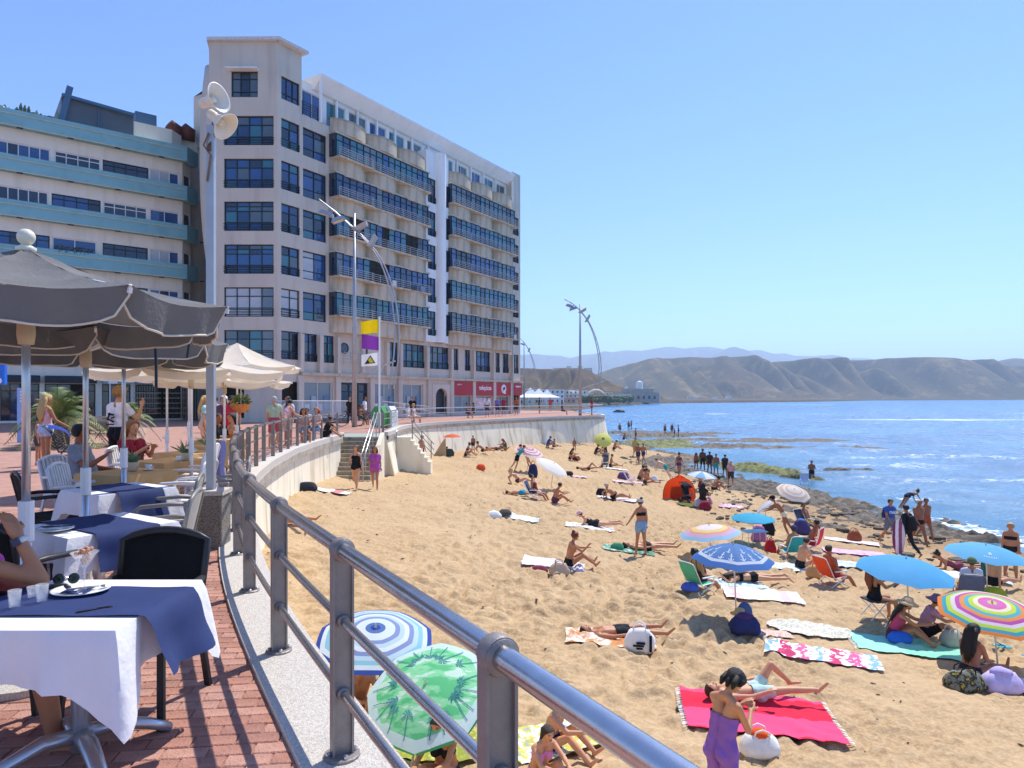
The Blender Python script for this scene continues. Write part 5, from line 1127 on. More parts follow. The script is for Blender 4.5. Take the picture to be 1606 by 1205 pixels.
def bench(loc, rz, lb_):
    t_ = thing('bench', lb_, 'bench', loc, rz); bwood = mat('bench_wood', '#a59684', .8, 0, .15, 5)
    for k in range(4): g = G(); g.box((0, -.18 + .12 * k, .44), (1.9, .1, .04)); g.build('seat_slat', bwood, t_)
    for k in range(3): g = G(); g.box((0, .25 + .03 * k, .56 + .13 * k), (1.9, .035, .1)); g.build('back_slat', bwood, t_)
    for s_ in (-.75, .75): g = G(); g.box((s_, .03, .21), (.08, .5, .42)); g.bar((s_, .24, .42), (s_, .36, .95), .06); g.build('leg', blackf, t_)
q = at(125, 700); bench((q.x + .3, q.y, 0), .25, 'wooden slatted bench beside the pushchair on the plaza'); q = at(152, 683); bench((q.x, q.y, 0), .2, 'wooden slatted bench further back before the blue shopfront')
t_ = thing('totem_sign', 'tall pale blue totem sign standing on the plaza at left', 'sign', at(33, 694)); g = G(); g.box((0, 0, 1.05), (.24, .1, 2.1)); g.build('panel', mat('pale_blue_panel', '#8fb4e6', .5, 0, .03), t_)
for k in range(4): g = G(); g.box((.04, -.053, 1.95 - .12 * k), (.06 + .02 * (k % 2), .006, .06)); g.build('white_mark', white_let, t_)
text(t_, 'i', .2, white_let, (.05, -.056, .9), (radians(90), 0, 0))
p = atd(2, 595, 22); t_ = thing('blue_sign', 'bright blue projecting sign at the left edge above the dark shopfronts', 'sign', p); g = G(); g.box((-.1, 0, .25), (.5, .12, .85)); g.build('panel', mat('bright_blue_panel', '#1f6fd6', .5), t_); g = G(); g.lathe([(.09, 0), (.09, .01)], (-.02, -.062, -.05), 14, RY); g.build('white_disc', white_let, t_); g = G(); g.tube([(-.3, 0, -2.9 - .0), (-.3, 0, .7)], .05, 6); g.build('sign_pole', blackf, t_)
t_ = thing('blue_banner', 'narrow white sign board on a post above the palm', 'sign', at(150, 668, 0) + V((-.3, 2, 0))); g = G(); g.tube([(0, 0, 0), (0, 0, 2.9)], .035, 6); g.build('post', whitem, t_); g = G(); g.box((.2, 0, 2.75), (.55, .05, .25)); g.build('board', whitem, t_)
g = G(); g.grid(8, 8, lambda u, v: ((u - .5) * .3 + .02 * sin(v * 7), .03 * sin(u * 14) + .0 * v, .95 - v * .72)); tag(g.build('hanging_cloth', cmat('#8288c4'), loc=at(339, 775), smooth=True), 'lilac blue beach towel hanging beside the loudspeaker post', 'towel')
q = at(339, 775); 
# ------------------------------------------------------------ people
def cap(g, p, q, r1, r2, n=12):
    p, q = V(p), V(q); d = q - p; l = d.length
    z = d.normalized() if l > 1e-6 else V((0, 0, 1)); x = z.orthogonal().normalized(); y = z.cross(x); rows = []
    for k in range(4): t_ = pi / 2 * (k / 4 - 1) + .0001; rows.append((p + z * (r1 * sin(t_)), r1 * cos(t_)))
    rows.append((p, r1)); rows.append((q, r2))
    for k in range(1, 5): t_ = pi / 2 * k / 4 - .0001; rows.append((q + z * (r2 * sin(t_)), r2 * cos(t_)))
    vs_ = [c_ + (x * cos(2 * pi * j / n) + y * sin(2 * pi * j / n)) * r_ for c_, r_ in rows for j in range(n)]; m_ = len(rows)
    g.add(vs_, [(i * n + j, i * n + (j + 1) % n, (i + 1) * n + (j + 1) % n, (i + 1) * n + j) for i in range(m_ - 1) for j in range(n)] + [tuple(range(n))[::-1], tuple(range((m_ - 1) * n, m_ * n))])
POSE = {
 'stand': dict(hL=3, hR=-3, sL=(5, 9, 14, 0), sR=(-3, 9, 12, 0), aL=4, aR=4),
 'walk': dict(hL=24, hR=-18, kL=8, kR=26, sL=(-20, 8, 18, 0), sR=(24, 8, 25, 0), aL=2, aR=2),
 'sit': dict(lean=24, hL=128, hR=122, kL=82, kR=69, aL=8, aR=8, sL=(62, 6, 30, 20), sR=(58, 6, 38, 20)),
 'sitlong': dict(lean=8, hL=94, hR=100, kL=8, kR=18, aL=6, aR=8, sL=(20, 8, 30, 10), sR=(24, 8, 50, 15)),
 'cross': dict(lean=18, hL=124, hR=118, kL=76, kR=62, aL=26, aR=26, sL=(35, 12, 40, 25), sR=(35, 12, 45, 25)),
 'kneel': dict(lean=15, hL=75, hR=75, kL=150, kR=150, aL=10, aR=10, sL=(40, 10, 20, 5), sR=(45, 10, 20, 5)),
 'chair': dict(lean=-6, hL=86, hR=82, kL=82, kR=74, aL=6, aR=6, sL=(22, 9, 62, 15), sR=(20, 9, 66, 15)),
 'lounge': dict(lean=-24, hL=82, hR=78, kL=52, kR=44, aL=7, aR=7, sL=(5, 12, 60, 10), sR=(8, 12, 66, 10)),
 'back': dict(base='back', hL=4, hR=2, kL=6, kR=3, aL=7, aR=9, sL=(0, 18, 8, 0), sR=(0, 16, 10, 0)),
 'backknee': dict(base='back', hL=52, hR=6, kL=95, kR=5, aL=6, aR=8, sL=(0, 22, 10, 0), sR=(10, 26, 12, 0)),
 'front': dict(base='front', hL=0, hR=0, aL=6, aR=5, kL=3, kR=5, sL=(150, 30, 70, 40), sR=(150, 30, 75, 40)),
 'prop': dict(base='front', lean=-32, hL=0, hR=0, aL=6, aR=5, kL=4, kR=8, sL=(95, 14, 85, 10), sR=(95, 14, 80, 20), hd=(-30, 0)),
 'recline': dict(lean=-52, hL=94, hR=112, kL=9, kR=47, aL=5, aR=5, sL=(-48, 14, 70, 0), sR=(-45, 14, 72, 0), hd=(18, 0)),
 'bend': dict(lean=82, hL=4, hR=-2, kL=4, kR=6, sL=(22, 5, 5, 0), sR=(30, 8, 10, 0), pel=.45),
 'lean': dict(lean=38, hL=14, hR=-10, kL=18, kR=6, sL=(45, 10, 30, 0), sR=(38, 10, 40, 0), pel=.5),
 'phone': dict(lean=14, hL=3, hR=-3, aL=3, aR=3, sL=(28, 4, 100, 32), sR=(26, 4, 95, 32), hd=(32, 0)),
}
QUEUE = []; PPL = []
def person(label, pos, az, pose, clothes='', hair='short:#2a1d15', skin='#b98463', h=1.7, f=0, fat=1.0, vox=None, hat=None, seat=None, dz=0, fine=False, grp=None, cat='person', kid=False, **kw):
    K = dict(base='up', lean=0, pel=0, hL=0, hR=0, kL=0, kR=0, aL=3, aR=3, sL=(0, 8, 10, 0), sR=(0, 8, 10, 0), hd=(0, 0), roll=0, tw=0); K.update(POSE[pose]); K.update(kw)
    s = h / 1.7; Rx = lambda a: M.Rotation(radians(a), 3, 'X'); Rz = lambda a: M.Rotation(radians(a), 3, 'Z'); Ry = lambda a: M.Rotation(radians(a), 3, 'Y')
    P = V((0, 0, .92)); Rp = Rx(-K['lean'] * K['pel']); Rt = Rz(K['tw']) @ Rx(-K['lean'])
    Bn = []   # bones: name, group, side, p, q, r1, r2, coordinate offset
    def bone(n_, gr, sd, p, q, r1, r2, c0=0): Bn.append((n_, gr, sd, V(p), V(q), r1 * (fat if gr in ('torso', 'leg') else (1 + fat) / 2), r2 * (fat if gr in ('torso', 'leg') else (1 + fat) / 2), c0))
    ax = (Rp @ V((0, 0, 1)) * .4 + Rt @ V((0, 0, 1)) * .6).normalized()
    Ch = P + Rp @ V((0, 0, .10)) + Rt @ V((0, 0, .22)); Nk = Ch + Rt @ V((0, 0, .20))
    sw = .165 if f else .185; hw = .09
    for sd in (-1, 1):
        bone('hip', 'torso', sd, P + Rp @ V((sd * .075, -.005, -.03)), P + Rp @ V((sd * .06, 0, .10)), .105 + .008 * f, .092 - .006 * f)
        bone('waist', 'torso', sd, P + Rp @ V((sd * .055, 0, .10)), Ch + Rt @ V((sd * .065, .0, 0)), .09 - .008 * f, .102 - .008 * f)
        bone('rib', 'torso', sd, Ch + Rt @ V((sd * .065, 0, 0)), Ch + Rt @ V((sd * .085, -.005, .11)), .104 - .01 * f, .085 - .01 * f)
        bone('collar', 'torso', sd, Nk + Rt @ V((sd * .03, -.01, -.02)), Nk + Rt @ V((sd * (sw - .02), -.01, -.065)), .055, .055)
        bone('butt', 'torso', sd, P + Rp @ V((sd * .075, -.055, -.05)), P + Rp @ V((sd * .07, -.05, -.02)), .085, .075)
        if f: bone('bust', 'torso', sd, Ch + Rt @ V((sd * .075, .075, .0)), Ch + Rt @ V((sd * .07, .06, .05)), .058, .04)
        hp = P + Rp @ V((sd * hw, 0, -.06)); fl, ab, kn = (K['hR'], K['aR'], K['kR']) if sd > 0 else (K['hL'], K['aL'], K['kL'])
        dirv = lambda a: Rp @ Rz(-sd * ab * min(1, max(0, sin(radians(fl))))) @ V((sd * sin(radians(ab)) * max(0, cos(radians(fl))), sin(radians(a)), -cos(radians(a)))).normalized()
        kp = hp + dirv(fl) * .42; ak = kp + dirv(fl - kn) * .40; fd = dirv(fl - kn + K.get('foot', 88 if K['base'] == 'up' else 45)); 
        bone('thigh', 'leg', sd, hp, kp, .088 + .004 * f, .054, 0); bone('shin', 'leg', sd, kp, kp.lerp(ak, .3), .05, .054, 1); bone('calf', 'leg', sd, kp.lerp(ak, .3), ak, .054, .036, 1.3)
        bone('foot', 'foot', sd, ak - fd * .03 + dirv(fl - kn) * .045, ak + fd * .15 + dirv(fl - kn) * .06, .034, .024, 2)
        sh = Nk + Rt @ V((sd * sw, -.01, -.07)); fx, sab, el, inw = K['sR'] if sd > 0 else K['sL']
        av = lambda a, b_: V((sd * sin(radians(b_)), cos(radians(b_)) * sin(radians(a)), -cos(radians(b_)) * cos(radians(a))))
        ep, wp = sh + av(fx, sab) * .285, None; wp = ep + av(fx + el, sab * .4 - inw) * .245; hd_ = av(fx + el + 6, sab * .3 - inw)
        ik = K.get('ikR' if sd > 0 else 'ikL')
        if ik: ep, wp, hd_ = V(ik[0]) / s, V(ik[1]) / s, (V(ik[1]) - V(ik[0])).normalized() if len(ik) < 3 else V(ik[2]).normalized()
        bone('upper_arm', 'arm', sd, sh, ep, .05 - .004 * f, .04 - .002 * f, 0); bone('forearm', 'arm', sd, ep, wp, .041 - .003 * f, .027, 1)
        lat = hd_.cross(V((0, 0, 1)) if abs(hd_.z) < .9 else V((0, 1, 0))).normalized(); up_ = lat.cross(hd_)
        bone('palm', 'hand', sd, wp + hd_ * .02 - lat * .016, wp + hd_ * .08 - lat * .022, .022, .019, 2); bone('palm', 'hand', sd, wp + hd_ * .02 + lat * .016, wp + hd_ * .08 + lat * .022, .022, .018, 2)
        for k in range(4):
            b0 = wp + hd_ * .085 + lat * (-.033 + .022 * k); ln = (.036, .042, .04, .03)[k]; cu = K.get('curl', .45); b1 = b0 + hd_ * ln - up_ * ln * cu * .5; b2 = b1 + (hd_ * (1 - cu * .6) - up_ * cu).normalized() * ln * .85
            bone('finger', 'hand', sd, b0, b1, .0095, .009, 2); bone('finger', 'hand', sd, b1, b2, .009, .0075, 2)
        tb = wp + hd_ * .03 + lat * sd * .03; t1 = tb + (hd_ * .6 + lat * sd * .8 - up_ * .2).normalized() * .04; bone('thumb', 'hand', sd, tb, t1, .013, .011, 2); bone('thumb', 'hand', sd, t1, t1 + (hd_ - up_ * .3).normalized() * .03, .0105, .009, 2)
    if fat > 1.08: bone('belly', 'torso', 0, P + Rp @ V((0, .05, .09)), P + Rp @ V((0, .055, .17)), .115, .1)
    Rh = Rt @ Rz(-K['hd'][1]) @ Rx(-K['hd'][0] - (-K['lean'] * .55 if K['base'] == 'up' else -K['lean'] * .0)) 
    Hc = Nk + Rt @ V((0, .01, .05)) + Rh @ V((0, .025, .115))
    bone('neck', 'neck', 0, Nk + Rt @ V((0, -.01, -.03)), Hc + Rh @ V((0, -.02, -.05)), .056 - .008 * f, .05 - .006 * f)
    bone('skull', 'head', 0, Hc + Rh @ V((0, -.02, .03)), Hc + Rh @ V((0, .015, .03)), .088, .084); bone('jaw', 'head', 0, Hc + Rh @ V((0, .02, -.03)), Hc + Rh @ V((0, .045, -.068)), .064, .04)
    bone('nose', 'head', 0, Hc + Rh @ V((0, .095, .02)), Hc + Rh @ V((0, .112, -.018)), .009, .014)
    for sd in (-1, 1): bone('ear', 'head', 0, Hc + Rh @ V((sd * .085, -.01, .02)), Hc + Rh @ V((sd * .086, -.012, -.015)), .015, .011)
    Bs = {'up': M.Identity(3), 'back': Rx(90), 'front': Rx(-90)}[K['base']]
    Bs = Ry(K['roll']) @ Bs
    T = lambda v_: (Bs @ V(v_)) * s
    g = G()
    for n_, gr, sd, p, q, r1, r2, c0 in Bn: cap(g, T(p), T(q), r1 * s, r2 * s, 12 if r1 > .02 else 8)
    arr = np.array(g.v)
    ctr = T(P) if K['base'] != 'up' else V((0, 0, 0)); mz = arr[:, 2].min() if seat is None else T(P)[2] - .095 * s * fat - seat
    for i in range(len(g.v)): v_ = g.v[i]; g.v[i] = (v_[0] - ctr.x, v_[1] - ctr.y, v_[2] - mz + dz)
    ofs = V((-ctr.x, -ctr.y, -mz + dz)); d = V(pos).y
    o = g.build('person', cmat(skin, 'skin')); o.location = pos; o.rotation_euler = (0, 0, -radians(az)); tag(o, label, cat, grp)
    vx = vox or min(.030, max(.0095 if fine else .013, d * .00115)); m_ = o.modifiers.new('r', 'REMESH'); m_.mode = 'VOXEL'; m_.voxel_size = vx
    sm = o.modifiers.new('s', 'SMOOTH'); sm.factor = .5; sm.iterations = 3 if fine else 2
    bs = [(n_, gr, sd, np.array(T(p) + ofs), np.array(T(q) + ofs), r1 * s, r2 * s, c0) for n_, gr, sd, p, q, r1, r2, c0 in Bn]
    tr = lambda v_: T(v_) + ofs
    QUEUE.append(dict(o=o, b=bs, P=np.array(tr(P)), ax=np.array((Bs @ ax)), fw=np.array(Bs @ (Rt @ V((0, 1, 0)))), rt=np.array(Bs @ (Rt @ V((1, 0, 0)))), Hc=tr(Hc), Rh=Bs @ Rh, s=s, clothes=clothes, hair=hair, hat=hat, d=d, fine=fine, Nk=tr(Nk), Ch=tr(Ch), Rt=Bs @ Rt, f=f))
    PPL.append(o); return o
def clip_shell(co, no, tris, S, offv):
    keep = S[tris]; full = (keep > 0).all(1); part = (keep > 0).any(1) & ~full
    vs_ = [tuple(x) for x in (co + no * offv[:, None])]; fs = [tuple(t_) for t_ in tris[full]]; cache = {}
    base = co + no * offv[:, None]
    def cut(a, b_):
        k = (min(a, b_), max(a, b_))
        if k not in cache:
            t_ = S[a] / (S[a] - S[b_]); p = base[a] * (1 - t_) + base[b_] * t_ ; cache[k] = len(vs_); vs_.append(tuple(p))
        return cache[k]
    for t_ in tris[part]:
        out = []
        for i in range(3):
            a, b_ = t_[i], t_[(i + 1) % 3]
            if S[a] > 0: out.append(int(a))
            if (S[a] > 0) != (S[b_] > 0): out.append(cut(int(a), int(b_)))
        if len(out) > 2: fs.append(tuple(out))
    used = sorted({i for f_ in fs for i in f_}); mp_ = {i: k for k, i in enumerate(used)}
    return [vs_[i] for i in used], [tuple(mp_[i] for i in f_) for f_ in fs]
def dress_people():
    dg = bpy.context.evaluated_depsgraph_get(); dg.update()
    meshes = [bpy.data.meshes.new_from_object(q['o'].evaluated_get(dg)) for q in QUEUE]
    for q, me in zip(QUEUE, meshes):
        o = q['o']; o.modifiers.clear(); old = o.data; o.data = me; me.name = 'body'; bpy.data.meshes.remove(old)
        n = len(me.vertices); co = np.empty(n * 3, np.float32); me.vertices.foreach_get('co', co); co = co.reshape(-1, 3).astype(float)
        no = np.empty(n * 3, np.float32); me.vertices.foreach_get('normal', no); no = no.reshape(-1, 3).astype(float)
        me.polygons.foreach_set('use_smooth', [True] * len(me.polygons)); me.calc_loop_triangles()
        tr = np.empty(len(me.loop_triangles) * 3, np.int32); me.loop_triangles.foreach_get('vertices', tr); tr = tr.reshape(-1, 3)
        best = np.full(n, 9.0); who = np.zeros(n, int); tt_ = np.zeros(n)
        for k, (n_, gr, sd, p, e, r1, r2, c0) in enumerate(q['b']):
            dv = e - p; l2 = max(dv @ dv, 1e-9); t_ = np.clip((co - p) @ dv / l2, 0, 1); dd = np.linalg.norm(co - (p + t_[:, None] * dv), axis=1) - (r1 + (r2 - r1) * t_)
            w_ = dd < best; best[w_] = dd[w_]; who[w_] = k; tt_[w_] = t_[w_]
        gr = np.array([b_[1] for b_ in q['b']])[who]; nm = np.array([b_[0] for b_ in q['b']])[who]; s = q['s']
        cc = np.array([b_[7] for b_ in q['b']])[who] + tt_ * np.where(nm == 'shin', .3, np.where(nm == 'calf', .7, 1.0))
        hh = (co - q['P']) @ q['ax'] / s; fwd = (co - q['P']) @ q['fw'] / s; xx = (co - q['P']) @ q['rt'] / s
        tor = gr == 'torso'; leg = (gr == 'leg'); arm = gr == 'arm'
        for item in [c_ for c_ in q['clothes'].split(',') if c_.strip()]:
            p_ = item.strip().split(':'); kind, col = p_[0], p_[1]; par = float(p_[2]) if len(p_) > 2 else None
            S_ = np.full(n, -1.0); off = .007; nm_ = kind
            if kind == 'briefs': S_[tor] = (.075 - hh)[tor]; S_[leg] = (.055 - cc * .42)[leg]; nm_ = 'swim_briefs'
            elif kind == 'shorts': S_[tor] = (.10 - hh)[tor]; S_[leg] = ((par or .5) - cc)[leg] * .42; off = .016
            elif kind == 'trousers': S_[tor] = (.10 - hh)[tor]; S_[leg] = (1.92 - cc)[leg] * .42; off = .012
            elif kind == 'bikini': S_[tor] = np.minimum(.052 - np.abs(hh - .325), 1)[tor]; nm_ = 'bikini_top'
            elif kind == 'swimsuit': S_[tor] = np.maximum(np.where(fwd > 0, .41, .24) - hh, np.where(np.abs(np.abs(xx) - .085) < .016, .016 - np.abs(np.abs(xx) - .085), -1))[tor]; S_[leg] = (.03 - cc * .42)[leg]
            elif kind == 'shirt': S_[tor] = np.minimum(hh + .06, .525 - hh)[tor]; S_[arm] = ((par or .55) - cc)[arm] * .29; off = .015; nm_ = 't_shirt'
            elif kind == 'vest': S_[tor] = np.minimum(hh + .04, .47 - hh)[tor]; off = .012; nm_ = 'vest_top'
            elif kind == 'wetsuit': S_[tor] = (.53 - hh)[tor]; S_[arm] = (1.9 - cc)[arm] * .29; S_[leg] = (1.95 - cc)[leg] * .4
            elif kind == 'wrap': S_[tor] = (.33 - hh)[tor]; S_[leg] = ((par or .9) - cc)[leg] * .42; off = .02
            elif kind == 'dress': S_[tor] = (.50 - hh)[tor]; S_[leg] = ((par or .6) - cc)[leg] * .42; S_[arm] = (.6 - cc)[arm] * .29; off = .025
            if not (S_ > 0).any(): continue
            wr = 0 if off < .012 else .5
            offv = off * s * (1 + wr * np.sin(co[:, 2] * 37 + co[:, 0] * 23) * np.cos(co[:, 1] * 31))
            v_, f_ = clip_shell(co, no, tr, S_, offv)
            if kind in ('wrap', 'dress') and v_:   # cloth bridges the gap between the legs
                pass
            m2 = bpy.data.meshes.new(nm_); m2.from_pydata(v_, [], f_); m2.materials.append(cmat(col)); m2.polygons.foreach_set('use_smooth', [True] * len(f_)); link(nm_, m2, o)
        H = q['hair'].split(':'); Hl = (co - np.array(q['Hc'])) @ np.array(q['Rh']) / s; hm = gr == 'head'; T_ = lambda x, y, z: q['Hc'] + q['Rh'] @ V((x, y, z)) * s
        hair = None
        if H[0] != 'bald':
            S_ = np.full(n, -1.0); S_[hm] = (Hl[:, 2] * .75 - Hl[:, 1] * 1.0 + .018)[hm]; vol = {'short': .010, 'long': .02, 'bun': .014, 'pony': .013, 'curly': .03, 'bob': .022}[H[0]]
            v_, f_ = clip_shell(co, no, tr, S_, vol * s * (1 + (.5 if H[0] == 'curly' else .1) * np.sin(co[:, 0] * 190) * np.sin(co[:, 2] * 170)))
            g = G()
            if f_: g.add(v_, f_)
            if H[0] == 'bun': g.ball(T_(0, -.06, .12), .05 * s, 10)
            if H[0] == 'pony': g.tube([T_(0, -.1, .05), T_(0, -.14, .0), q['Nk'] + q['Rt'] @ V((0, -.1, .0)) * s, q['Nk'] + q['Rt'] @ V((0, -.12, -.12)) * s], [.025 * s, .032 * s, .028 * s, .006], 8)
            if H[0] == 'bob':
                for sx in (-.06, 0, .06): g.tube([T_(sx, -.07, .03), T_(sx * 1.25, -.085, -.05), T_(sx * 1.3, -.075, -.11)], [.034 * s, .036 * s, .012], 8)
            if H[0] == 'long':
                for sx, le in ((-.075, .30), (-.04, .36), (0, .4), (.04, .37), (.075, .29), (-.02, .42), (.02, .41)):
                    e1 = q['Nk'] + q['Rt'] @ V((sx * 1.1, -.095, .0)) * s; e2 = q['Nk'] + q['Rt'] @ V((sx * 1.35, -.125, -.16)) * s; e3 = q['Nk'] + q['Rt'] @ V((sx * 1.2, -.125, -le)) * s
                    g.tube([T_(sx * .7, -.06, .06), T_(sx * 1.05, -.085, -.02), e1, e2, e3], [.04 * s, .045 * s, .042 * s, .034 * s, .006], 8)
            if g.v: hair = g.build('hair', cmat(H[1], 'hair'), o, smooth=True)
        if q['hat']:
            hk, hc = q['hat'].split(':'); S_ = np.full(n, -1.0); S_[hm] = (Hl[:, 2] - .04 + (.02 * (Hl[:, 1] < 0)))[hm]; v_, f_ = clip_shell(co, no, tr, S_, np.full(n, .026 * s)); g = G(); g.add(v_, f_)
            if hk == 'cap': g.add([T_(x, y, .05 - .02 * k) for k, (x, y) in enumerate(((-.07, .08), (.07, .08), (.055, .17), (0, .19), (-.055, .17)))], [(0, 1, 2, 3, 4)])
            else:
                R3 = q['Rh']; g.lathe([(.09 * s, .055 * s), (.14 * s, .045 * s), (.21 * s, .015 * s), (.215 * s, .02 * s), (.14 * s, .052 * s), (.10 * s, .075 * s), (.085 * s, .14 * s), (.03 * s, .15 * s)], tuple(q['Hc']), 18, R3)
            g.build('cap' if hk == 'cap' else 'sun_hat', cmat(hc), o, smooth=hk != 'cap')
        if q['d'] < 18:   # eyes, brows and mouth
            g = G()
            for sx in (-.033, .033): g.ball(T_(sx, .083, .026), .0105 * s, 8, (1.3, .7, .8))
            g.build('eyes', cmat('#1c1613', 'paint'), o, smooth=True)
            g = G(); g.tube([T_(-.024, .083, -.052), T_(0, .092, -.053), T_(.024, .083, -.052)], .006 * s, 6); g.build('mouth', cmat('#93504a', 'paint'), o, smooth=True)
            g = G()
            for sx in (-1, 1): g.tube([T_(sx * .05, .076, .043), T_(sx * .033, .087, .049), T_(sx * .014, .088, .044)], .005 * s, 5)
            g.build('eyebrows', cmat(H[1] if len(H) > 1 else '#6a5a4a', 'hair'), o)
SK = ['#e2b392', '#d29a74', '#b97d58', '#9d6545', '#6b422c', '#3a2519']
BR, BK, BL, GY, RD = '#3a261a', '#17120f', '#c2a066', '#b9b2a8', '#7a3f22'
def B_(px, py): return on_sand(px, py)
def pb(label, px, py, az, pose, clothes='', hair='short:' + BR, sk=2, **kw): return person(label, B_(px, py), az, pose, clothes, hair, SK[sk], **kw)
# --- beach, near
pw = person('woman wrapped in a purple dress standing with bowed head nearest the camera', V((2.11, 6.85, sz(2.11, 6.85))), 60, 'phone', 'wrap:#8f63b4:.95', 'bob:' + BK, '#c98e66', 1.66, 1, fine=True, hd=(38, 0), lean=10, fat=.88)
pb('man lying in pale shorts on the pink and red towel', 1185, 1104, 84, 'backknee', 'shorts:#b9d3cb:.45', 'short:' + BR, 1, fine=True)
pb('man sleeping on his back on an orange towel in black trunks', 972, 1000, 84, 'back', 'shorts:#23252a:.35', 'short:' + BK, 2, fat=1.05)
pb('boy with curly hair in blue shorts sitting on a patterned towel', 862, 1186, 118, 'sit', 'shorts:#2a3a86:.5', 'curly:' + BK, 1, h=1.5, fine=True, dz=.02)
pb('girl in a pink bikini sitting with her back turned beside the curly haired boy', 845, 1222, 150, 'sit', 'bikini:#e48fc0,briefs:#e48fc0', 'pony:' + BR, 1, h=1.35, f=1, fine=True)
pb('person sitting under the green palm umbrella in dark swimwear', 700, 1224, 200, 'sit', 'briefs:#1d1d22,bikini:#1d1d22', 'short:' + BK, 2, h=1.6, f=1)
pb('dark haired person sitting between the two near umbrellas', 560, 1118, 150, 'sit', 'briefs:#2a2a2a', 'bob:' + BK, 2, h=1.6)
pb('person with bare shoulders sitting at the foot of the beach wall', 602, 1178, 190, 'sitlong', 'briefs:#333333', 'bun:' + BK, 3, h=1.6)
pb('woman with long black hair sitting under the rainbow striped umbrella', 1522, 1064, 60, 'sitlong', 'briefs:#1f2430', 'long:' + BK, 3, f=1, fine=True)
pb('woman in a black swimsuit reading her phone on a folding stool', 1372, 975, 85, 'chair', 'swimsuit:#17171b', 'long:' + RD, 2, f=1, seat=.42, sL=(40, 8, 70, 20), sR=(40, 8, 62, 20), hd=(25, 0), fine=True)
pb('woman in a straw sun hat and red patterned top sitting on the mint towel', 1402, 1006, 120, 'sit', 'vest:#c2476a,shorts:#5a3040:.3', 'long:' + BK, 2, f=1, hat='sun:#cdb187', fine=True)
pb('woman in a purple sun hat, pink shirt and black shorts on the mint towel', 1448, 1006, 110, 'sit', 'shirt:#c08aa0,shorts:#1c1c20:.8', 'short:' + BK, 2, f=1, hat='sun:#8d6480', fine=True, hL=112, kL=47)
pb('woman with red hair bun sitting with a phone on a white towel', 893, 893, 80, 'sit', 'briefs:#1d1a1a', 'bun:#6e2f1c', 2, f=1, hL=118, kL=58, sR=(55, 5, 75, 12), fine=True, lean=14)
pb('standing woman in light denim shorts, black bikini top and cap', 1005, 873, 335, 'stand', 'shorts:#86a9c6:.42,bikini:#1a1a1d', 'bun:' + BR, 2, f=1, hat='cap:#cfc8ba', sL=(22, 24, 14, 0), fine=True)
pb('man lying on his back with legs stretched behind the denim shorts woman', 1015, 866, 88, 'back', 'briefs:#2b2b30', 'short:' + BR, 1, fat=1.1)
pb('woman in black bikini lying face down behind the anchor umbrella', 1180, 918, 275, 'front', 'briefs:#17171a,bikini:#17171a', 'long:' + BR, 1, f=1)
pb('woman sitting in the green beach chair under the anchor umbrella', 1098, 926, 60, 'lounge', 'swimsuit:#5a2436', 'bun:' + BK, 2, f=1, fat=1.12, seat=.26)
pb('man sitting bare chested with arms on knees beside the straw bag', 1256, 894, 80, 'cross', 'briefs:#1b1b20', 'short:' + BR, 1, fat=1.05)
pb('person reclining in the orange beach chair', 1308, 918, 70, 'lounge', 'briefs:#a03c30', 'short:' + BR, 3, seat=.26)
pb('woman with purple hat seated in the turquoise beach chair', 1240, 872, 350, 'lounge', 'swimsuit:#4fa3a8', 'short:' + BR, 2, f=1, hat='cap:#433a5c', seat=.26, fat=1.1)
pb('man in sun reading beyond the turquoise chair', 1266, 830, 150, 'lounge', 'shorts:#c3a33c:.5', 'short:' + BR, 3, seat=.24)
pb('tanned man in a black cap and pale briefs leaning over the tilted umbrella', 1228, 844, 285, 'lean', 'briefs:#e9dcb8', 'short:' + BK, 3, hat='cap:#17181c')
pb('person in the red beach chair seen from behind', 1272, 862, 310, 'lounge', 'shorts:#a83f4a:.5', 'short:' + BK, 3, seat=.26)
pb('woman lying propped on her elbows on a white towel behind the blue umbrella', 1502, 896, 285, 'prop', 'swimsuit:#8a4658', 'bun:' + BK, 2, f=1)
pb('man in a green cap and white shirt sitting in the grey blue seat', 1521, 946, 20, 'lounge', 'shirt:#c9d2dc,shorts:#2a2f3a:.6', 'short:' + BR, 2, hat='cap:#5e7450', seat=.22)
pb('bare backed man sitting under the pale blue umbrella at the right edge', 1556, 924, 70, 'sitlong', 'shorts:#17181c:.35', 'short:' + BR, 1, fat=1.1, sR=(-20, 14, 10, 0))
pb('stout woman in a black bikini standing at the right edge of the beach', 1585, 905, 215, 'stand', 'briefs:#1f1c22,bikini:#16161b', 'short:' + BL, 2, f=1, fat=1.28, h=1.64)
# --- walkers at the water
pb('walker in a blue sports shirt reading ITALIA and grey shorts', 1396, 855, 170, 'walk', 'shirt:#3a62a8:.6,shorts:#6c7488:.75', 'short:' + BK, 2, fat=1.12, h=1.74)
pb('man in a dark wetsuit with a backpack carrying a striped board bag', 1422, 875, 340, 'walk', 'wetsuit:#25272f', 'short:' + BK, 3, h=1.78)
pb('broad tanned man in small black briefs walking toward the camera', 1441, 857, 175, 'walk', 'briefs:#17161a', 'short:' + GY, 3, fat=1.18, h=1.78)
pb('dark haired bare chested man behind the broad man in briefs', 1452, 850, 180, 'walk', 'shorts:#b5553c:.4', 'short:' + BK, 3, h=1.72)
pb('woman in a navy swimsuit bending down at the water edge', 1424, 803, 80, 'bend', 'swimsuit:#1f2740', 'bun:' + BK, 2, f=1)
pb('man in dark trunks standing in the shallow water by a chair', 1273, 760, 200, 'stand', 'shorts:#2b2b33:.3', 'short:' + BK, 3, fat=1.1, sL=(20, 12, 70, 25), sR=(20, 12, 70, 25))
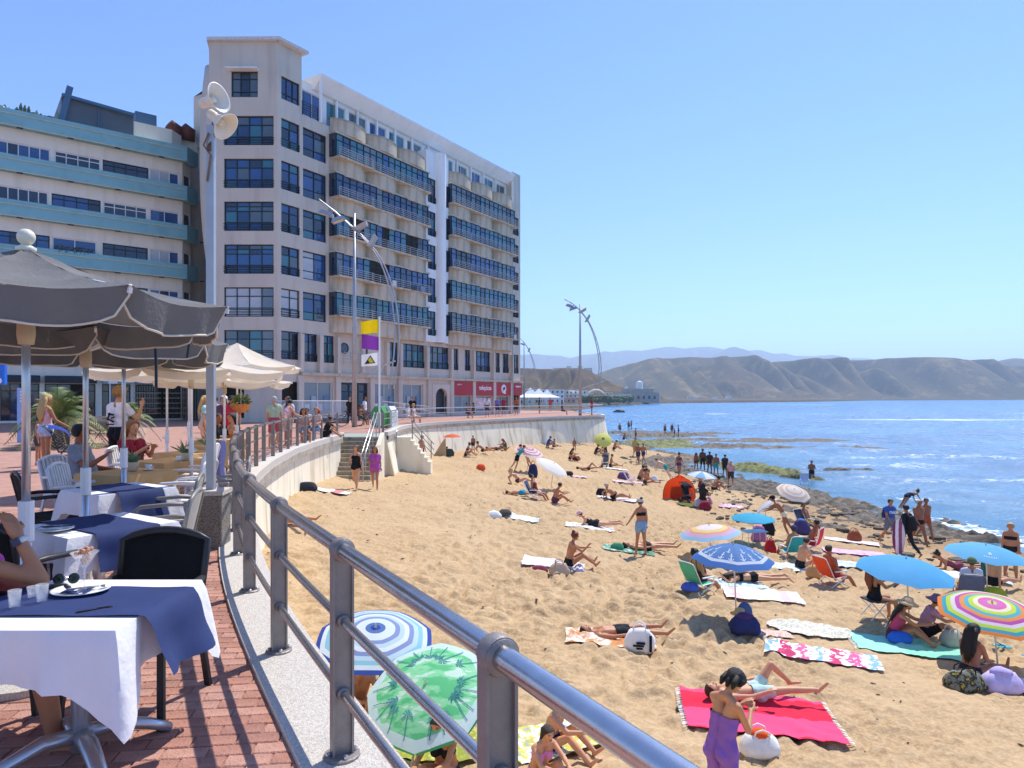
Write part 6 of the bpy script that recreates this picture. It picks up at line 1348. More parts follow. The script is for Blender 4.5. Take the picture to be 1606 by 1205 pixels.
pb('man in a pink shirt and dark shorts walking away over the rocks', 1146, 765, 10, 'walk', 'shirt:#d8a8a0:.6,shorts:#4a3a38:.7', 'short:' + GY, 2, fat=1.1)
pb('girl standing left of the dark man in the group by the reef', 1092, 740, 180, 'stand', 'briefs:#55424a', 'long:' + BK, 3, h=1.5, f=1)
pb('tall dark skinned man in black standing in the group by the reef', 1102, 741, 20, 'stand', 'shorts:#17171b:.7', 'short:' + BK, 4, h=1.86)
pb('person with white bag standing in the group by the reef', 1113, 745, 200, 'stand', 'shirt:#3c2c38', 'short:' + BK, 4, h=1.74)
pb('person in turquoise shorts standing in the group by the reef', 1123, 748, 190, 'stand', 'shorts:#2fa9ae:.6', 'short:' + BK, 3, h=1.68)
pb('man in dark clothes standing beside the pink shirted walker', 1137, 750, 30, 'stand', 'shirt:#39302f,shorts:#2a2527:.7', 'short:' + BK, 3)
pb('woman in turquoise shorts bending forward beyond the orange tent', 1043, 754, 285, 'bend', 'shorts:#2f9f9a:.4', 'short:' + RD, 0, lean=62, h=1.72)
pb('woman in a purple bikini walking past the bending woman', 1065, 747, 30, 'walk', 'briefs:#553a7a,bikini:#553a7a', 'bun:' + BR, 3, f=1)
for i, (px, py, c_, lb_) in enumerate(((996, 716, 'shirt:#cdb45a,shorts:#b89a50:.5', 'walker in yellow coming from the green reef'), (1001, 729, 'shorts:#3a3a6a:.5', 'left man of the pair walking in dark swim shorts'), (1009, 728, 'shorts:#2d3f80:.5', 'right man of the pair walking in blue swim shorts'))): pb(lb_, px, py, 190 + 20 * i, 'walk', c_, 'short:' + BK, 2 + i % 2, h=1.75)
for i, (px, py, lb_) in enumerate(((972, 681, 'tiny figure farthest left on the reef by the sea'), (986, 676, 'tiny left figure of the pair in the pool channel'), (990, 675, 'tiny right figure of the pair in the pool channel'), (997, 692, 'tiny dark figure standing in front of the pool channel'), (1043, 683, 'tiny figure left of the trio at the reef edge'), (1054, 682, 'tallest tiny figure of the trio at the reef edge'), (1058, 685, 'tiny child figure of the trio at the reef edge'), (1064, 685, 'tiny rightmost figure of the trio at the reef edge'))):
    p = at(px, py, SEA + .05); person(lb_, p, 40 * i, 'stand', 'shorts:%s:.4' % ['#7a3a30', '#333a55', '#8a3f38'][i % 3], 'short:' + BK, SK[2 + i % 3], 1.25 if i == 6 else 1.72)
p = at(978, 690, SEA + .2); person('tiny figure sitting on the reef by the sea', p, 60, 'sit', 'briefs:#222226', 'short:' + BK, SK[3])
# --- middle beach
L_ = [
 ('man in dark red shorts standing by the side stairs', 661, 736, 120, 'stand', 'shorts:#8a2f35:.8', 'short:' + BK, 2, dict(hd=(25, 30), h=1.75)),
 ('woman in a black swimsuit with a towel over her shoulder walking from the stairs', 558, 769, 185, 'walk', 'swimsuit:#16161b', 'bob:' + RD, 1, dict(f=1, fat=1.08)),
 ('woman in a magenta tunic walking from the stairs', 588, 769, 175, 'walk', 'dress:#b557a8:.32', 'long:' + RD, 2, dict(f=1)),
 ('person lying in the shade at the foot of the near wall', 442, 826, 100, 'back', 'briefs:#3a3030', 'short:' + BK, 2, {}),
 ('child sitting under the orange umbrella', 697, 713, 90, 'sit', 'shirt:#a03030', 'short:' + BK, 3, dict(h=1.2)),
 ('woman sitting at left of the family by the wall', 731, 716, 90, 'sit', 'briefs:#2a2a2e,bikini:#2a2a2e', 'bun:' + BK, 2, dict(f=1)),
 ('child standing in the family by the wall', 742, 712, 200, 'stand', 'shorts:#303038:.4', 'short:' + BK, 3, dict(h=1.2)),
 ('person leaning back at right of the family by the wall', 757, 713, 80, 'recline', 'briefs:#33302e', 'short:' + BK, 2, {}),
 ('person with long red hair sitting against the wall', 793, 706, 250, 'sit', 'vest:#4b5a48', 'long:#8d3d1e', 2, dict(f=1)),
 ('person lying beside the red haired sitter', 778, 705, 90, 'back', 'briefs:#2a3030', 'short:' + BK, 3, {}),
 ('person in blue sitting by the wall below the lamp shadow', 859, 702, 110, 'sit', 'shirt:#2c49a0', 'short:' + BK, 3, {}),
 ('child in blue lying by the wall', 868, 703, 80, 'sitlong', 'shorts:#3050a0:.5', 'short:' + BK, 3, dict(h=1.3)),
 ('woman sitting alone with a dark bag in mid beach', 894, 722, 90, 'sit', 'briefs:#2d2024,bikini:#2d2024', 'long:' + BK, 2, dict(f=1)),
 ('naked toddler standing near the wall end', 901, 708, 180, 'stand', 'briefs:#b98a68', 'short:' + BK, 3, dict(h=1.15)),
 ('dark clothed person left under the lime umbrella', 934, 713, 110, 'sit', 'shirt:#25222a', 'short:' + BK, 3, {}),
 ('dark clothed person right under the lime umbrella', 950, 712, 240, 'sit', 'shirt:#2c2426', 'long:' + BK, 3, {}),
 ('person sitting right of the lime umbrella', 963, 706, 80, 'sit', 'briefs:#2a2a30', 'short:' + BK, 2, {}),
 ('person lying on the sand before the grey pushchair', 922, 738, 85, 'backknee', 'briefs:#3a2b2b', 'short:' + BK, 2, {}),
 ('person with legs stretched right of the grey pushchair', 958, 733, 100, 'sitlong', 'briefs:#30303a', 'short:' + BK, 2, {}),
 ('person in a turquoise shirt bending under the pink striped umbrella', 812, 742, 100, 'lean', 'shirt:#3aa0b0,shorts:#1c1c22:.5', 'short:' + BR, 1, {}),
 ('person in white bending under the pink striped umbrella', 826, 741, 260, 'lean', 'shirt:#dcd4d0,shorts:#c9a98a:.5', 'short:' + BR, 1, {}),
 ('person reclining with raised knee left of the folding chair', 812, 760, 85, 'recline', 'briefs:#5a3a3a', 'short:' + BL, 1, dict(f=1)),
 ('man in bright blue shorts lying face down', 818, 778, 290, 'front', 'shorts:#2a9ac0:.4', 'short:' + BR, 1, {}),
 ('woman with black hair sitting in the patterned folding chair', 840, 782, 110, 'lounge', 'swimsuit:#7a3038', 'bun:' + BK, 2, dict(f=1, seat=.26)),
 ('man with short dark hair sitting hugging his knees in mid beach', 870, 790, 80, 'sit', 'shorts:#6a3650:.4', 'short:' + BK, 2, {}),
 ('man reclining in black briefs on a white towel', 962, 784, 82, 'recline', 'briefs:#18181c', 'short:' + GY, 2, dict(fat=1.12)),
 ('woman in a pink cap lying propped up reading', 934, 828, 275, 'prop', 'swimsuit:#2a2526', 'short:' + BR, 1, dict(f=1, hat='cap:#e3b5b8', fat=1.1)),
 ('person sitting on the striped chair group beyond the tent', 1003, 754, 85, 'sit', 'briefs:#3a3436', 'bun:' + BK, 2, dict(f=1)),
 ('person in a black shirt sitting beyond the tent', 1014, 753, 200, 'sit', 'shirt:#1c1c22', 'short:' + BK, 3, {}),
 ('person lying among the things beyond the tent', 1012, 760, 95, 'sitlong', 'briefs:#403838', 'short:' + BK, 2, {}),
 ('woman with dark hair kneeling with a red bag by the tent', 1102, 796, 30, 'kneel', 'shirt:#2a2428', 'long:' + BK, 2, dict(f=1)),
 ('child in pink crouching beside the kneeling woman', 1115, 793, 300, 'sit', 'shirt:#d493ac', 'short:' + BK, 2, dict(h=1.1)),
 ('person sitting bent forward under the pale blue white umbrella', 1120, 769, 60, 'sit', 'briefs:#3a2a2a', 'bun:' + BK, 3, dict(lean=45)),
 ('person sitting upright under the pale blue white umbrella', 1098, 767, 100, 'sitlong', 'swimsuit:#7a2c3c', 'short:' + BK, 2, dict(f=1)),
 ('person sitting on the white towel beside the brown bag', 1340, 822, 60, 'back', 'briefs:#705040', 'short:' + BR, 2, {}),
]
L_ = L_[:-1]
for lb_, px, py, az, po, cl, hr, sk_, kw in L_: pb(lb_, px, py, az, po, cl, hr, sk_, **kw)
# --- promenade
def pp(label, x, y, az, pose, clothes, hair, sk=1, **kw): return person(label, V((x, y, .0)), az, pose, clothes, hair, SK[sk], **kw)
X = lambda px, d: (px - 803) / F * d
WW = pp('woman in a pink backless top seated at the nearest table with a watch', -2.74, 3.42, 82, 'chair', 'shirt:#d85aa8:.25,shorts:#d85aa8:.55', 'long:' + BR, 2, f=1, seat=.45, fine=True, ikR=((.02, .36, 1.175), (.02, .25, 1.40), (-.2, -.5, .8)), kR=70, kL=95)
R_ = M((( .0, 0, .02), )) if False else V((0, -.11, .23)).normalized().to_track_quat('Z', 'Y').to_matrix(); g = G(); g.lathe([(.034, -.014), (.037, 0), (.034, .014)], (.02, .262, 1.0), 16, R_); wt = g.build('watch_strap', cmat('#d9d6d2', 'plastic'), WW, smooth=True)
g = G(); g.box(V((.02, .262, 1.0)) + R_ @ V((.036, .0, 0)), (.014, .036, .04), m=R_); g.build('watch_case', cmat('#2c3550', 'plastic'), wt)
pp('blonde woman seen from behind in a pink vest and pale denim shorts', X(72, 16.5), 16.5, 25, 'stand', 'vest:#e6b3ae,shorts:#b9c4da:.32', 'long:' + BL, 2, f=1, h=1.72, sR=(20, 12, 40, 0))
pp('child hidden beside the blonde woman', X(60, 17.3), 17.3, 60, 'stand', 'shorts:#4a4a50:.5', 'short:' + BR, 2, h=1.2)
pp('man in a white printed t shirt seen from behind holding his phone', X(186, 13.2), 13.2, 20, 'stand', 'shirt:#ece9ea:.6,shorts:#1b1b20:.75', 'curly:#a9824c', 1, h=1.84, sR=(35, 20, 130, 0))
pp('man in a grey t shirt seated drinking at the first paper covered table', -5.85, 9.3, 80, 'chair', 'shirt:#8d939c:.6,shorts:#303038:.7', 'short:' + BK, 3, seat=.45, fat=1.12, sR=(40, 8, 85, 10))
pp('woman in a red dress seated with clasped hands', -6.05, 10.9, 110, 'chair', 'dress:#93273a:.6', 'long:#94602e', 1, f=1, seat=.45, sL=(42, 6, 85, 28), sR=(42, 6, 85, 28))
Q_ = [('woman in a pale blue top standing among the cream parasols', 320, 19, 60, 'stand', 'shirt:#a9cfd2:.5,shorts:#e2b79a:.6', 'long:' + BL, 1, dict(f=1)),
 ('person in pale pink standing behind the terrace group', 338, 21, 200, 'stand', 'shirt:#d9bdb8:.6,shorts:#8d7a70:.8', 'short:' + BR, 1, {}),
 ('white haired person standing behind the terrace group', 352, 20, 180, 'stand', 'shirt:#6a4a58:.8,shorts:#3a3036:.8', 'bob:#e9e6e0', 1, {}),
 ('person in red with a dark cap at the right of the terrace group', 364, 19.5, 180, 'stand', 'shirt:#c22f45:.6,trousers:#b02c3f', 'short:' + BK, 2, dict(hat='cap:#2a2a30')),
 ('bare shouldered woman seated at the end of the terrace', 362, 16.5, 220, 'chair', 'briefs:#2a2224,bikini:#d88a5a', 'long:' + BK, 1, dict(f=1, seat=.45)),
 ('person in black seated left of the bare shouldered woman', 343, 16.2, 120, 'chair', 'shirt:#1d1b1e:.7,shorts:#1d1b1e:.8', 'short:' + BK, 3, dict(seat=.45)),
 ('bald man in pale green leaning near the railing', 430, 22.5, 330, 'stand', 'shirt:#b9c6a0:.6,shorts:#b8545c:.8', 'short:' + GY, 1, {}),
 ('woman with dark ponytail in a pink top leaning at the railing', 443, 23.5, 20, 'lean', 'vest:#e0b0a8,shorts:#c99a88:.4', 'pony:' + BK, 1, dict(f=1)),
 ('man in a light shirt behind the woman with ponytail', 452, 24, 200, 'stand', 'shirt:#e6cfd0:.6,shorts:#c8b8b0:.7', 'short:' + BK, 2, {}),
 ('dark haired person seated on the promenade behind the rail', 476, 26, 150, 'chair', 'shirt:#b98f80:.6,shorts:#8f8f98:.7', 'long:' + BK, 2, dict(seat=.42)),
 ('person with bag seated on the promenade right of the dark haired one', 481, 27.5, 170, 'chair', 'shirt:#cfc8c0:.6,shorts:#55606c:.7', 'short:' + BK, 2, dict(seat=.42)),
 ('red haired woman seated with jeans behind the rail', 496, 28, 190, 'chair', 'shirt:#dcb8a8:.6,trousers:#5b7698', 'long:#b4603a', 1, dict(f=1, seat=.42)),
 ('person in black crouching beside the rail before the stairs', 510, 29.3, 90, 'sit', 'shirt:#1b1b20:.7,shorts:#1b1b20:.9', 'short:' + BK, 2, {}),
 ('person in black standing left of the tall lamp post', 549, 42.5, 180, 'stand', 'shirt:#1d1d22:.7,trousers:#1d1d22', 'bun:' + BR, 1, {}),
 ('man in a white shirt standing by the bicycles', 572, 43.5, 100, 'stand', 'shirt:#ecebea:.6,trousers:#8a7868', 'short:' + BK, 2, {}),
 ('person seated in orange brown by the bicycles', 566, 43, 100, 'chair', 'shirt:#a06a3c:.6,shorts:#303030:.8', 'short:' + BK, 3, dict(seat=.42)),
 ('man in a black shirt walking past the ramp', 647, 47, 180, 'walk', 'shirt:#16161a:.6,trousers:#2a2a30', 'short:' + BK, 2, dict(h=1.8)),
 ('person in white seated on the bench behind the far rail', 640, 46.2, 120, 'chair', 'shirt:#e9e4e0:.6,shorts:#d8cfc8:.6', 'short:' + GY, 1, dict(seat=.42)),
 ('pale person seated at right on the bench behind the far rail', 649, 46.6, 100, 'chair', 'shirt:#e4cfc8:.6,shorts:#e0d8d0:.6', 'bob:' + BL, 1, dict(f=1, seat=.42)),
 ('person in purple standing before the pizza shop', 780, 62, 180, 'stand', 'shirt:#7a7ac0:.6,shorts:#33333a:.7', 'short:' + BK, 2, {}),
 ('person in dark red standing before the pizza shop', 790, 63, 190, 'stand', 'shirt:#b03050:.6,shorts:#5a4038:.7', 'bob:' + BR, 2, dict(f=1)),
 ('left person seated outside the pizza shop', 733, 58, 100, 'chair', 'shirt:#8a5a50:.6,shorts:#3a3a40:.7', 'short:' + BK, 2, dict(seat=.42)),
 ('second person seated outside the pizza shop in black', 742, 58.6, 250, 'chair', 'shirt:#22222a:.6,shorts:#3a3a40:.7', 'short:' + BK, 3, dict(seat=.42)),
 ('person in white standing outside the pizza shop', 764, 60, 200, 'stand', 'shirt:#e0e0e0:.6,shorts:#44444c:.7', 'short:' + BK, 2, {}),
 ('person in orange at the red shop corner', 810, 66, 200, 'stand', 'shirt:#c0643a:.6,shorts:#3a3a3a:.7', 'short:' + BK, 2, {}),
 ('person sitting at a table near the far lamp post', 846, 74, 90, 'stand', 'shirt:#2a3038:.6,shorts:#3a3a40:.7', 'short:' + BK, 2, {}),
 ('person in red standing near the marquees', 863, 84, 200, 'stand', 'shirt:#b83a4a:.6,shorts:#7a6a60:.7', 'short:' + BK, 2, {}),
 ('dark figure seated left of the far lamp post', 882, 68, 90, 'chair', 'shirt:#33333a:.6,shorts:#44444c:.7', 'short:' + BK, 2, dict(seat=.42)),
 ('person in red shorts standing at the end of the wall', 928, 66, 90, 'stand', 'shirt:#a03040:.6,shorts:#b02c3c:.8', 'short:' + BK, 3, {})]
for lb_, px, d, az, po, cl, hr, sk_, kw in Q_: pp(lb_, X(px, d), d, az, po, cl, hr, sk_, **kw)
dress_people()
# ------------------------------------------------------------ beach umbrellas, towels, chairs, bags
ribm = mat('umbrella_rib', '#c9c9c6', .4, .5, 0); polew = mat('umbrella_pole', '#d6d3cd', .4, .4, .03)
def umbrella(label, gp, ax, hgt, R_, stripes, group=None, dep=.30, pole=None, sector=None, nr=12, scal=.06, pts=None, valance=None, lean=None, prints=None):
    """gp ground point; ax canopy axis; stripes [(outer radius fraction, colour)]"""
    gp = V(gp); ax = V(ax).normalized(); t_ = thing('beach_umbrella', label, 'umbrella', gp); top = V(lean) if lean else V((ax.x * .6, ax.y * .6, 1)).normalized() * hgt
    Q = ax.to_track_quat('Z', 'Y').to_matrix(); cols = []; g = G(); n = 8; sub = 6
    def C_(u, r):   # u in 0..8 round the canopy
        k = u % 1; a = (u + .2) * 2 * pi / n; s_ = 4 * k * (1 - k); rr = R_ * r * (1 - scal * s_ * r)
        return top + Q @ V((rr * cos(a), rr * sin(a), -dep * R_ * (r * r * .85 + r * .15) + .05 * R_ * s_ * r * r * .4))
    for j in range(nr):
        r0, r1 = j / nr, (j + 1) / nr
        for i in range(n):
            st_ = sector[i] if sector else stripes; col = next(c_ for f_, c_ in st_ if (j + .5) / nr <= f_ + 1e-6)
            if col not in cols: cols.append(col)
            g.cur = cols.index(col)
            for q in range(sub):
                u0, u1 = i + q / sub, i + (q + 1) / sub
                g.add([C_(u0 + 1e-6, r0), C_(u1 - 1e-6, r0), C_(u1 - 1e-6, r1), C_(u0 + 1e-6, r1)], [(3, 2, 1, 0)] if r0 > 0 else [(3, 2, 1)])
    o = g.build('canopy', [cmat(c_, 'canopy') for c_ in cols], t_); b = bmesh.new(); b.from_mesh(o.data); bmesh.ops.remove_doubles(b, verts=b.verts, dist=1e-4); bmesh.ops.recalc_face_normals(b, faces=b.faces); b.to_mesh(o.data); b.free(); o.data.polygons.foreach_set('use_smooth', [True] * len(o.data.polygons)); o.data.set_sharp_from_angle(angle=radians(35))
    if valance:
        g = G()
        for i in range(n):
            g.grid(6, 2, lambda u, v: C_(i + .02 + .96 * u, 1) - Q @ V((0, 0, valance * v * (.6 + 1.6 * u * (1 - u)))) + V((0, 0, -.002)))
        g.build('valance', cmat(valance and stripes[-1][1], 'canopy'), t_, smooth=True)
    for i in range(n): g = G(); g.tube([top + Q @ V((0, 0, -.02))] + [C_(i, r) - Q @ V((0, 0, .012)) for r in (.33, .66, .99)], .006, 5); g.build('rib', ribm, t_)
    g = G(); g.tube([V((0, 0, -.25)), top * .97], .016, 8); g.build('pole', pole or polew, t_)
    g = G(); g.tube([top, top + ax * .07], [.022, .006], 8); g.build('finial', ribm, t_)
    if prints: prints(o, C_, ax)
    return t_
TILT = {}
def gpt(px, py): p = on_sand(px, py); return p
def up(px, py, d): return atd(px, py, d)
def ub(label, gx, gy, cx, cy, wpx, ax, stripes, dd=0, **kw):
    p = gpt(gx, gy); c_ = atd(cx, cy, p.y + dd); return umbrella(label, p, ax, 1, wpx * (p.y + dd) / F / 2, stripes, lean=tuple(c_ - p), **kw)
ub('small orange umbrella by the beach wall', 710, 713, 709, 681, 29, (0, -.05, 1), [(1, '#ea6f45')])
ub('pink and white striped umbrella in mid beach with people bending under it', 826, 741, 831, 703, 47, (.25, -.3, 1), [(.2, '#e9c9cd'), (.35, '#c98a9c'), (.5, '#ecd7d9'), (.62, '#cf97a6'), (.75, '#efdfe0'), (.87, '#c98a9c'), (1, '#efdcdd')])
ub('white umbrella tilted toward the right in mid beach', 863, 769, 869, 727, 58, (.45, -.25, .85), [(.8, '#f1efe9'), (1, '#e9dccb')], sector=None)
ub('lime yellow umbrella tilted toward the camera near the wall end', 947, 713, 946, 688, 29, (-.05, -.75, .65), [(.15, '#6f7a3a'), (1, '#d9dd7a')])
ub('pale blue and white umbrella behind the orange tent', 1102, 771, 1101, 740, 46, (.08, -.1, 1), [(1, '#a9cfe8')], sector=[[(1, '#8fc0e6')], [(1, '#e9eef2')]] * 4)
ub('white and grey striped umbrella tipped on its side showing its underside', 1206, 832, 1198, 790, 50, (-.55, .35, .75), [(.25, '#eef0f2'), (.35, '#9aa6b4'), (.5, '#eef0f2'), (.6, '#9aa6b4'), (.8, '#e6eaee'), (1, '#c6ced8')])
ub('small turquoise umbrella over the blue folding table', 1181, 852, 1181, 806, 68, (.0, -.05, 1), [(1, '#3fb4d6')], valance=.03, dep=.24)
ub('pastel rainbow umbrella leaning left in front of the turquoise one', 1117, 878, 1112, 824, 96, (-.12, -.02, 1), [(.42, '#efe6e2'), (.58, '#f3d690'), (.7, '#eda980'), (.8, '#d6b6cc'), (1, '#a0cae8')])
def anchors(o, C_, ax):
    g = G()
    for i in range(8):
        for (k, r, s_) in ((.5, .42, 1.5), (.27, .64, 2), (.73, .66, 2)):
            u0 = i + k; e = V(ax) * .006; w_ = lambda a, b_: C_(u0 + a * .055 * s_ / max(r, .3), r + b_ * .055 * s_) + e
            bar = lambda a, b_, c_, d_, t_=.16: g.quad(w_(a - (d_ - b_) * t_ * .5 - t_ * .2, b_), w_(a + (d_ - b_) * t_ * .5 + t_ * .2, b_), w_(c_ + (d_ - b_) * t_ * .5 + t_ * .2, d_), w_(c_ - (d_ - b_) * t_ * .5 - t_ * .2, d_))
            bar(0, -1, 0, 1); g.quad(w_(-.5, -.6), w_(.5, -.6), w_(.5, -.4), w_(-.5, -.4))
            for s2 in (-1, 1): g.quad(w_(0, .85), w_(s2 * .55, .7), w_(s2 * .85, .25), w_(s2 * .65, .25), w_(s2 * .4, .55), w_(0, .65))
            g.quad(w_(-.2, -1.3), w_(.2, -1.3), w_(.2, -1), w_(-.2, -1))
    q = g.build('anchor_print', cmat('#dfe8f2', 'canopy'), o.parent); q.parent = o
ub('blue umbrella with white anchor pattern over the green chair', 1156, 978, 1150, 854, 127, (.02, -.04, 1), [(.78, '#3a66a6'), (.82, '#cfdcea'), (1, '#3768b4')], sector=[[(.78, c_), (.82, '#cfdcea'), (1, d_)] for c_, d_ in (('#5582bc', '#4676bc'), ('#5a88c0', '#4676bc')) * 4], prints=anchors, dep=.4)
ub('cream umbrella lying tipped on the rocks', 1248, 790, 1246, 767, 52, (.1, -.45, .9), [(.4, '#efe3d6'), (.5, '#e0b9a0'), (.7, '#f1e8dc'), (.8, '#e3c4ae'), (1, '#efe6d8')], dd=.2)
ub('large sky blue umbrella over the mint towel group', 1428, 990, 1421, 876, 142, (.05, -.12, 1), [(1, '#5cb2e6')], dep=.32)
ub('sky blue umbrella with a pale printed mark near the right edge', 1549, 934, 1546, 855, 112, (.03, -.1, 1), [(1, '#6bbbe6')], dep=.28, prints=lambda o, C_, ax: link('print_mark', (lambda g: (g.quad(*[C_(4.9 + a, .55 + b_) + V(ax) * .006 for a, b_ in ((-.08, -.06), (.08, -.06), (.08, .06), (-.08, .06))]), [g.quad(*[C_(4.9 + k + a, .72 + b_) + V(ax) * .006 for a, b_ in ((0, -.02), (.05, -.02), (.05, .03), (0, .03))]) for k in (-.3, -.2, -.1, 0, .1, .2)], g.mesh('print_mark', cmat('#d9eef6', 'canopy')))[-1])(G()), o))
RAIN = [(.10, '#e9d37a'), (.17, '#d77cc0'), (.25, '#e36fb5'), (.33, '#f3ecc8'), (.42, '#c9de4c'), (.5, '#5fb9c4'), (.58, '#f09a52'), (.67, '#c457ae'), (.75, '#e9d9e2'), (.83, '#c3dd45'), (.92, '#48a9bd'), (1, '#f08a3c')]
ub('rainbow striped umbrella at the right edge tilted toward the camera', 1567, 1046, 1556, 945, 152, (-.06, -.22, 1), RAIN, dep=.26)
BS = [(.08, '#2f4ea0'), (.17, '#5877b6'), (.34, '#d4e4f2'), (.39, '#8496c8'), (.5, '#b9d5ea'), (.6, '#d9e7f3'), (.66, '#8496c8'), (.75, '#bcd9ee'), (.84, '#8fc7de'), (.92, '#d6e6f2'), (1, '#3551a8')]
p = V((-1.95, 9.7, sz(-1.95, 9.7))); umbrella('blue and white striped umbrella below the near railing', p, (.08, -.22, .97), 1.3, .86, BS, dep=.26, lean=tuple(atd(589, 984, 9.75) - p))
def palms(o, C_, ax):
    g = G(); rr = random.Random(4)
    for k in range(18):
        u0 = k * 8 / 18 + rr.uniform(-.1, .1); r0 = .9; r1 = rr.uniform(.52, .7); du = rr.uniform(-.3, .3); e = V(ax) * .008; w_ = .007
        N_ = 6; pt = [C_(u0 + du * (j / N_) ** 1.6, r0 + (r1 - r0) * j / N_) + e for j in range(N_ + 1)]; sd = V(ax).cross(pt[1] - pt[0]).normalized() * w_
        for a, b_ in zip(pt, pt[1:]): g.quad(a - sd, a + sd, b_ + sd * .8, b_ - sd * .8)
        c_ = pt[-1]; f1 = (pt[-1] - pt[-2]).normalized(); f2 = V(ax).cross(f1).normalized()
        for q in range(7):
            a = -2.0 + 4.0 * q / 6; dr = f1 * cos(a) + f2 * sin(a); l = rr.uniform(.07, .10); nn = V(ax).cross(dr) * .012; m_ = c_ + dr * l * .6 + f1 * .01; g.quad(c_, m_ + nn, c_ + dr * l - f1 * .035, m_ - nn)
    q = g.build('palm_print', cmat('#4f97a0', 'canopy'), o)
m, t, b, N, L = node_mat('canopy_#7fd8a0'); tcg = N('ShaderNodeTexCoord').outputs['Object']
mpg = N('ShaderNodeMapping'); mpg.inputs['Scale'].default_value = (1.2, 3.0, 3.5); L(tcg, mpg.inputs[0]); ng = noise(N, L, mpg.outputs[0], 2.6, 4)
cg = mixc(N, L, rng(N, L, ng, .42, .5), S('#5cc888'), S('#8fe0ac')); cg = mixc(N, L, rng(N, L, ng, .56, .6), cg, S('#cdeee0')); L(cg, b.inputs['Base Color']); b.inputs['Roughness'].default_value = .7
trg = N('ShaderNodeBsdfTranslucent'); L(cg, trg.inputs[0]); mxg = N('ShaderNodeMixShader'); mxg.inputs[0].default_value = .35; L(b.outputs[0], mxg.inputs[1]); L(trg.outputs[0], mxg.inputs[2]); L(mxg.outputs[0], t.nodes['Material Output'].inputs[0])
p = V((-1.25, 8.1, sz(-1.25, 8.1))); umbrella('green umbrella printed with palm trees below the near railing', p, (-.14, -.46, .88), 1.2, .78, [(.84, '#7fd8a0'), (.96, '#cfe9ec'), (1, '#49b07c')], dep=.24, valance=.05, prints=palms, lean=tuple(atd(668, 1072, 8.15) - p))
# towels
def pattern(nm, cols, scale=3, dist=.6, kind='stripe', rot=0):
    if nm in MATS: return MATS[nm]
    m, t, b, N, L = node_mat(nm); tc = N('ShaderNodeTexCoord').outputs['Object']; n1 = noise(N, L, tc, 6 if kind == 'stripe' else scale, 4, .6)
    sp = N('ShaderNodeSeparateXYZ'); L(tc, sp.inputs[0]); v = sp.outputs[0 if rot == 0 else 1]
    f = mth(N, L, 'FRACT', mth(N, L, 'ADD', mth(N, L, 'MULTIPLY', v, scale), mth(N, L, 'MULTIPLY', n1, dist))) if kind == 'stripe' else rng(N, L, n1, .3, .7)
    r = N('ShaderNodeValToRGB'); r.color_ramp.interpolation = 'CONSTANT' if kind == 'stripe' else 'EASE'; e = r.color_ramp.elements
    e[0].color = (*S(cols[0]), 1); e[0].position = 0; e[1].color = (*S(cols[1]), 1); e[1].position = 1 / len(cols) if kind == 'stripe' else 1 / max(1, len(cols) - 1)
    for k, c_ in enumerate(cols[2:]): q = e.new((k + 2) / (len(cols) if kind == 'stripe' else len(cols) - 1)); q.color = (*S(c_), 1)
    L(f, r.inputs[0]); L(r.outputs[0], b.inputs['Base Color']); b.inputs['Roughness'].default_value = .95; b.inputs['Specular IOR Level'].default_value = .1
    bump(N, L, b, noise(N, L, tc, 180, 2), .3, .01); return m
def towel(label, c, l, w_, az, m, fringe=None, wr=1, round_=False, cat='towel'):
    cx, cy = c[0], c[1]; a = radians(90 - az); ca, sa = cos(a), sin(a); sd = abs(hash(label)) % 97 if False else sum(map(ord, label)) % 97; g = G(); nu, nv = max(8, int(l / .06)), max(6, int(w_ / .06)); z0 = sz(cx, cy)
    us, vs_ = np.meshgrid(np.linspace(-.5, .5, nu + 1), np.linspace(-.5, .5, nv + 1))
    if round_:
        U_, V_ = us * 2, vs_ * 2; us = U_ * np.sqrt(1 - V_ ** 2 / 2) / 2; vs_ = V_ * np.sqrt(1 - U_ ** 2 / 2) / 2
    lx = us * w_ + .05 * vn(vs_ * 4 + sd, us * 2, sd); ly = vs_ * l + .06 * vn(us * 4, vs_ * 2 + sd, sd + 1)
    lx, ly = (us * l + .06 * vn(vs_ * 4 + sd, us * 3, sd), vs_ * w_ + .05 * vn(us * 5 + sd, vs_ * 2, sd + 1))
    wx, wy = cx + lx * ca - ly * sa, cy + lx * sa + ly * ca
    wz = sand_np(wx, wy)[0]; wz = wz * .35 + .65 * sand_base(wx, wy) + .028 + wr * (.035 * np.abs(fbm(wx * 3.2 + sd, wy * 3.2, sd, 3)) + .02 * np.abs(vn(wx * 9, wy * 9, sd)))
    wz = np.maximum(wz, sand_np(wx, wy)[0] + .012)
    P_ = np.stack([lx, ly, wz - z0], -1).reshape(-1, 3); W = nu + 1
    g.add([tuple(x) for x in P_], [(j * W + i, j * W + i + 1, (j + 1) * W + i + 1, (j + 1) * W + i) for j in range(nv) for i in range(nu)])
    o = g.build(cat if cat != 'towel' else 'towel', m, None, True, (cx, cy, z0)); o.rotation_euler = (0, 0, a); tag(o, label, cat)
    if fringe:
        g = G()
        for sx in (-1, 1):
            for k in range(int(w_ / .025)):
                j = min(nv, int(k * .025 / w_ * nv)); p_ = P_[j * W + (0 if sx < 0 else nu)]; q = (p_[0] + sx * .07, p_[1] + .02 * sin(k * 3), p_[2] - .015); g.quad((p_[0], p_[1], p_[2]), (p_[0], p_[1] + .012, p_[2]), (q[0], q[1] + .012, q[2]), q)
        g.build('fringe', cmat(fringe), o)
    return o
def tw(label, px, py, l, w_, az, m, **k): p = on_sand(px, py); return towel(label, p, l, w_, az, m, **k)
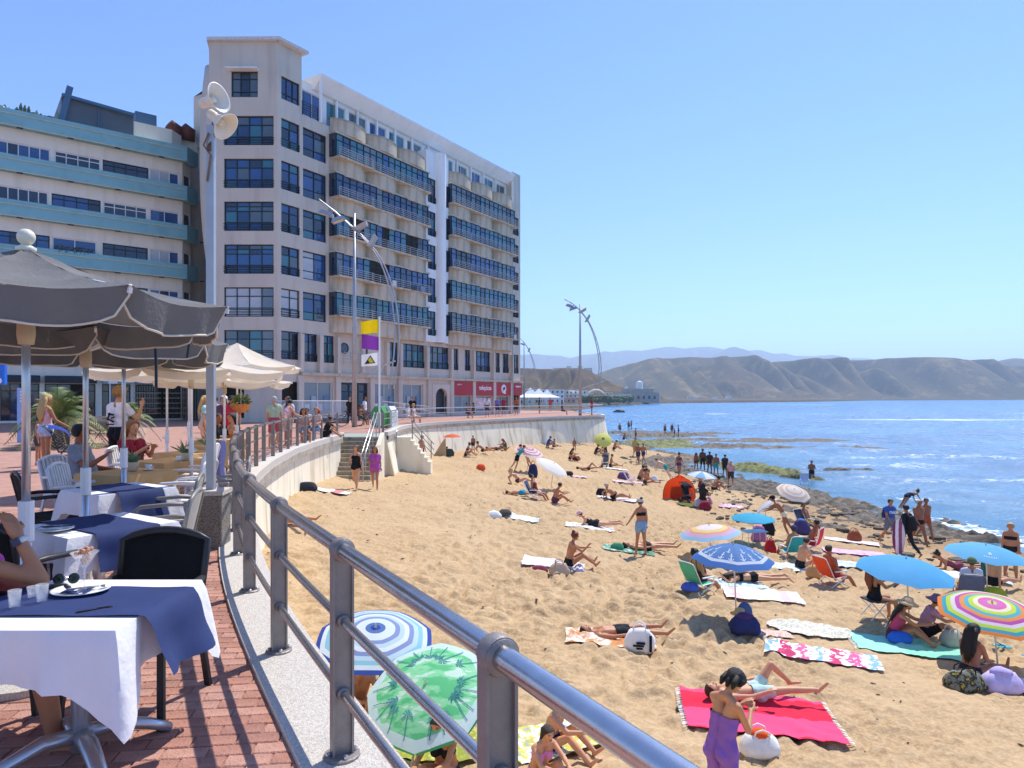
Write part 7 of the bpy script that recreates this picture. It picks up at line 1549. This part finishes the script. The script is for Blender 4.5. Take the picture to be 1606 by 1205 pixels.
tw('large pink and red towel with white fringe under the man in pale shorts', 1187, 1130, 2.1, 1.55, 100, pattern('pink_red_towel', ['#d8324a', '#e0527a'], .72, .08, 'stripe', 1), fringe='#efe8e4')
tw('orange and white patterned towel under the sleeping man', 955, 1003, 1.7, .95, 95, pattern('orange_towel', ['#b06a3a', '#e8dcc8', '#c98552', '#d9a878'], 4, 0, 'blot'))
tw('blue and yellow flowered towel under the curly haired boy', 865, 1170, 1.5, .95, 60, pattern('flower_towel', ['#4a78b0', '#e6e8e2', '#c9bd48', '#7fa3c4'], 7, 0, 'blot'))
tw('yellow olive towel under the green palm umbrella', 672, 1180, 1.4, .9, 80, pattern('olive_towel', ['#c9b84a', '#8d9340', '#e3d98a'], 5, 0, 'blot'))
tw('oval white mosaic patterned towel in the sand', 1270, 993, 1.75, 1.15, 108, pattern('mosaic_towel', ['#8a8c7c', '#e6e2d2', '#b9b49e', '#efece2'], 11, 0, 'blot'), round_=True)
tw('pink white and blue tie dyed towel with ruffled edges', 1288, 1032, 2.0, .95, 112, pattern('tie_dye_towel', ['#d76a92', '#f1eef0', '#8fb4d4', '#f3eff1', '#c94a70', '#eef0f4'], 1.1, .9), wr=1.8)
tw('small red patterned cloth beside the navy bag', 1213, 996, .7, .55, 90, pattern('red_cloth', ['#b5503c', '#e6c9b8', '#93433a'], 12, 0, 'blot'))
tw('white and yellow towel behind the anchor umbrella pole', 1195, 937, 1.9, 1.1, 100, pattern('white_yellow_towel', ['#f3f0ea', '#f0e2b8', '#f3efec', '#e8c2bc', '#f2eee9'], .8, .5))
tw('teal towel with pattern under the woman lying in black bikini', 1150, 920, 1.7, .8, 95, pattern('teal_towel', ['#2f8f96', '#d9e6e0', '#3a6f86'], 8, 0, 'blot'))
tw('green white patterned towel beside the cross legged man', 1238, 893, 1.7, 1.0, 115, pattern('green_white_towel', ['#5f8a80', '#e9ece6', '#9cb8ae'], 9, 0, 'blot'))
tw('mint green towel with white fringe under the seated group', 1432, 1020, 2.2, 1.15, 106, pattern('mint_towel', ['#8fd6b8', '#9fdcc2'], .5, .2), fringe='#eaf0ea')
tw('white and pink towel beside the black haired woman at right', 1575, 1078, 1.3, .8, 110, pattern('white_pink_towel', ['#eee6ec', '#dca8bc', '#efeaf0'], 1.2, .5))
tw('white towel under the woman with the red hair bun', 868, 888, 1.7, .95, 95, pattern('white_towel', ['#efedea', '#dcd6dc', '#f2f0ee'], 2.5, 0, 'blot'))
tw('silver white patterned towel lying alone in mid beach', 808, 813, 1.8, 1.0, 100, pattern('silver_towel', ['#9aa2a2', '#e9eae8', '#c2c8c6', '#f0f0ee'], 7, 0, 'blot'))
tw('striped white towel under the propped woman in pink cap', 925, 829, 1.8, .85, 95, pattern('white_towel_b', ['#eceae6', '#d8d2c8'], 3, 0, 'blot'))
tw('white towel under the man lying behind the denim shorts woman', 985, 866, 1.6, .8, 95, pattern('white_green_towel', ['#e9e8e2', '#4f8f70', '#ece8e2'], 3, 0, 'blot'))
tw('white towel under the reclining man in black briefs', 968, 784, 1.9, .8, 98, MATS['white_towel'])
tw('white and red striped towel near the wall at left', 515, 771, 1.5, .75, 90, pattern('red_white_towel', ['#efece8', '#d8868a', '#efeae6'], 1.1, .3))
tw('lilac towel lying near the walkers', 1340, 868, 2.0, .9, 105, pattern('lilac_towel', ['#d8a0d4', '#e6bfe0', '#c78fc8'], 5, 0, 'blot'))
tw('white and pink towel with a brown bag on it', 1335, 850, 1.9, .8, 115, pattern('white_rose_towel', ['#f0ece8', '#e8cfcc', '#f1eeea'], 2, 0, 'blot'))
tw('crumpled white and blue towel right of the orange chair', 1335, 887, 1.4, .9, 105, pattern('white_blue_towel', ['#f1f0f0', '#b9c4e0', '#f2f1f0'], 3, 0, 'blot'), wr=2)
tw('white towel under the woman propped on her elbows', 1520, 905, 2.0, 1.0, 115, pattern('pale_blue_towel', ['#e6ecf2', '#d3dde8'], 2, 0, 'blot'))
tw('round olive beach mat beside the pushchair and tent', 1089, 793, 1.7, 1.4, 90, pattern('olive_mat', ['#5d6434', '#6f7640'], 3, 0, 'blot'), round_=True, wr=.4)
tw('pink white towel right of the kneeling woman', 1146, 795, 1.2, .9, 100, pattern('pale_pink_towel', ['#efe2e6', '#d8a6b8', '#ece6ea'], 4, 0, 'blot'))
tw('white towel under the stretched legs right of the pushchair', 965, 736, 1.8, .9, 95, MATS['white_towel_b'])
tw('white towel among the chairs beyond the tent', 985, 757, 1.8, .9, 95, pattern('rose_white_towel', ['#efe9ea', '#d9aab4', '#efebea'], 4, 0, 'blot'))
tw('pale towel behind the white umbrella', 905, 748, 1.2, .6, 100, MATS['pale_pink_towel'])
# chairs
def beach_chair(label, p, az, fab, seat_h=.24, rec=28, fr='#e3e4e2', loc=None):
    t_ = thing('beach_chair', label, 'chair', p, -radians(az)); fm = cmat(fr, 'plastic'); fb = cmat(fab); R_ = radians(rec)
    bt = lambda x, s_: V((x, -.2 - sin(R_) * s_, seat_h + cos(R_) * s_))
    for sx in (-.27, .27):
        g = G(); g.tube([(sx, .22, seat_h + .03), (sx, -.2, seat_h), bt(sx, .62)], .014, 6); g.build('side_frame', fm, t_)
        g = G(); g.tube([(sx, .2, seat_h + .02), (sx, -.3, 0)], .013, 6); g.build('leg', fm, t_); g = G(); g.tube([(sx, -.16, seat_h + .0), (sx, .26, 0)], .013, 6); g.build('leg', fm, t_)
        g = G(); g.box((sx * 1.05, .02, seat_h + .19), (.05, .42, .025)); g.tube([(sx * 1.05, .2, seat_h + .19), (sx, .2, seat_h)], .012, 5); g.build('armrest', fm, t_)
    g = G(); g.tube([bt(-.27, .62), bt(-.2, .66), bt(.2, .66), bt(.27, .62)], .014, 6); g.tube([(-.27, -.3, .01), (.27, -.3, .01)], .013, 6); g.tube([(-.27, .26, .01), (.27, .26, .01)], .013, 6); g.build('cross_frame', fm, t_)
    g = G(); g.grid(6, 8, lambda u, v: (-.26 + .52 * u, .21 - .41 * v, seat_h + .03 - .03 * v - .03 * sin(pi * u) * sin(pi * v))); g.build('seat', fb, t_, smooth=True)
    g = G(); g.grid(6, 8, lambda u, v: bt(-.26 + .52 * u, .03 + .6 * v) + V((0, -.03 * sin(pi * v), 0))); g.build('backrest', fb, t_, smooth=True)
    return t_
def bc(label, px, py, az, fab, **k): return beach_chair(label, on_sand(px, py), az, fab, **k)
bc('green beach chair under the anchor umbrella', 1098, 928, 60, '#58b893', fr='#dfe9e2'); bc('orange beach chair facing away with a person reclining', 1306, 920, 70, '#e8552f'); bc('turquoise beach chair seen from behind', 1240, 874, 350, '#2fa3a6'); bc('red beach chair seen from behind with a lilac towel over its top', 1273, 864, 310, '#d9354a', rec=14); bc('dark folding chair under the man reading', 1266, 832, 150, '#39424e')
bc('patterned folding chair with white frame in mid beach', 840, 784, 110, '#4b5a7a'); bc('grey blue padded seat behind the rainbow umbrella', 1518, 950, 20, '#5a6684', fr='#4a5570', rec=22); bc('low pink patterned chair beyond the orange tent', 990, 760, 100, '#b9829a'); 
p = at(1262, 762, SEA - .05); beach_chair('pale folding chair standing in the shallow water', p, 200, '#b9c3d6')
t_ = thing('folding_stool', 'white framed folding stool under the woman in the black swimsuit', 'stool', on_sand(1371, 976), -radians(85)); fm = cmat('#e3e4e2', 'plastic')
for sx in (-.2, .2): 
    for a, b_ in ((-.2, .2), (.2, -.2)): g = G(); g.tube([(sx, a, 0), (sx, b_, .42)], .013, 6); g.build('leg', fm, t_)
g = G(); g.box((0, 0, .425), (.42, .42, .03)); g.build('seat', cmat('#3a3f48'), t_)
t_ = thing('folding_table', 'small blue folding table loaded with beach things under the turquoise umbrella', 'table', on_sand(1183, 856), .2); g = G(); g.box((0, 0, .46), (.8, .5, .03)); g.build('tabletop', cmat('#7fb0d8', 'plastic'), t_)
for a, b_ in ((-1, -1), (1, -1), (1, 1), (-1, 1)): g = G(); g.tube([(a * .36, b_ * .21, 0), (a * .33, b_ * .19, .45)], .014, 6); g.build('leg', fm, t_)
# bags and small things
def lump(label, p, dims, col, nm='beach_bag', cat='bag', handles=None, az=0, seed=1, m=None, top=None):
    t_ = thing(nm, label, cat, p, -radians(az)); g = G(); l, w_, h = dims
    n = 14; vs_ = []
    for j in range(8):
        v = j / 7; r_ = (1 + .12 * sin(pi * v)) * (1 - .28 * v ** 2) * (.92 if j == 0 else 1)
        for k in range(n):
            a = 2 * pi * k / n; c_, s_ = cos(a), sin(a); e = .62; x = l / 2 * r_ * math.copysign(abs(c_) ** e, c_); y = w_ / 2 * r_ * math.copysign(abs(s_) ** e, s_) * (1 - .45 * v ** 2)
            q = 1 + .16 * float(fbm(c_ * 1.7 + seed, s_ * 1.7 + v * 2.5, seed, 3)); vs_.append((x * q, y * q, h * v * (1 - .10 * (c_ * c_) * v + .10 * float(vn(c_ * 2 + seed, s_ * 2, seed)))))
    g.add(vs_, [(j * n + k, j * n + (k + 1) % n, (j + 1) * n + (k + 1) % n, (j + 1) * n + k) for j in range(7) for k in range(n)] + [tuple(range(n))[::-1], tuple(range(7 * n, 8 * n))])
    g.build('bag_body', m or cmat(col), t_, smooth=True)
    if handles:
        for sy in (-.2, .2): g = G(); g.tube([(-l * .22, w_ * sy, h * .85), (-l * .18, w_ * sy * 1.3, h * 1.15), (0, w_ * sy * 1.4, h * 1.28), (l * .18, w_ * sy * 1.3, h * 1.15), (l * .22, w_ * sy, h * .85)], .012, 6); g.build('handle', cmat(handles), t_, smooth=True)
    if top: g = G(); g.ball((0, 0, h * .92), l * .3, 10, (1.1, .7, .5)); g.v = [tuple(V(q) + V((0, 0, .06 * float(vn(q[0] * 9, q[1] * 9, 3))))) for q in g.v]; g.build('bag_contents', cmat(top), t_, smooth=True)
    return t_
def lb_(label, px, py, dims, col, **k): return lump(label, on_sand(px, py), dims, col, seed=sum(map(ord, label)) % 50, **k)
lb_('white and orange beach bag with a dark cap on the pink towel', 1192, 1184, (.46, .32, .27), '#e9e5dc', handles='#e9e5dc', top='#e0581f')
b1 = lb_('white plastic shopping bag with black print beside the sleeping man', 1003, 1024, (.55, .3, .42), '#eeeeea', handles='#eeeeea', az=10); g = G()
for k, (a, c_, w_, h_) in enumerate(((.02, .2, .16, .04), (-.02, .15, .2, .03), (.0, .1, .12, .03), (.2, .2, .05, .3))): g.box((a, -.17, c_), (w_, .02, h_))
g.build('black_print', cmat('#1c1c1e'), b1)
lb_('navy and purple striped bag at the foot of the anchor umbrella', 1168, 1002, (.6, .42, .34), '#2f3560', top='#4a3560')
t_ = thing('straw_hat', 'straw hat lying on the navy bag under the anchor umbrella', 'hat', on_sand(1160, 992) + V((0, 0, .30))); g = G(); g.lathe([(.2, 0), (.11, .02), (.1, .1), (.05, .12), (0, .12)], (0, 0, 0), 18); g.build('hat_body', cmat('#cdae76'), t_, smooth=True)
t_ = thing('paddle_board', 'dark blue oval bat leaning on the navy bag', 'bat', on_sand(1170, 990)); g = G(); g.ball((0, .1, .3), .26, 12, (.7, .15, 1.1)); g.build('blade', cmat('#2c4f86', 'plastic'), t_, smooth=True)
lb_('black bag with white and yellow print beside the black haired woman', 1513, 1082, (.62, .4, .32), '#2b2c28', m=pattern('print_bag', ['#1d1e1c', '#8a8a78', '#2a2b28', '#b9a64a'], 9, 0, 'blot'), handles='#1d1e1c')
lb_('pale lilac and red rucksack on the white pink towel at right', 1570, 1086, (.62, .42, .34), '#cdbde2', top='#b9aad8')
lb_('straw basket with red trim between the cross legged man and orange chair', 1277, 909, (.42, .34, .34), '#c79a66', handles='#c94a40')
lb_('red rucksack beside the folding table', 1208, 866, (.34, .3, .46), '#b8222c', handles='#3a1a1c')
lb_('navy and red rucksack beside the pink striped umbrella', 836, 748, (.5, .45, .75), '#2a2f56', handles='#a02838')
lb_('bright orange bag standing alone on the sand', 754, 739, (.5, .4, .35), '#e0562c')
lb_('brown leather bag on the white pink towel', 1340, 850, (.5, .35, .42), '#9a5034', handles='#8a4a30')
lb_('beige bag among cloths beside the woman with the red bun', 877, 902, (.5, .35, .3), '#b9a48e', handles='#a08a74')
lb_('maroon bundle at the left of the white towel', 845, 897, (.45, .3, .18), '#7a2f46')
lb_('dark dome shaped bag by the wall at left', 481, 771, (.7, .4, .32), '#2c2f36')
lb_('dark rucksack at the head of the reclining man', 943, 778, (.5, .4, .42), '#1d1d20')
lb_('red bag beside the kneeling woman', 1106, 799, (.5, .4, .4), '#8a2038'); lb_('pale bag left of the red bag', 1094, 796, (.4, .35, .4), '#c9b8b0')
lb_('blue cooler bag under the green chair', 1082, 934, (.4, .3, .2), '#4a66c0'); lb_('yellow green bag under the pale blue umbrella', 1560, 943, (.5, .4, .3), '#b9b22a')
lb_('bright blue bag on the mint towel', 1411, 1014, (.45, .3, .2), '#2f6fd0'); lb_('dark bag beside the propped woman', 1522, 905, (.55, .4, .2), '#2a2533')
lb_('plastic bag of things left of the black haired woman', 1492, 1018, (.4, .35, .3), '#aab0a4', handles='#c9ccc4'); lb_('purple pink bundle hanging under the turquoise umbrella', 1190, 848, (.5, .4, .6), '#b46a9c', top='#d98ab0')
lb_('dark blue cloth bundle on the second seat by the dark chair', 1257, 838, (.6, .5, .6), '#4a4270', top='#5f7fb8'); lb_('black bag behind the folding table', 1205, 838, (.45, .4, .6), '#202024')
lb_('white bag left on the silver towel', 775, 812, (.5, .35, .25), '#e6e4e0'); lb_('dark bundle on the silver towel', 792, 812, (.45, .35, .22), '#54504e')
lb_('green bag at the left end of the towel by the lying man', 968, 864, (.4, .3, .2), '#3f8a68'); lb_('dark bag by the people under the white umbrella', 893, 747, (.45, .35, .25), '#33302f')
lb_('dark bundle right of the sitting woman in mid beach', 904, 722, (.6, .4, .4), '#5a2030'); lb_('violet bundle among chairs beyond the tent', 978, 752, (.7, .5, .45), '#6a4a78'); lb_('white cool box beyond the tent', 1026, 756, (.4, .35, .35), '#e2e4e2')
lb_('dark green bag under the orange umbrella', 704, 714, (.7, .5, .5), '#3f4f40')
t_ = thing('windbreak', 'small tan windbreak by the orange umbrella', 'windbreak', on_sand(691, 715), .3); g = G(); g.add([(-.5, 0, 0), (.4, .1, 0), (.35, .05, 1.25), (.05, 0, .9), (-.5, .03, 0.02), (.4, .13, 0.02), (.35, .08, 1.25), (.05, .03, .9)], [(0, 1, 2, 3), (7, 6, 5, 4), (0, 3, 7, 4), (3, 2, 6, 7), (2, 1, 5, 6)]); g.build('cloth_panel', cmat('#b39a74'), t_)
t_ = thing('windbreak', 'turquoise cloth windbreak under the pale blue umbrella', 'windbreak', on_sand(1545, 922), .1); g = G(); g.grid(6, 8, lambda u, v: (-.12 + .24 * u + .02 * sin(v * 8), .02 * sin(u * 9), .05 + 1.0 * v)); g.build('cloth_panel', cmat('#2f8f96'), t_, smooth=True)
for i, (px, py, c_, lab) in enumerate(((1075, 1112, '#4a4f4a', 'dark green flip flops at the corner of the pink towel'), (1572, 1022, '#4aa8ae', 'turquoise flip flops behind the rainbow umbrella pole'), (1598, 1026, '#5fb4c4', 'pale blue flip flops at the right edge'), (1157, 998, '#2f3f8a', 'blue flip flops beside the navy bag'), (1222, 884, '#2a2a2c', 'black sandals on the sand before the green white towel'))):
    t_ = thing('flip_flops', lab, 'shoes', on_sand(px, py) + V((0, 0, .02)), .5 + i)
    for sx in (-.07, .07):
        g = G(); g.rbox((sx, .03 * sx * 10, 0), (.095, .26, .03), .04); so_ = g.build('sandal', cmat(c_, 'plastic'), t_, angle=40); g = G(); g.tube([(sx - .04, -.0, .03), (sx, .07, .065), (sx + .04, 0, .03)], .008, 5); g.build('strap', cmat('#222226', 'plastic'), so_)
# pushchairs and tent
def pushchair(label, p, az, c1, c2='#26262a'):
    t_ = thing('pushchair', label, 'pushchair', p, -radians(az)); fm = cmat('#3a3b3e', 'plastic')
    for x, y in ((-.26, -.3), (.26, -.3), (-.2, .35), (.2, .35)):
        g = G(); g.lathe([(.05, -.02), (.13, -.02), (.14, 0), (.13, .02), (.05, .02)], (x, y, .14), 16, M.Rotation(radians(90), 3, 'Y')); g.build('wheel', cmat('#1c1c1e', 'plastic'), t_, smooth=True)
    for sx in (-.24, .24): g = G(); g.tube([(sx * .85, .35, .14), (sx, -.1, .62), (sx, -.38, 1.0), (sx, -.45, 1.05)], .014, 6); g.tube([(sx * 1.05, -.3, .14), (sx, 0, .55)], .014, 6); g.build('frame', fm, t_)
    g = G(); g.tube([(-.24, -.45, 1.05), (.24, -.45, 1.05)], .018, 8); g.build('handlebar', cmat(c2), t_)
    g = G(); g.grid(6, 10, lambda u, v: ((-.2 + .4 * u), (.25 - .42 * min(v * 2, 1)) - .16 * max(0, v * 2 - 1), .45 - .03 * sin(pi * u) + .5 * max(0, v * 2 - 1))); g.build('seat', cmat(c2), t_, smooth=True)
    g = G(); g.grid(8, 8, lambda u, v: (-.23 + .46 * u, -.36 + .42 * sin(v * 1.5) , .78 + .30 * cos(v * 1.5) * (1 - .25 * (2 * u - 1) ** 2))); g.build('hood', cmat(c1), t_, smooth=True)
    g = G(); g.rbox((0, -.12, .2), (.36, .4, .16), .05); g.build('basket', cmat(c2), t_, angle=40); return t_
pushchair('dark pushchair with a blue hood beside the blonde woman', V((X(105, 16.2), 16.2, 0)), 60, '#2a3f94'); pushchair('black pushchair beside the orange tent', on_sand(1079, 788), 160, '#1d1d22'); pushchair('grey pushchair near the wall end', on_sand(949, 733), 200, '#4a4b52', '#7a7a80')
t_ = thing('beach_tent', 'bright orange pop up beach tent', 'tent', on_sand(1066, 783), -.4); g = G()
def tent(u, v):
    a = (u - .5) * 2.3; r_ = .95 * sin(pi * (.03 + .5 * v)); return V((r_ * sin(a) * .95, .6 * (1 - v) - .5 + .75 * cos(a) * sin(pi * v * .5) * .8, 1.35 * cos(pi * .5 * v) ** .7 * (1 - .1 * abs(a))))
g.grid(14, 10, tent); g.build('shell', cmat('#f0501e', 'canopy'), t_, smooth=True); g = G(); g.tube([tent(.0, k / 10) for k in range(11)], .012, 5); g.tube([tent(1, k / 10) for k in range(11)], .012, 5); g.build('tent_pole', darkf, t_); g = G(); g.grid(6, 4, lambda u, v: tent(.25 + .5 * u, .72 + .28 * v) + V((0, .012, 0))); g.build('dark_panel', cmat('#6a3a2a'), t_, smooth=True)
# things carried: phones, board bag, backpack, shirt lettering, towel over a shoulder, print
def rel(o, x, y, z): a = -o.rotation_euler.z; return V(o.location) + M.Rotation(o.rotation_euler.z, 3, 'Z') @ V((x, y, z))
by = {o['label']: o for o in PPL}
def find(s_): return next(o for l, o in by.items() if s_ in l)
o = find('dark wetsuit'); t_ = thing('board_bag', 'striped white and plum body board carried by the man in the wetsuit', 'board', rel(o, -.38, .0, .72), o.rotation_euler.z + .2); g = G(); g.ball((0, 0, 0), .62, 14, (.07, .38, 1)); g.build('board', pattern('board_stripes', ['#e6e2ea', '#7a3f5c', '#d9d2dc', '#93576f'], 2.2, .1, 'stripe', 1), t_, smooth=True)
t_ = lump('black backpack on the man in the wetsuit', rel(o, 0, -.19, .95), (.36, .26, .5), '#1d1e24', nm='backpack', cat='backpack', az=340, seed=3)
for sx in (-.1, .1): g = G(); g.tube([(sx, .1, .45), (sx, .28, .5), (sx * 1.2, .34, .3)], .02, 6); g.build('strap', cmat('#3a4a70'), t_)
o = find('reading ITALIA'); q = text(o, 'ITALIA', .13, white_let, (0, .205, 1.27), (radians(84), 0, radians(180)), .003, 'shirt_lettering', .004)
t_ = lump('dark blue backpack on the walker in the blue shirt', rel(o, 0, -.22, 1.0), (.3, .2, .42), '#2a3a66', nm='backpack', cat='backpack', az=170, seed=5)
o = find('white printed t shirt'); g = G()
for (x, z, w_, h_, rt) in ((-.06, 1.36, .04, .16, .5), (.0, 1.40, .16, .035, .1), (.05, 1.34, .10, .03, -.3), (.01, 1.28, .15, .035, .35), (-.02, 1.21, .2, .025, 0)): g.box((x, -.168, z), (w_, .006, h_), m=M.Rotation(rt, 3, 'Y'))
g.build('back_print', cmat('#2b2b30'), o)
o = find('with a towel over her shoulder'); t_ = None; g = G(); g.grid(4, 12, lambda u, v: ((-.2 - .02 * u + .03 * sin(v * 5)), (-.14 + .12 * u) * (1 if v < .5 else 1) + .04 * cos(v * 3.1), 1.42 - .62 * abs(v - .35) * 1.3)); q = g.build('shoulder_towel', cmat('#cfcfd2'), None, True, V(o.location)); q.rotation_euler = o.rotation_euler; tag(q, 'pale towel hanging over the shoulder of the woman in black', 'towel')
for s_, xyz, lab in (('black swimsuit reading her phone', (.0, .52, .74), 'phone held by the woman on the folding stool'), ('red hair bun', (.12, .42, .52), 'phone held by the woman with the red bun')):
    o = find(s_); g = G(); g.box((0, 0, 0), (.075, .012, .15), m=M.Rotation(radians(-50), 3, 'X')); q = g.build('phone', cmat('#1c1c22', 'plastic'), None, False, rel(o, *xyz)); q.rotation_euler = o.rotation_euler; tag(q, lab, 'phone')
o = find('curly haired boy'); 
o = find('girl in a pink bikini'); g = G(); g.lathe([(.07, 0), (.085, .14), (.08, .14), (.066, .01)], (0, 0, 0), 16); tag(g.build('bucket', cmat('#3f9fd0', 'plastic'), None, True, V(rel(o, .12, .52, .02))), 'blue toy bucket in front of the girl in pink', 'bucket')
# loose stones and wrack along the shore
g = G(); rr = random.Random(9)
for k in range(2600):
    x, y = rr.uniform(9, 30), rr.uniform(20, 62); b_ = float(sand_base(x, y)) - SEA
    if not (-.22 < b_ < .7) or rr.random() < abs(b_ - .1) * 1.4 or float(vn(x * .5, y * .5, 77)) < -.08: continue
    s_ = rr.uniform(.05, .16) * (1.8 if rr.random() < .12 else 1); g.ball((x, y, sz(x, y) + s_ * .15), s_, 6, (rr.uniform(.8, 1.6), rr.uniform(.7, 1.2), rr.uniform(.4, .7)), M.Rotation(rr.uniform(0, 6), 3, 'Z'))
setting(g.build('shore_stones', REEF), 'stuff')
g = G()
for k in range(900):
    x, y = rr.uniform(-6, 17), rr.uniform(5, 42)
    if x < -3 and y < 14: continue
    s_ = rr.uniform(.012, .035); g.ball((x, y, sz(x, y) + s_ * .2), s_, 5, (rr.uniform(.8, 2.2), rr.uniform(.6, 1.2), .5), M.Rotation(rr.uniform(0, 6), 3, 'Z'))
setting(g.build('beach_wrack', mat('dry_wrack', '#4f3d2b', .9, 0, .3, 20)), 'stuff')
